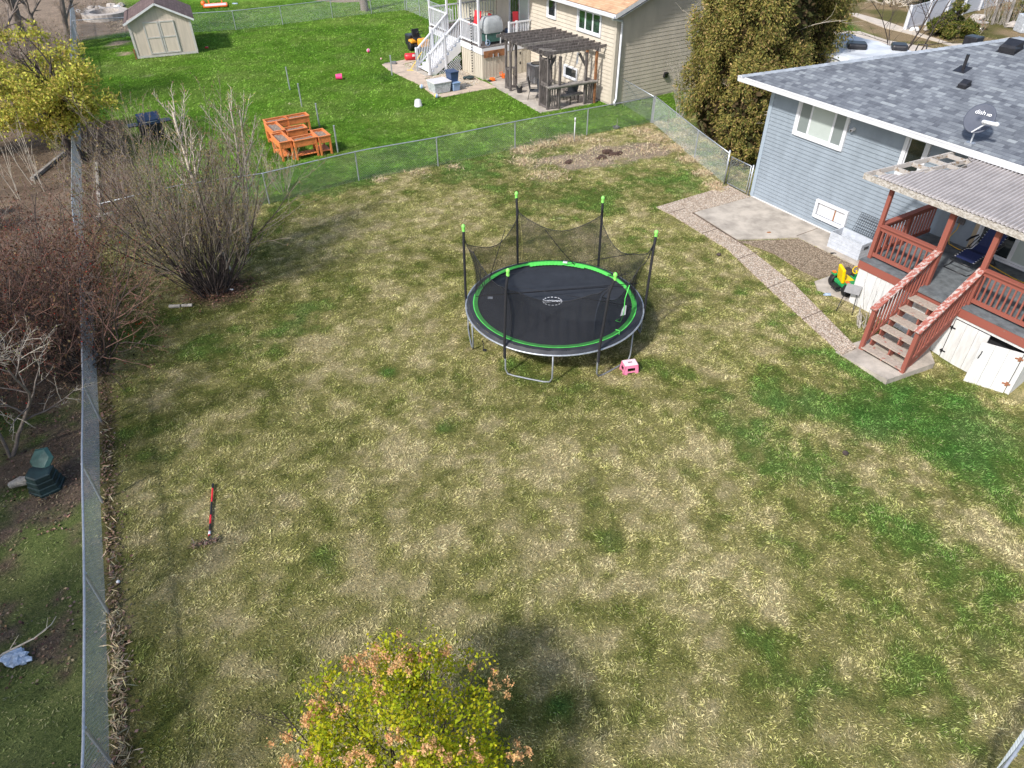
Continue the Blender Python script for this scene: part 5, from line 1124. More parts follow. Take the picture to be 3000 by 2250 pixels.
# ================================================================ PLANTERS, GRILL, SHED
def planter_tree():
    r = thing('raised_planter', 'x', 'planter', (0,0,0), 'orange wooden planters on legs')
    l, w, h, d = .92, .48, .76, .26; t = .02
    mb = MB(); 
    for k in range(2):
        z0 = h-d+k*d/2; mb.box((-l/2,-w/2,z0+.004),(l/2,-w/2+t,z0+d/2)); mb.box((-l/2,w/2-t,z0+.004),(l/2,w/2,z0+d/2)); mb.box((-l/2,-w/2+t,z0+.004),(-l/2+t,w/2-t,z0+d/2)); mb.box((l/2-t,-w/2+t,z0+.004),(l/2,w/2-t,z0+d/2))
    mb.build('side_boards', 'orange_wood', r, local=True)
    mb = MB(); o = .03; mb.box((-l/2-o,-w/2-o,h),(l/2+o,-w/2+.03,h+.022)); mb.box((-l/2-o,w/2-.03,h),(l/2+o,w/2+o,h+.022)); mb.box((-l/2-o,-w/2+.03,h),(-l/2+.03,w/2-.03,h+.022)); mb.box((l/2-.03,-w/2+.03,h),(l/2+o,w/2-.03,h+.022)); mb.build('rim', 'orange_wood', r, local=True)
    for sx_ in (-1,1):
        for sy_ in (-1,1): MB().box((sx_*(l/2-.03)-.035,sy_*(w/2-.03)-.035,0),(sx_*(l/2-.03)+.035,sy_*(w/2-.03)+.035,h-.01)).build('leg', 'orange_wood', r, local=True)
    mb = MB()
    for k in range(6): mb.box((-l/2+.06+k*.135,-w/2+.02,.14),(-l/2+.17+k*.135,w/2-.02,.16))
    mb.build('shelf', 'orange_wood', r, local=True)
    mb = MB(); N = 10
    for i in range(N):
        for j in range(N):
            x0, x1 = -l/2+.02+(l-.04)*i/N, -l/2+.02+(l-.04)*(i+1)/N; y0, y1 = -w/2+.02+(w-.04)*j/N, -w/2+.02+(w-.04)*(j+1)/N
            f = lambda x, y: (x, y, h-.07+.02*math.sin(x*19+y*7)*math.cos(y*23+x*5))
            mb.face([f(x0,y0),f(x1,y0),f(x1,y1),f(x0,y1)])
    mb.build('potting_soil', 'soil_straw', r, local=True); return r
simple('soil_straw', (.25,.20,.16), .95, .3, 22, bmp=.8)
pl0 = planter_tree()
pls = [(-15.22,-12.40,90,1,'orange planter at the far left corner of the cluster'),(-15.2,-11.5,90,1,'orange planter at the far right corner of the cluster'),(-14.35,-12.72,0,1.28,'long orange planter in the middle of the left side'),(-12.98,-12.9,0,1.28,'long orange planter nearest the back fence on the left'),(-13.92,-12.0,90,.92,'orange planter in the middle of the cluster'),(-12.48,-12.15,90,1,'orange planter in the front row between its two neighbours'),(-12.62,-11.38,0,.98,'orange planter at the front right corner, open shelf showing')]
for i, (a_, b_, rz_, sc_, lb) in enumerate(pls):
    r = pl0 if i == 0 else copytree(pl0); r.location = H(a_, b_); r.rotation_euler = (0,0,HANG+R(rz_)); r.scale = (sc_,1,1 if i != 4 else .93); r['label'] = lb
p = H(-17.8,-17.0); bq = thing('barbecue', 'black barbecue grill standing behind the big bare bush', 'grill', p, None, HANG+R(90))
MB().box((-.45,-.25,.12),(.45,.25,.72)).build('cart', 'black_plastic', bq, local=True, bevel=.02); mb = MB()
for k in range(9): pass
prf = [(-.27,.74),(-.28,.92),(-.2,1.08),(0,1.16),(.2,1.10),(.27,.94),(.27,.74)]
for i in range(len(prf)-1): mb.face([(-.42,prf[i][0],prf[i][1]),(.42,prf[i][0],prf[i][1]),(.42,prf[i+1][0],prf[i+1][1]),(-.42,prf[i+1][0],prf[i+1][1])])
mb.face([(-.42,*q) for q in prf]); mb.face([(.42,*q) for q in prf[::-1]]); mb.build('lid', 'navy_tote', bq, local=True); MB().box((-.85,-.22,.72),(-.46,.22,.76)).build('side_shelf', 'black_metal', bq, local=True); MB().box((.46,-.22,.72),(.85,.22,.76)).build('side_shelf', 'black_metal', bq, local=True); MB().tube([(-.3,-.33,.86),(.3,-.33,.86)], .015, 6).build('handle', 'galvanised', bq, True, local=True)
# shed
s0, s1 = g(405,173), g(581,156); sd_ = (s1-s0); SW = sd_.length; su = sd_.normalized(); sn = Vector((-su.y, su.x, 0)); SHD = 3.4
def SF(p): q = s0+su*p[0]+sn*p[1]; return Vector((q.x,q.y,p[2]))
sh = thing('garden_shed', 'cream wooden shed with double doors and a brown shingle roof', 'shed', s0)
sh_h, sh_p = 2.0, 2.72
mb = MB(SF); n = 22
for k in range(n):
    x0, x1 = SW*k/n+.004, SW*(k+1)/n-.004; z = lambda x: sh_h+(sh_p-sh_h)*(1-abs(x-SW/2)/(SW/2))
    mb.face([(x0,0,.15),(x1,0,.15),(x1,0,z(x1)),(x0,0,z(x0))])
mb.face([(0,.01,.1),(SW,.01,.1),(SW,.01,sh_h),(SW/2,.01,sh_p),(0,.01,sh_h)]); mb.face([(SW,0,.1),(SW,SHD,.1),(SW,SHD,sh_h),(SW,0,sh_h)]); mb.face([(0,SHD,.1),(0,0,.1),(0,0,sh_h),(0,SHD,sh_h)]); mb.face([(SW,SHD,.1),(0,SHD,.1),(0,SHD,sh_h),(SW/2,SHD,sh_p),(SW,SHD,sh_h)])
mb.build('wall', 'shed_wall', sh)
mb = MB(SF); mb.box((-.03,-.03,.1),(.09,-.002,sh_h-.02)); mb.box((SW-.09,-.03,.1),(SW+.03,-.002,sh_h-.02)); mb.box((-.02,-.035,.02),(SW+.02,-.004,.14)); mb.build('corner_trim', 'shed_trim', sh)
mb = MB(SF); ov = .22
for sgn in (0, 1):
    e = (-ov, sh_h-.16) if sgn == 0 else (SW+ov, sh_h-.16); pk = (SW/2, sh_p+.05)
    mb.face([(e[0],-ov,e[1]),(pk[0],-ov,pk[1]),(pk[0],SHD+ov,pk[1]),(e[0],SHD+ov,e[1])], [(0,0),(0,1.8),(3.8,1.8),(3.8,0)])
rf = mb.build('roof', 'shingle_brown', sh); sm = rf.modifiers.new('thick', 'SOLIDIFY'); sm.thickness = .05
mb = MB(SF); mb.beam((-ov,-ov-.012,sh_h-.19),(SW/2,-ov-.012,sh_p+.02), .02, .10, (0,0,1)); mb.beam((SW+ov,-ov-.012,sh_h-.19),(SW/2,-ov-.012,sh_p+.02), .02, .10, (0,0,1)); mb.build('rake_trim', 'white_paint', sh)
for x0, x1 in ((SW*.23,SW*.475),(SW*.485,SW*.73)):
    d_ = MB(SF).box((x0,-.03,.18),(x1,-.005,1.85)).build('door', 'shed_wall', sh); mb = MB(SF); t = .07
    mb.box((x0,-.05,.18),(x0+t,-.031,1.85)); mb.box((x1-t,-.05,.18),(x1,-.031,1.85))
    for z_ in (.18,1.0,1.78): mb.box((x0+t,-.049,z_),(x1-t,-.031,z_+t))
    mb.build('door_trim', 'shed_trim', d_)
MB(SF).box((SW*.47,-.06,.98),(SW*.50,-.045,1.05)).build('latch', 'galvanised', sh)
MB(SF).box((-.12,-.06,-.02),(-.05,.02,.55)).build('leaning_board', 'rust_wood', sh)
# ================================================================ TRAMPOLINE
TC = Vector((1.11, 15.80, 0)); TRr = 2.29; TH = .86
simple('galvanised_leg', (.27, .29, .31), .55, .15, 10, metal=.4)
tp = thing('trampoline', 'round black trampoline with lime green ring and a sagging safety net', 'trampoline', TC)
def tc(r, deg, z): t = R(deg); return Vector((TC.x+r*math.cos(t), TC.y+r*math.sin(t), z))
def ring(mb, r0, z0, r1, z1, n=120, j=0, a0=0, a1=360):
    b0 = len(mb.v); full = (a1-a0) >= 360
    m_ = n if full else n+1
    for k in range(m_):
        d = a0+(a1-a0)*k/n; jj = j*math.sin(k*1.7)*random.uniform(.4,1); mb.v.append(tuple(tc(r0,d,z0+jj))); mb.v.append(tuple(tc(r1+jj*.8,d,z1+jj*.4)))
    for k in range(n):
        a, c = b0+2*k, b0+2*((k+1) % m_) if full else b0+2*(k+1); mb.f.append([a, c, c+1, a+1])
MB().tube([tc(TRr,d,TH-.03) for d in np.linspace(0,360,97)], .024, 8, False).build('frame_ring', 'galvanised', tp, True)
mb = MB(); n = 96
for i in range(8):
    ring(mb, 2.04*i/8+.0001, TH+.01-.02*(1-(i/8)**2), 2.04*(i+1)/8, TH+.01-.02*(1-((i+1)/8)**2), n)
jm = mb.build('jumping_mat', 'mat_fabric', tp, True)
mb = MB(); ring(mb, 1.985, TH+.03, 2.0, TH+.048, 120, .003); ring(mb, 2.0, TH+.048, 2.10, TH+.052, 120, .003); ring(mb, 2.10, TH+.052, 2.20, TH+.045, 120, .006); ring(mb, 2.20, TH+.045, 2.27, TH-.01, 120, .012); mb.build('safety_pad', 'pad_black', tp, True)
mb = MB(); ring(mb, 1.985, TH+.056, 2.105, TH+.062, 150, .004, 20, 400-20); mb.build('green_stripe', 'lime', tp, True)
mb = MB(); ring(mb, 1.90, TH+.052, 2.11, TH+.080, 60, .006, 62, 108); ring(mb, 1.96, TH+.052, 2.11, TH+.080, 30, .006, 40, 62); mb.build('green_stripe', 'lime', tp, True)
mb = MB(); ring(mb, 1.97, TH+.086, 2.10, TH+.090, 6, 0, 77, 80.5); mb.build('warning_label', 'white_plastic', tp)
mb = MB(); p = tc(1.72,172,TH+.012); mb.box((p.x-.03,p.y-.05,TH+.008),(p.x+.10,p.y+.05,TH+.016)); mb.build('warning_label', 'clear_tote', tp)
mb = MB()
for k in range(16):                                    # printed oval emblem on the mat
    t = 2*math.pi*k/16; mb.box((0,0,0),(0,0,0)) if False else None
    cx, cy = 1.06+.245*math.cos(t), 15.87+.20*math.sin(t); dx, dy = -math.sin(t)*.028, math.cos(t)*.024
    nxx, nyy = -dy*.45, dx*.45; mb.face([(cx-dx-nxx,cy-dy-nyy,TH+.004),(cx+dx-nxx,cy+dy-nyy,TH+.004),(cx+dx+nxx,cy+dy+nyy,TH+.004),(cx-dx+nxx,cy-dy+nyy,TH+.004)])
for k in range(34):
    x0 = 1.06-.23+k*.0135; y0 = 15.87+random.uniform(-.05,.03); mb.face([(x0,y0,TH+.004),(x0+.010,y0,TH+.004),(x0+.012,y0+random.uniform(.02,.06),TH+.004),(x0+.002,y0+.05,TH+.004)])
mb.face([(.84,15.815,TH+.004),(1.24,15.80,TH+.004),(1.24,15.815,TH+.004),(.84,15.83,TH+.004)]); mb.face([(.86,15.905,TH+.004),(1.22,15.90,TH+.004),(1.22,15.912,TH+.004),(.86,15.917,TH+.004)])
mb.build('emblem', 'white_plastic', jm)
ANG = [173.7, 113.7, 55.2, -6.6, -123.6, -65.7]
TOP = [(1358,672),(1513,575),(1766,588),(1922,689),(1488,802),(1802,814)]
ELB = [(1367,705),(1514,640),(1762,640),(1914,720),(1487,835),(1795,840)]
tops = []
for i, a_ in enumerate(ANG):
    b_ = tc(TRr+.03, a_, TH-.35); top = g(*TOP[i], 2.78); mid = tc(TRr+.03, a_, TH+.1)
    d_ = top-mid; d_.z = 0
    if d_.length > .55: top = Vector((mid.x, mid.y, 2.78)) + d_.normalized()*.55
    el = mid.lerp(top, .80) - Vector((0,0,0)); el = el + (Vector((mid.x,mid.y,el.z))-el)*.35
    pts = [b_, mid, mid.lerp(el,.5), el, top]; pr_ = MB().tube(pts, .033, 10).build('pole', 'black_foam', tp, True, sharp=60)
    MB().lathe((top.x,top.y,top.z-.02), [(.038,-.03),(.042,0),(.034,.05),(.048,.08),(.046,.12),(.02,.15),(.001,.155)], 12).build('pole_cap', 'lime_cap', tp, True, sharp=60)
    tops.append((el, top, a_))
# W shaped leg frames
for k, a_ in enumerate(ANG):
    a2 = a_+30; P_ = [tc(TRr,a_,TH-.03), tc(TRr,a_,.16), tc(TRr-.005,a_+1.5,.04), tc(TRr-.02,a_+5,.022), tc(TRr-.05,a_+15,.02), tc(TRr-.02,a2-5,.022), tc(TRr-.005,a2-1.5,.04), tc(TRr,a2,.16), tc(TRr,a2,TH-.03)]
    MB().tube(P_, .021, 8).build('leg', 'galvanised_leg', tp, True)
# springs peeping out between pad and ring
mb = MB()
for k in range(72):
    d = 5*k+random.uniform(-.5,.5); mb.tube([tc(2.19,d,TH+.0), tc(2.285,d,TH-.03)], .008, 4)
mb.build('springs', 'galvanised', tp)
# netting: hangs from the poles in swags, gathered at the corners, foot tied at the mat edge
order = sorted(range(6), key=lambda i: ANG[i] % 360); mb = MB(); edge = []
for q in range(6):
    i, j = order[q], order[(q+1) % 6]; A0, A1 = ANG[i] % 360, ANG[j] % 360
    if A1 < A0: A1 += 360
    z0t, z1t = 2.42, 2.42; sagd = .42
    front = (200 < (A0+A1)/2 % 360 < 340) and False
    opening = 285 < (A0+A1)/2 % 360 < 350
    cols = 26; rows = 10; grid = []
    for c in range(cols+1):
        t = c/cols; d = A0+(A1-A0)*t; chord = math.cos(R((A1-A0)/2))/math.cos(R(d-(A0+A1)/2))   # net pulls straight between poles
        rt = (TRr-.02)*(chord*.96) ; rt = rt*(1-.05*math.sin(math.pi*t)) 
        if min(t, 1-t) < .06: rt = TRr-.05-.3*min(t,1-t)/.06*.3
        zt_ = z0t - sagd*math.sin(math.pi*t)**.8
        if opening: zt_ = z0t-.15 - .62*math.sin(math.pi*t)
        rb = 2.08; col = []
        for r_ in range(rows+1):
            s_ = r_/rows; pinch = 1-.10*math.sin(math.pi*s_)*(math.sin(t*40+q)*.25+1)
            rr = (rb*(1-s_)+rt*s_)*(1-.06*math.sin(math.pi*s_)); z_ = TH+.06+(zt_-TH-.06)*s_; jit = .035*math.sin(c*1.9+q*2.3)*math.sin(math.pi*s_)
            col.append(tc(rr+jit, d, z_))
        grid.append(col)
    b0 = len(mb.v)
    for col in grid:
        for p in col: mb.v.append(tuple(p))
    R1 = rows+1
    for c in range(cols):
        for r_ in range(rows): a = b0+c*R1+r_; mb.f.append([a, a+R1, a+R1+1, a+1])
    edge.append(([col[-1] for col in grid], tops[i], tops[j]))
mb.build('safety_net', 'net', tp, True)
mb = MB()
for pts, ti, tj in edge:
    mb.tube(pts, .009, 5); mb.tube([ti[0].lerp(ti[1],.55), pts[0]], .012, 5); mb.tube([tj[0].lerp(tj[1],.55), pts[-1]], .012, 5)
for (d0, z0, d1, z1) in ((70,.9,95,1.9),(150,.95,128,2.1),(160,.92,172,2.2),(350,.95,5,2.2),(20,.95,352,1.6),(40,.95,20,1.3)): mb.tube([tc(1.98,d0,z0), tc(2.02,(d0+d1)/2,(z0+z1)/2-.08), tc(2.08,d1,z1)], .010, 5)
mb.build('net_hem', 'black_foam', tp, True)
mb = MB(); p0 = tc(2.0,-42,TH+.95); mb.tube([tc(1.95,-28,TH+1.05), tc(1.9,-30,TH+.7), tc(1.92,-31,TH+.3), tc(1.9,-34,TH+.1)], .012, 5); mb.tube([tc(1.9,-34,TH+.09), tc(1.75,-33,TH+.06), tc(1.80,-28,TH+.05)], .012, 5); mb.tube([tc(2.02,-46,TH+.13), tc(2.1,-44,TH+.10), tc(2.16,-47,TH+.02)], .014, 5); mb.build('door_strap', 'lime', tp, True)
p = tc(1.75,-17,TH+.02); mb = MB(); mb.face([(p.x-.05,p.y-.18,TH+.03),(p.x+.08,p.y-.16,TH+.05),(p.x+.13,p.y+.1,TH+.16),(p.x+.10,p.y+.22,TH+.1),(p.x+.02,p.y+.08,TH+.05)]); mb.build('torn_label', 'white_plastic', tp)
# step stool
sp = g(1843,1086); st = thing('step_stool', 'small pink plastic step stool by the trampoline', 'step stool', sp, None, R(12))
mb = MB(); mb.box((-.17,-.125,.235),(.17,.125,.26)); mb.build('top', 'pink_pale', st, local=True, bevel=.012)
mb = MB()
for i in range(9):
    for j in range(6): 
        if not (3 <= i <= 5 and 2 <= j <= 3): mb.box((-.155+i*.035,-.11+j*.038,.26),(-.135+i*.035,-.09+j*.038,.264))
mb.build('grip_dots', 'white_plastic', st, local=True)
MB().box((-.05,-.012,.261),(.05,.012,.265)).build('hand_slot', 'black_plastic', st, local=True)
def trap(mb, p, q, out, top_w, z0=.0, z1=.235, hole=True):
    # a splayed side with an oval-ish opening, built from frame pieces
    p, q = Vector(p), Vector(q); o = Vector(out); d = (q-p).normalized(); L_ = (q-p).length
    P_ = lambda s, z: p+d*s+o*(1-z/z1)+Vector((0,0,z)) - d*0
    def strip(s0, s1, za, zb):
        for off in (0, 1):
            k = o.normalized()*(-.012*off); mb.face([P_(s0,za)+k, P_(s1,za)+k, P_(s1,zb)+k, P_(s0,zb)+k])
    strip(-.02,L_*.2,0,z1); strip(L_*.8,L_+.02,0,z1); strip(L_*.2,L_*.8,.17,z1); strip(L_*.2,L_*.8,.05,.085)
mb = MB(); trap(mb, (-.16,-.12,0), (.16,-.12,0), (0,-.04,0), .3); trap(mb, (-.16,.12,0), (.16,.12,0), (0,.04,0), .3); trap(mb, (-.165,-.12,0), (-.165,.12,0), (-.04,0,0), .2); trap(mb, (.165,-.12,0), (.165,.12,0), (.04,0,0), .2)
mb.build('sides', 'pink', st, local=True)
# rake on the lawn
ra, rb_ = g(624,1418,.06), g(613,1575,.04); rk = thing('bow_rake', 'red and black handled rake lying on the lawn with debris on its head', 'rake', rb_)
L4 = [0,.09,.36,.60,.76,.88,.97,1.0]; cl = ['black_plastic','red_bright','black_plastic','red_bright','black_plastic','red_bright','black_metal']
for k in range(7): MB().tube([ra.lerp(rb_,L4[k]), ra.lerp(rb_,L4[k+1])], [.024,.019,.021,.019,.019,.023,.014][k], 10).build('grip' if k == 0 else 'handle', cl[k], rk, True, sharp=40)
MB().tube([ra.lerp(rb_,.89)+Vector((0,-.001,.002)), ra.lerp(rb_,.95)+Vector((0,-.001,.002))], .0245, 10).build('sticker', 'white_plastic', rk, True)
hd = Vector((.94,.34,0)); mb = MB(); hc = rb_+Vector((-.02,-.10,.02)); mb.beam(hc-hd*.24, hc+hd*.22, .03, .02); mb.tube([rb_, hc+hd*.15], .008, 5); mb.tube([rb_, hc-hd*.15], .008, 5)
for k in range(14): c = hc-hd*.23+hd*.034*k; mb.tube([c, c+Vector((0,-.02,-.06))], .005, 4)
mb.build('rake_head', 'black_metal', rk)
n = 260; P = np.array([list(hc+hd*RNG.uniform(-.26,.24)+Vector((RNG.normal(0,.03),RNG.normal(-.03,.04),RNG.uniform(0,.05)))) for _ in range(n)]); D = RNG.normal(size=(n,3)); D[:,2] *= .3
cards('caught_debris', 'litter', P, RNG.uniform(.03,.09,n), vary((.28,.21,.15), n, .4), rk, .3, D=D)
# rails of old wood
p = g(532,901); q_ = Vector((.98,.05,0)); lg = thing('old_post', 'two short weathered fence post pieces lying end to end by the bare bush', 'wood', p)
MB().tube([p-q_*.33+Vector((0,0,.05)), p-q_*.02+Vector((0,0,.05))], .05, 9).build('post_piece', 'log_bleached', lg); MB().tube([p+q_*.01+Vector((0,.02,.05)), p+q_*.30+Vector((0,.03,.05))], .045, 9).build('post_piece', 'log_bleached', lg)
p = g(348,1708); props(MB().ball((p.x,p.y,.035), .035, 12).build('golf_ball', 'white_plastic', None, True), 'small white ball by the litter strip of the side fence', 'ball')
p = g(678,852); props(MB().box((p.x-.09,p.y-.03,.02),(p.x+.07,p.y+.03,.06)).build('white_scrap', 'white_plastic', None, bevel=.02), 'small white scrap beside the foot of the bare bush', 'scrap')
for i, (x, y, lb) in enumerate(((2105,749,'small dark toy lying beside the aggregate path'),(2475,1331,'small dark clump in the right hand lawn'))):
    p = g(x, y); props(MB().ball((p.x,p.y,.04), .06, 8, (1.3,1,.7), .4).build('small_clump', 'bark_dark', None), lb, 'clump')
p = g(1415,1028); ky = MB().tube([(p.x,p.y,.02),(p.x+.03,p.y+.02,.2),(p.x-.01,p.y,.32)], .012, 6).box((p.x,p.y-.04,.0),(p.x+.09,p.y+.02,.05)).build('dangling_strap', 'black_foam', None); props(ky, 'small black strap with a red clip under the left leg of the trampoline', 'strap')
# compost bin and bag left of the fence
p = g(140,1425); cb = thing('compost_bin', 'dark green plastic compost bin with its lid askew in the thicket', 'compost bin', p, None, R(-20)); cb.scale = (.86,.86,.9)
MB().lathe((0,0,0), [(.40,0),(.40,.06),(.37,.07),(.37,.20),(.34,.21),(.34,.34),(.31,.35),(.31,.48),(.27,.50)], 6).build('tub', 'bin_dark', cb, local=True)
ld = MB().lathe((0,0,0), [(.001,.0),(.30,.0),(.31,.03),(.24,.09),(.001,.12)], 6).build('lid', 'bin_green', cb, local=True); ld.location = (-.16,.28,.55); ld.rotation_euler = (R(38), R(-12), .4)
mb = MB(); a_, b_ = g(30,1422,.1), g(100,1405,.16); mb.tube([a_, a_.lerp(b_,.5)+Vector((0,0,.04)), b_], [.07,.10,.075], 9); props(mb.build('bleached_log', 'log_bleached', None), 'bleached broken log lying against the compost bin', 'log')
p = g(45,1925,.06); mb = MB(); mb.ball((p.x,p.y,.07), .2, 14, (1,.75,.35), .7); mb.ball((p.x+.14,p.y-.06,.06), .12, 10, (1.2,.8,.3), .8); props(mb.build('plastic_bag', 'bag_blue', None), 'crumpled pale blue plastic bag under a fallen branch', 'bag')
mb = MB(); mb.tube([g(-60,1975,.3), g(10,1915,.25), g(100,1870,.3), g(150,1830,.22), g(165,1805,.1)], [.02,.018,.013,.009,.005], 6); mb.tube([g(100,1870,.3), g(135,1845,.5), g(140,1810,.6)], [.008,.005,.003], 4); mb.tube([g(30,1900,.26), g(55,1860,.5)], [.008,.003], 4); props(mb.build('fallen_branch', 'bark_pale', None), 'pale fallen branch across the plastic bag', 'branch')
# by the dug bed
p = g(1805,376); pt = thing('buried_pot', 'grey rimmed pot sunk in the ground near the back corner with a dead stalk', 'pot', p)
MB().lathe(p, [(.13,0),(.15,.08),(.12,.08),(.11,.01)], 16).build('rim', 'ac_grey', pt, True, sharp=40); MB().tube([p+Vector((0,0,.02)), p+Vector((.03,0,.25)), p+Vector((.02,.03,.42))], [.012,.01,.006], 5).build('dead_stalk', 'log_bleached', pt)
# ================================================================ BEYOND: swing, fire pit, street
p = g(632,20); sw = thing('porch_swing', 'orange framed swing seat with pale slats lying on the far lawn', 'swing', p, None, R(20))
mb = MB(); mb.box((-.75,-.5,.10),(.75,.5,.14)); mb.build('seat', 'tote_lid', sw, local=True)
mb = MB(); mb.beam((-.8,-.52,.12),(.8,-.52,.12), .08, .08); mb.beam((-.8,.52,.12),(.8,.52,.12), .08, .08); mb.beam((-.8,-.5,.12),(-.8,.5,.12), .08, .08); mb.beam((.8,-.5,.12),(.8,.5,.12), .08, .08); mb.beam((-.4,.5,.12),(-.5,.6,1.2), .07, .07); mb.beam((.5,.5,.12),(.45,.6,1.2), .07, .07); mb.build('frame', 'orange', sw, local=True)
p = g(597,16); props(MB().ball((p.x,p.y,.14), .18, 12).build('orange_ball', 'orange', None, True), 'orange ball beside the swing seat on the far lawn', 'ball')
p = g(689,13); props(MB().box((p.x-.2,p.y-.06,.02),(p.x+.2,p.y+.06,.1)).build('toy_boat', 'bag_blue', None, bevel=.03), 'pale blue toy right of the swing seat', 'toy')
p = g(608,143); props(MB().box((p.x-.12,p.y-.07,.02),(p.x+.06,p.y+.07,.12)).build('toy_car', 'red_bright', None, bevel=.03), 'small red toy on the lawn right of the shed', 'toy')
p = g(312,52); pit = thing('fire_pit', 'round pale stone fire pit left of the shed', 'fire pit', p)
MB().lathe(p, [(1.5,0),(1.5,.42),(.95,.42),(.9,.05)], 30).build('stone_ring', 'stone', pit, sharp=40); MB().lathe((p.x,p.y,.03), [(.93,0),(.001,.01)], 24).build('ash_bed', 'soil_dark', pit)
for i in range(14):
    x = 232+i*9.5; y = 36-i*1.1+random.uniform(-3,3); p = g(x, y); s_ = random.uniform(.12,.3); o = MB().ball((p.x,p.y,s_*.4), s_, 9, (1.3,.9,.7), .5).build('border_stone', 'stone' if i % 3 else 'white_paint', None)
    props(o, '%s stone from the left in the pale border row behind the fire pit' % ['first','second','third','fourth','fifth','sixth','seventh','eighth','ninth','tenth','eleventh','twelfth','thirteenth','fourteenth'][i], 'stone', 'border stones behind the fire pit')
tkp = g(1070,31); tk_ = thing('maple_trunk_tree', 'straight tree with pale brown trunk at the mulch ring in the far lawn', 'tree', tkp)
MB().tube([tkp-Vector((0,0,.1)), tkp+Vector((-.03,0,.15)), tkp+Vector((-.1,0,1.5)), tkp+Vector((-.15,0,5))], [.38,.29,.25,.2], 14).build('trunk', 'bark', tk_, True)
# camper with a white tarp roof
cp = thing('camper_trailer', 'camper with a white tarp covered roof behind the blue house', 'camper', (16,32.5,0))
RVZ = 2.9; rc = [g(*q, RVZ) for q in ((2490,215),(2530,150),(2570,123),(2612,123),(2660,135),(2705,152),(2730,200),(2600,240))]
def grow_rect(): 
    c = Vector((15.9,32.2,0)); d = (g(2700,153,RVZ)-g(2590,122,RVZ)); d.z = 0; d.normalize(); e_ = Vector((-d.y,d.x,0)); return c, d, e_
c_, d_, e_ = grow_rect(); corner = g(2576,121,RVZ)
def CF(p): q = Vector((corner.x,corner.y,0))+d_*p[0]-e_*p[1]; return Vector((q.x,q.y,p[2]))
MB(CF).box((-1.9,.02,.5),(7.0,3.6,RVZ-.03)).build('body', 'white_paint', cp, bevel=.08)
mb = MB(CF); nx_, ny_ = 30, 14
gz = lambda i, j: RVZ+.03*math.sin(i*1.1+j*.7)+.03*random.random()-(.0 if 0 < i < nx_ and 0 < j < ny_ else .10)
G_ = [[gz(i, j) for j in range(ny_+1)] for i in range(nx_+1)]
for i in range(nx_):
    for j in range(ny_):
        f = lambda a, b: (-1.95+9.0*a/nx_, -.03+3.7*b/ny_, G_[a][b]); mb.face([f(i,j),f(i,j+1),f(i+1,j+1),f(i+1,j)])
mb.build('roof_tarp', 'tarp', cp, True)
for x, y, w_ in ((2508,142,.38),(2632,146,.30)):
    q = g(x, y, RVZ); MB().beam(q-Vector((w_,-.1,-.12)), q+Vector((w_,-.1,.12)), .7, .26).build('roof_vent_cover', 'black_plastic', cp, bevel=.09)
q0 = g(2681,151,RVZ); MB().tube([q0, q0+Vector((.05,0,.28)), q0+Vector((.4,-.05,.28)), q0+Vector((.42,-.05,0))], .03, 6).build('roof_ladder', 'black_metal', cp, True)
# white vinyl fence
vf = thing('vinyl_fence', 'tall white vinyl privacy fence across the street', 'fence', g(2649,88)); vb = [(2649,88.6),(2708,75),(2762,52),(2812,38),(2857,27),(2905,16),(2960,5)]
vpt = [g(*q) for q in vb]; vpt = [vpt[0] + (vpt[-1]-vpt[0])*t for t in np.linspace(0,1,7)]; hv = 1.35
for k, p in enumerate(vpt): MB().box((p.x-.075,p.y-.075,0),(p.x+.075,p.y+.075,hv+.05)).lathe((p.x,p.y,hv+.05), [(.11,0),(.11,.03),(.001,.07)], 4).build('post', 'white_vinyl', vf)
for k in range(6):
    p, q = vpt[k], vpt[k+1]; d = (q-p).normalized(); mb = MB(); mb.beam(p+Vector((0,0,hv*.52)), q+Vector((0,0,hv*.52)), .02, hv*.86); mb.build('panel', 'white_vinyl', vf); MB().beam(p+Vector((0,0,hv)), q+Vector((0,0,hv)), .05, .1).build('rail', 'white_vinyl', vf); MB().beam(p+Vector((0,0,.10)), q+Vector((0,0,.10)), .05, .13).build('rail', 'white_vinyl', vf)
simple('vinyl_panel', (.66,.68,.74), .4, .03)
for pnl in [o for o in bpy.data.objects if o.name.startswith('panel') and o.parent == vf]: pnl.data.materials[0] = M['vinyl_panel']
for i, (x, y, s_, m_, lb) in enumerate(((2678,91,.22,'white_paint','whitish rock at the corner of the vinyl fence'),(2722,90,.3,'stone','rounded pink grey boulder left of the conical evergreen'),(2965,80,.35,'stone','rock beyond the bird bath by the street'),(2860,62,.4,'stone','big boulder below the end of the vinyl fence'))):
    p = g(x, y); props(MB().ball((p.x,p.y,s_*.4), s_, 10, (1.4,1,.7), .4).build('boulder', m_, None), lb, 'rock')
p = g(2870,88); bb_ = thing('bird_bath', 'low grey bird bath among dry plants across the street', 'bird bath', p); MB().lathe(p, [(.2,0),(.1,.05),(.1,.35),(.35,.42),(.38,.48),(.3,.46),(.001,.43)], 18).build('basin', 'stone', bb_, True)
wb = g(2990,95); props(MB().box((wb.x-.2,wb.y-.3,0),(wb.x+.9,wb.y+.6,1.0)).build('utility_box', 'clear_tote', None, bevel=.05), 'pale grey utility box at the right edge across the street', 'utility box')
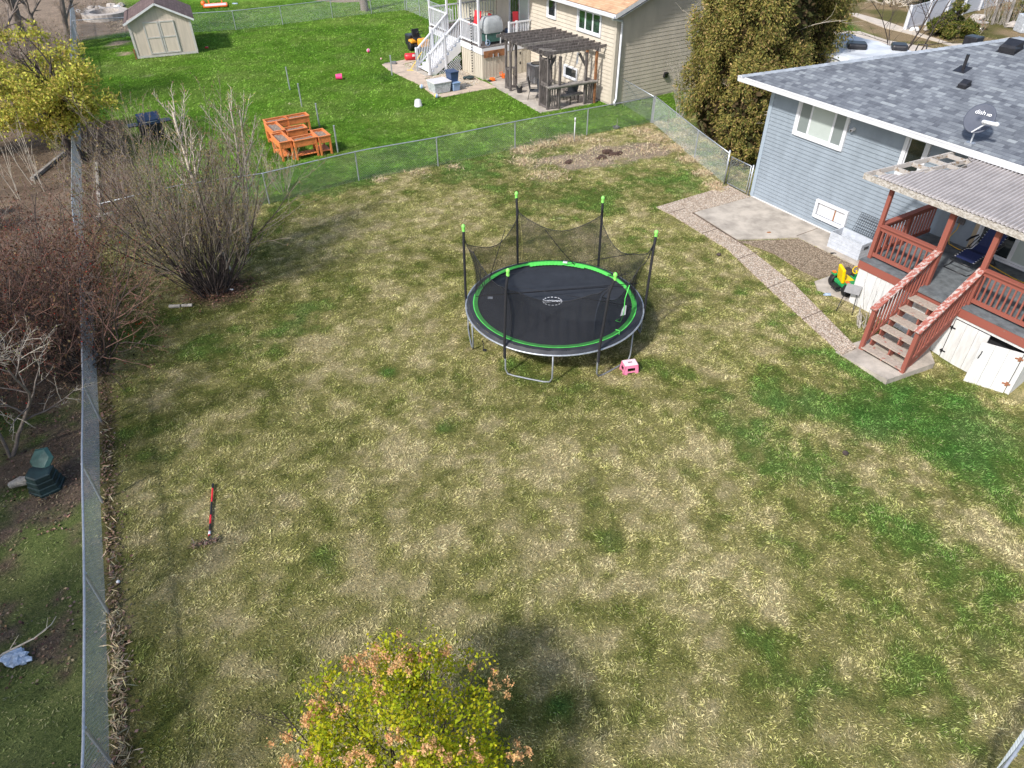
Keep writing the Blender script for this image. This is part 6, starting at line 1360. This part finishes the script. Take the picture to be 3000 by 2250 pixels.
# ================================================================ VEGETATION
class Twigs:
    """branching limbs; each limb a tapered tube. tips are collected for leaves"""
    def __init__(s): s.thick = MB(); s.thin = MB(); s.tips = []; s.cut = .011; s.rmin = .0034
    def limb(s, p, d, L_, r, depth, kids, curl=.25, up=.12, spread=.6, kid_len=.55, n=None, start=.3, jag=.09, taper=.35, gen=0):
        n = n or max(3, int(L_/.35)+2); pts = [p]; rad = [r]; c = Vector(p); dd = Vector(d).normalized()
        for k in range(n):
            dd = (dd + Vector((random.gauss(0,jag), random.gauss(0,jag), random.gauss(0,jag)+up*.3))).normalized(); c = c+dd*(L_/n); pts.append(c.copy()); rad.append(r*(1-(1-taper)*(k+1)/n))
        (s.thick if r > s.cut else s.thin).tube(pts, rad, 6 if r > .03 else (4 if r > .008 else 3), False)
        s.tips.append((pts[-1], dd.copy(), gen))
        if depth > 0:
            for k in range(kids):
                t = start+(1-start)*((k+random.random())/kids); i = min(int(t*n), n-1); q = pts[i].lerp(pts[i+1], t*n-i); ax = (pts[i+1]-pts[i]).normalized()
                o = Vector((random.gauss(0,1), random.gauss(0,1), random.gauss(0,1))); o = (o-ax*o.dot(ax)).normalized(); nd = (ax*math.cos(spread*random.uniform(.6,1.3))+o*math.sin(spread)+Vector((0,0,up))).normalized()
                s.limb(q, nd, L_*kid_len*random.uniform(.6,1.15)*(1.15-.5*t), max(rad[i]*.62, s.rmin), depth-1, max(2, int(kids*.75)), curl, up, spread, kid_len, None, .25, jag*1.25, taper, gen+1)
        return pts
def bush(name, label, cat, base, height_, spreadr, nst, mats=('bark_dark','twig_tan'), group=None, lean=(0,0), kids=6, depth=2, r0=(.012,.03), leaves=None, budlen=.03, kid_len=.38, spread=.45, up=.22, jag=.06, seed=1, foot=.3, parent=None, lo=.2, fan=1.0, rmin=.0034):
    random.seed(seed); root = thing(name, label, cat, base, group); T = Twigs(); T.rmin = rmin
    for k in range(nst):
        t = random.uniform(0, 6.283); e = random.random()**.6*fan; rr = foot*random.random()
        p = Vector(base)+Vector((rr*math.cos(t), rr*math.sin(t), -.03))
        d = Vector((math.cos(t)*e*spreadr/height_+lean[0], math.sin(t)*e*spreadr/height_+lean[1], 1)); L_ = height_*random.uniform(.7,1.08)*(d.length*.5+.5)
        T.limb(p, d, L_, random.uniform(*r0), depth, kids, up=up, spread=spread, kid_len=kid_len, jag=jag, start=lo)
    T.thick.build('stems', mats[0], root, True)
    if T.thin.v: T.thin.build('twigs', mats[1], root, True)
    tips = np.array([list(p) for p, d, gn in T.tips if gn > 0 or depth == 0]); dirs = np.array([list(d) for p, d, gn in T.tips if gn > 0 or depth == 0])
    if leaves and len(tips):
        k, col, s0_, s1_, asp = leaves; P = np.repeat(tips, k, 0); D = np.repeat(dirs, k, 0)
        P = P - D*RNG.uniform(0, .5, (len(P),1))*RNG.uniform(0,.6,(len(P),1)) + RNG.normal(0, .02, P.shape); D = D+RNG.normal(0,.6,D.shape)
        cards('buds', 'leaf', P, RNG.uniform(s0_, s1_, len(P)), vary(col, len(P), .3), root, asp, D=D)
    random.seed(3); return root
# big bare multi stem bush by the side fence
bush('bare_bush', 'huge bare many stemmed bush fanning out from one foot on the lawn', 'bush', g(622,852), 3.85, 4.6, 112, ('bark_dark','twig_tan'), kids=8, depth=2, r0=(.010,.026), leaves=(3,(.25,.20,.09),.03,.065,.5), kid_len=.40, spread=.60, up=.20, jag=.075, seed=4, rmin=.0042, foot=.48, lo=.25, lean=(-.18,.26), fan=.98)
bush('pale_sapling', 'pale leafless sapling rising above the middle of the bare bush', 'tree', g(672,792), 6.2, .9, 1, ('bark_pale','bark_pale'), kids=13, depth=2, r0=(.075,.08), rmin=.0065, leaves=(2,(.42,.34,.16),.04,.07,.5), kid_len=.33, spread=.85, up=.34, jag=.03, seed=12, foot=.01, lo=.5, lean=(.0,.05))
bush('pale_sapling', 'smaller pale leafless sapling at the right edge of the bare bush', 'tree', g(722,742), 4.9, .7, 2, ('bark_pale','bark_pale'), kids=9, depth=2, r0=(.045,.055), rmin=.0065, leaves=(2,(.40,.33,.14),.04,.07,.5), kid_len=.34, spread=.85, up=.28, jag=.04, seed=21, foot=.05, lo=.42, lean=(.17,.05))
bush('sprouting_bush', 'low twiggy bush with pale buds at the back fence right of the bare bush', 'bush', g(835,560), 1.6, 1.1, 12, ('twig_tan','bark_pale'), kids=6, depth=2, r0=(.008,.014), leaves=(3,(.30,.30,.08),.03,.05,.5), kid_len=.4, seed=9, foot=.25)
# thicket beyond the side fence: shrubs with red berries
th = [(-12.4,17.2,3.1,2.2,42,'berry shrub at the far end of the thicket, reddish twigs'),(-12.3,15.4,3.4,2.2,48,'tall berry shrub in the middle of the thicket'),(-14.0,13.9,3.7,2.4,42,'dense dark berry shrub at the left edge of the thicket'),(-10.6,14.2,3.7,2.4,52,'berry shrub leaning over the side fence'),(-12.3,11.9,3.0,1.9,30,'low tangled berry shrub near the compost bin'),(-15.2,16.4,2.8,1.8,26,'thin berry shrub at the left edge below the dark green shrub')]
for i, (x, y, h_, s_, n_, lb) in enumerate(th):
    b_ = bush('berry_shrub', lb, 'shrub', (x,y,0), h_, s_, n_, ('bark_dark','twig_tan' if i == 1 else 'twig_red'), 'berry shrubs in the thicket', kids=7, depth=2, r0=(.010,.024), leaves=(2,(.17,.10,.06),.03,.07,.6), kid_len=.42, spread=.8, up=.05, jag=.14, seed=30+i, foot=.7, lo=.15)
    n = 900; t = RNG.uniform(0,6.283,n); rr = s_*np.sqrt(RNG.random(n)); zz = h_*RNG.uniform(.2,.95,n)
    P = np.stack([x+rr*np.cos(t), y+rr*np.sin(t), zz], 1); k = np.repeat(RNG.integers(0, 60, n), 1); cl = P[:60][k]+RNG.normal(0,.10,(n,3))
    sel = RNG.random(n) < .35; cl[~sel] = P[~sel]; cards('berries', 'leaf', cl, RNG.uniform(.02,.04,n), vary((.34,.035,.02) , n, .3)*np.where(RNG.random((n,1)) < .45, 1, .45), b_, .95)
    n = 2600; t = RNG.uniform(0,6.283,n); rr = s_*.95*np.sqrt(RNG.random(n)); zz = h_*RNG.uniform(.05,.8,n)
    cards('dead_leaves', 'litter', np.stack([x+rr*np.cos(t), y+rr*np.sin(t), zz], 1), RNG.uniform(.03,.075,n), vary((.11,.072,.045), n, .45), b_, .6)
bush('grey_branched_tree', 'grey crooked branch tree reaching over the side fence above the compost bin', 'tree', (-10.8,11.1,0), 3.2, 1.2, 2, ('bark','bark_pale'), kids=8, depth=3, r0=(.035,.05), leaves=(1,(.30,.30,.12),.02,.04,.5), kid_len=.5, spread=.85, up=.02, jag=.10, seed=77, foot=.15, lo=.3, lean=(.12,.28))
def foliage(root, blobs_, n, size, cols, asp=.5, mat='leaf', shell=.55, droop=0.0, name='crown', noise_cut=.0, pull=(0,0,0), clump=0, out=.6):
    """leaf clusters over lumpy volumes. blobs_: (centre, (rx,ry,rz))"""
    vol = np.array([b[1][0]*b[1][1]*b[1][2] for b in blobs_])**.67; vol = vol/vol.sum(); Ps = []; Ns = []
    for (c, r), f in zip(blobs_, vol):
        k = int(n*f); v = RNG.normal(size=(k,3)); v /= np.linalg.norm(v, axis=1, keepdims=True)
        rad = (1-shell*RNG.random((k,1))**1.8)*(1+.16*RNG.normal(size=(k,1))*.5); 
        if clump:
            cc_ = RNG.normal(size=(clump,3)); cc_ /= np.linalg.norm(cc_, axis=1, keepdims=True); j = RNG.integers(0, clump, k); rr = RNG.uniform(.82,1.08,clump)[j][:,None]
            v = cc_[j]+RNG.normal(0,.55/math.sqrt(clump)*1.6,(k,3)); v /= np.linalg.norm(v,axis=1,keepdims=True); rad = rad*rr
        Ps.append(np.array(c)+v*rad*np.array(r)); Ns.append(v)
    P = np.concatenate(Ps); V = np.concatenate(Ns); keep = P[:,2] > .05; P, V = P[keep], V[keep]; k = len(P)
    D = V*out+RNG.normal(0,.6,V.shape)+np.array([0,0,-droop])+np.array(pull)
    col = np.array(cols)[RNG.choice(len(cols), k, p=None)]*(1+.22*RNG.normal(size=(k,1))); col = np.clip(col,.005,.9)
    return cards(name, mat, P, RNG.uniform(*size, k), col, root, asp, D=D, N=V.copy())
# the big cedar cluster between the two houses
random.seed(5)
def cedar(label, x, y, h_, r_, n, seed, bot=.15):
    global RNG
    RNG = np.random.default_rng(seed); random.seed(seed); root = thing('cedar_tree', label, 'tree', (x,y,0), 'cedars between the houses')
    MB().tube([(x,y,-.1),(x+.1,y,1.5),(x,y+.1,h_*.7)], [.2,.16,.05], 8).build('trunk', 'bark', root, True)
    bl = []
    for k in range(52):
        t = random.uniform(0,6.283); z = random.uniform(bot, .95); prof = r_*(1.0-.42*max(0,z-.35)/.65)*(.75+.25*min(1,z/.22)); rr = prof*random.uniform(.45,.82); s_ = random.uniform(.6,1.0)*r_*.44
        bl.append(((x+rr*math.cos(t), y+rr*math.sin(t), z*h_), (s_*.9, s_*.9, s_*1.35)))
    cols = [(.31,.27,.075),(.24,.235,.065),(.38,.31,.10),(.17,.19,.055),(.33,.28,.08),(.43,.30,.135),(.13,.15,.045)]
    foliage(root, bl, n, (.05,.15), cols, .36, shell=.35, droop=.4, clump=34, out=.8)
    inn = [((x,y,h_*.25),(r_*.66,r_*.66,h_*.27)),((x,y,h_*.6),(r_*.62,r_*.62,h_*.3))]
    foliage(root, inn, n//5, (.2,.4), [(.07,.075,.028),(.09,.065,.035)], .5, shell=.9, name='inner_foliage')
    T = Twigs(); 
    for k in range(9): t = random.uniform(0,6.283); z = random.uniform(.3,.95)*h_; T.limb(Vector((x+r_*.5*math.cos(t),y+r_*.5*math.sin(t),z)), Vector((math.cos(t),math.sin(t),random.uniform(-.2,.6))), r_*.72, .014, 1, 4, jag=.12)
    T.thick.build('bare_limbs', 'bark_pale', root, True); T.thin.build('bare_twigs', 'bark_pale', root, True); return root
cedar('largest olive green cedar in front, between the beige and blue houses', 9.55, 30.2, 8.4, 2.8, 210000, 41)
cedar('cedar behind the largest one, next to the blue house roof', 12.35, 33.2, 7.8, 2.4, 90000, 42, .3)
cedar('low bushy cedar by the garden gate at the corner of the blue house', 9.05, 27.6, 3.8, 1.2, 36000, 43)
RNG = np.random.default_rng(99)
bush('wispy_shrub', 'wispy leafless shrub against the gable wall left of the cedars', 'shrub', (7.7,33.0,0), 2.4, 1.0, 26, ('twig_red','log_bleached'), kids=6, depth=2, r0=(.006,.010), kid_len=.42, spread=.5, seed=51, foot=.2)
bush('wispy_branches', 'thin bare tree behind the cedars hanging over the street', 'tree', (19.0,37.0,0), 7.0, 2.6, 3, ('bark_dark','bark_dark'), kids=9, depth=2, r0=(.03,.05), kid_len=.5, spread=.8, seed=52, foot=.2, lo=.3, up=0)
# yellow leaved tree, left
random.seed(8)
def leafy(name, label, x, y, h_, r_, n, cols, seed, nb=26, cz_=.62, size=(.08,.17), flat=.7, trunk=.14, trunks=2, mat='bark_dark', lean=(0,0), asp=.5, shell=.7, kn=.35):
    global RNG
    RNG = np.random.default_rng(seed); random.seed(seed); root = thing(name, label, 'tree', (x,y,0)); T = Twigs(); T.cut = 0
    for k in range(trunks): T.limb(Vector((x+.25*k,y,-.1)), Vector((lean[0]+random.uniform(-.35,.35),lean[1]+random.uniform(-.2,.2),1)), h_*.8, trunk, 2, 7, kid_len=.55, spread=.8, jag=.09, up=.1, taper=.25)
    T.thick.build('trunk', mat, root, True)
    bl = []
    for k in range(nb):
        v = Vector((random.gauss(0,1),random.gauss(0,1),random.gauss(0,1))).normalized()*random.random()**kn; s_ = random.uniform(.2,.42)*r_; bl.append(((x+lean[0]*h_*.6+v.x*r_*.85, y+lean[1]*h_*.6+v.y*r_*.85, h_*cz_+v.z*r_*flat), (s_,s_,s_*.8)))
    foliage(root, bl, n, size, cols, asp, shell=shell, clump=9); return root
YC = [(.54,.51,.09),(.46,.47,.08),(.38,.40,.07),(.58,.49,.12),(.30,.33,.07),(.48,.37,.11)]
leafy('yellow_tree', 'yellow green tree with dark forked trunk beyond the side fence', -17.4, 27.9, 4.8, 2.7, 22000, YC, 61, nb=30, kn=.6, flat=.75, cz_=.60, lean=(-.08,0), trunk=.17)
leafy('yellow_tree', 'yellow green tree cut off by the left edge of the picture', -21.6, 28.6, 5.2, 3.0, 18000, YC, 62, nb=26, kn=.6, cz_=.6, trunk=.12)
leafy('dark_shrub', 'dark green shrub at the left edge below the yellow trees', -17.9, 22.0, 1.6, 1.1, 6000, [(.035,.055,.03),(.05,.07,.035),(.02,.035,.02)], 63, nb=12, cz_=.5, size=(.06,.12), trunk=.03)
RNG = np.random.default_rng(100)
# rough bare trees in the far left corner
for i, (x, y, h_, r0_, lb) in enumerate(((85,150,9,.34,'thick rough bare trunk at the far left'),(52,175,9,.16,'dark bare trunk left of the thick one at the far left'),(205,110,8,.15,'bare brown trunk close to the far end of the side fence'),(140,120,7,.12,'thin bare tree between the trunks at the far left'),(20,130,8,.14,'bare tree at the upper left corner'))):
    p = g(x, y+25); bush('bare_tree', lb, 'tree', p, h_, 1.6, 1, ('bark','twig_tan'), 'bare trees in the far left corner', kids=10, depth=2, r0=(r0_,r0_*1.05), kid_len=.42, spread=.75, up=.05, jag=.05, seed=80+i, foot=.01, lo=.15)
for i, (x, y, h_, lb) in enumerate(((150,215,2.2,'tangle of brown brush behind the yellow tree'),(60,235,2.4,'dense brown brush at the left edge behind the yellow tree'),(190,160,2.0,'brown brush by the fence below the bare trunks'),(95,190,2.2,'brown brush around the foot of the thick bare trunk'),(25,110,2.4,'brown brush in the upper left corner'),(250,30,1.3,'low twiggy brush beyond the fire pit'))):
    bush('brush', lb, 'shrub', g(x, y+20), h_, 2.0, 26, ('twig_tan','twig_tan'), 'brown brush in the far left corner', kids=6, depth=2, r0=(.012,.02), leaves=(2,(.24,.18,.12),.04,.08,.5), kid_len=.5, spread=.8, up=.05, jag=.12, seed=90+i, foot=.9, lo=.15)
for i, (x, y) in enumerate(((70,500),(100,520),(30,545))):
    bush('whip_sapling', ['pair of pale whips left of the leaf litter slope','slender pale whip beside the yellow tree foot','thin leaning whip at the left edge'][i], 'sapling', g(x+30, y+40), 2.6, .8, 3, ('bark_pale','bark_pale'), None, kids=3, depth=1, r0=(.012,.02), kid_len=.4, seed=110+i, foot=.1, jag=.05)
# edging strip left
mb = MB(); a_, b_ = g(95,530), g(205,440); mb.beam(a_+Vector((0,0,.06)), b_+Vector((0,0,.06)), .12, .12); mb.beam(a_.lerp(b_,.99)+Vector((0,0,.06)), g(160,395,.06), .12, .12); props(mb.build('timber_edging', 'weathered_pale', None), 'pale timber edging left of the yellow tree trunk', 'edging')
mb = MB(); a_, b_ = g(283,480), g(295,640); mb.beam(a_+Vector((0,0,.05)), b_+Vector((0,0,.05)), .10, .10); mb.beam(g(275,648)+Vector((0,0,.05)), g(335,628)+Vector((0,0,.05)), .12, .12); props(mb.build('timber_edging', 'log_bleached', None), 'bleached timber edging behind the bare bush', 'edging')
# foreground shrub with dried flower heads
RNG = np.random.default_rng(7); random.seed(17); fx0, fy0 = -1.36, 4.0
fs = thing('flowering_shrub', 'yellow green shrub with dried orange flower heads in the foreground', 'shrub', (fx0, fy0, 0)); T = Twigs(); T.cut = 0
for k in range(26):
    t = random.uniform(0,6.283); e = random.random()**.6; T.limb(Vector((fx0+.15*math.cos(t),fy0+.15*math.sin(t),0)), Vector((math.cos(t)*e*.75,math.sin(t)*e*.75,1)), random.uniform(2.1,2.75), .018, 2, 6, kid_len=.35, spread=.6, up=.2, jag=.07, start=.3)
T.thick.build('stems', 'bark_dark', fs, True)
tips = np.array([list(p) for p, d, gn in T.tips]); cc_ = np.array([fx0, fy0, 1.55]); dd_ = (tips-cc_)/np.array([1.42,1.42,1.15]); tips = tips[np.linalg.norm(dd_,axis=1) < 1.15]
k = 22; P = np.repeat(tips, k, 0)+RNG.normal(0,.075,(len(tips)*k,3)); P = P[RNG.random(len(P)) < min(1, 13500/len(P))]
v = RNG.normal(size=(5500,3)); v[:,2] = np.abs(v[:,2])*.9; v /= np.linalg.norm(v,axis=1,keepdims=True); q = cc_+v*np.array([1.38,1.38,1.1])*RNG.uniform(.7,1.0,(5500,1))
q = q[fbm(q[:,0]*3,q[:,1]*3,1.2,5,3) > .42]; P = np.concatenate([P,q]); n = len(P)
LC = np.array([(.40,.44,.02),(.33,.39,.02),(.48,.48,.03),(.24,.31,.02),(.54,.47,.03)]); col = LC[RNG.integers(0,5,n)]*(1+.18*RNG.normal(size=(n,1)))
cards('leaves', 'leaf', P, RNG.uniform(.036,.064,n), np.clip(col,.01,.9), fs, .66, up=.8)
hs = []; 
for k in range(66):
    t = random.uniform(0,6.283); ph = math.acos(random.uniform(.02,1)); hs.append(cc_+np.array([1.44*math.sin(ph)*math.cos(t),1.44*math.sin(ph)*math.sin(t),1.15*math.cos(ph)])*random.uniform(.92,1.07))
hs = np.array(hs); 
for k, c in enumerate(hs):
    sz_ = random.uniform(.035,.085); m_ = int(2600*sz_); q3_ = RNG.normal(size=(4,3))*sz_*.95; d = RNG.normal(size=(m_,3))*np.array([sz_*.36,sz_*.36,sz_*.55])+q3_[RNG.integers(0,4,m_)]; dpos = c+d
    cards('flower_head', 'leaf', dpos, RNG.uniform(.02,.038,m_), vary((.76,.46,.22),m_,.2,.05), fs, .8)
# evergreen and dry plants across the street
def evergreen(label, x, y, h_, r_, n, seed):
    global RNG
    RNG = np.random.default_rng(seed); random.seed(seed); p = g(x, y); root = thing('evergreen_shrub', label, 'shrub', p); MB().tube([p, p+Vector((0,0,h_*.8))], [.1,.03], 8).build('trunk', 'bark_dark', root, True); bl = []
    for k in range(26): z = random.random()**1.3; t = random.uniform(0,6.283); rr = r_*(1-z)**.8*random.uniform(.4,.95); s_ = r_*.34*(1.1-z*.7); bl.append(((p.x+rr*math.cos(t),p.y+rr*math.sin(t),.25+z*(h_-.3)),(s_,s_,s_*.75)))
    foliage(root, bl, n, (.10,.22), [(.14,.165,.035),(.09,.125,.03),(.19,.20,.05),(.24,.20,.06)], .4, clump=10, shell=.6, out=.9)
evergreen('conical olive evergreen shrub in front of the vinyl fence', 2783, 108, 2.5, 1.4, 18000, 71)
evergreen('rounded evergreen at the upper right edge of the street garden', 3005, 70, 2.0, 1.3, 8000, 72)
RNG = np.random.default_rng(101)
for i, (x, y, h_, lb) in enumerate(((2895,60,1.9,'tall dry ornamental grass by the end of the vinyl fence'),(2925,70,1.6,'dry reddish shrub behind the bird bath'),(2955,75,1.4,'dry brush below the rounded evergreen'),(2850,100,.8,'low dead brush beside the bird bath'),(2800,80,.7,'dead perennials right of the conical evergreen'))):
    bush('dry_shrub', lb, 'shrub', g(x,y), h_, .8, 34, ('log_bleached','twig_tan'), None, kids=3, depth=1, r0=(.010,.016), kid_len=.4, spread=.4, up=.3, seed=120+i, foot=.4, leaves=(3,(.30,.20,.10),.06,.14,.35))
for i, (x0, y0, x1, y1) in enumerate(((2905,72,2926,-10),(2945,80,2985,-10),(2975,66,2998,-10))):
    a_ = g(x0,y0); props(MB().beam(a_, a_+Vector((.0,.15,2.3)), .12, .12).build('wooden_post', 'weathered_pale', None), ['weathered post by the dry ornamental grass across the street','leaning weathered post beside the rounded evergreen','weathered post nearest the right edge across the street'][i], 'post', None)
bush('fallen_tree', 'pile of bare grey branches at the top beyond the sidewalk', 'branches', g(2610,10), 1.0, 2.6, 14, ('bark_pale','bark_pale'), None, kids=5, depth=2, r0=(.03,.07), kid_len=.5, spread=.9, up=0, seed=131, foot=1.2)
leafy('round_bush', 'dark green bush at the top left of the vinyl fence', *g(2700,18).xy, 1.8, 1.6, 5000, [(.05,.10,.025),(.07,.12,.03),(.03,.06,.02)], 64, nb=14, cz_=.5, size=(.08,.16), trunk=.05)
RNG = np.random.default_rng(102)
# shrub stump and whips by the red stairs
bush('cut_back_shrub', 'cut back woody shrub with thick stubs beside the red stairs', 'shrub', H(7.55,-3.75), .55, .5, 16, ('log_bleached','log_bleached'), None, kids=3, depth=1, r0=(.014,.035), kid_len=.4, seed=141, foot=.18, jag=.15, lo=.2)
bush('thin_whips', 'three long thin whips growing in front of the white deck skirting', 'sapling', H(7.45,-3.5), 1.35, .55, 4, ('bark_dark','bark_dark'), None, kids=3, depth=1, r0=(.004,.007), kid_len=.1, seed=144, foot=.12, jag=.03, up=.4, lo=.4)
bush('young_stem', 'single reddish young stem by the slanting fence', 'sapling', g(1950,395), 1.5, .2, 2, ('twig_red','twig_red'), None, kids=4, depth=1, r0=(.006,.009), kid_len=.2, seed=145, foot=.05, jag=.04)
# trees and tall shrubs standing just outside the picture on the left; they shade the left of the lawn
OUTT = [(-24.2,31.5,10.5,3.2),(-13.9,6.6,7.2,2.6),(-15.8,11.0,6.4,2.4),(-12.6,2.6,7.6,2.6),(-10.8,-.9,7.6,2.6)]
for i, (x, y, h_, s_) in enumerate(OUTT):
    bush('boundary_tree', ['bare tree outside the left edge beside the far lawn','third bare tree outside the left edge, counted from the front','fourth bare tree outside the left edge, counted from the front','second bare tree outside the left edge, counted from the front','first bare tree outside the left edge, counted from the front'][i], 'tree', (x,y,0), h_, s_, 11, ('bark','twig_tan'), 'bare trees beyond the left edge', kids=12, depth=2, r0=(.05,.09), kid_len=.42, spread=.7, up=.1, jag=.07, seed=150+i, foot=.7, lo=.12, leaves=(5,(.2,.17,.08),.08,.16,.6))
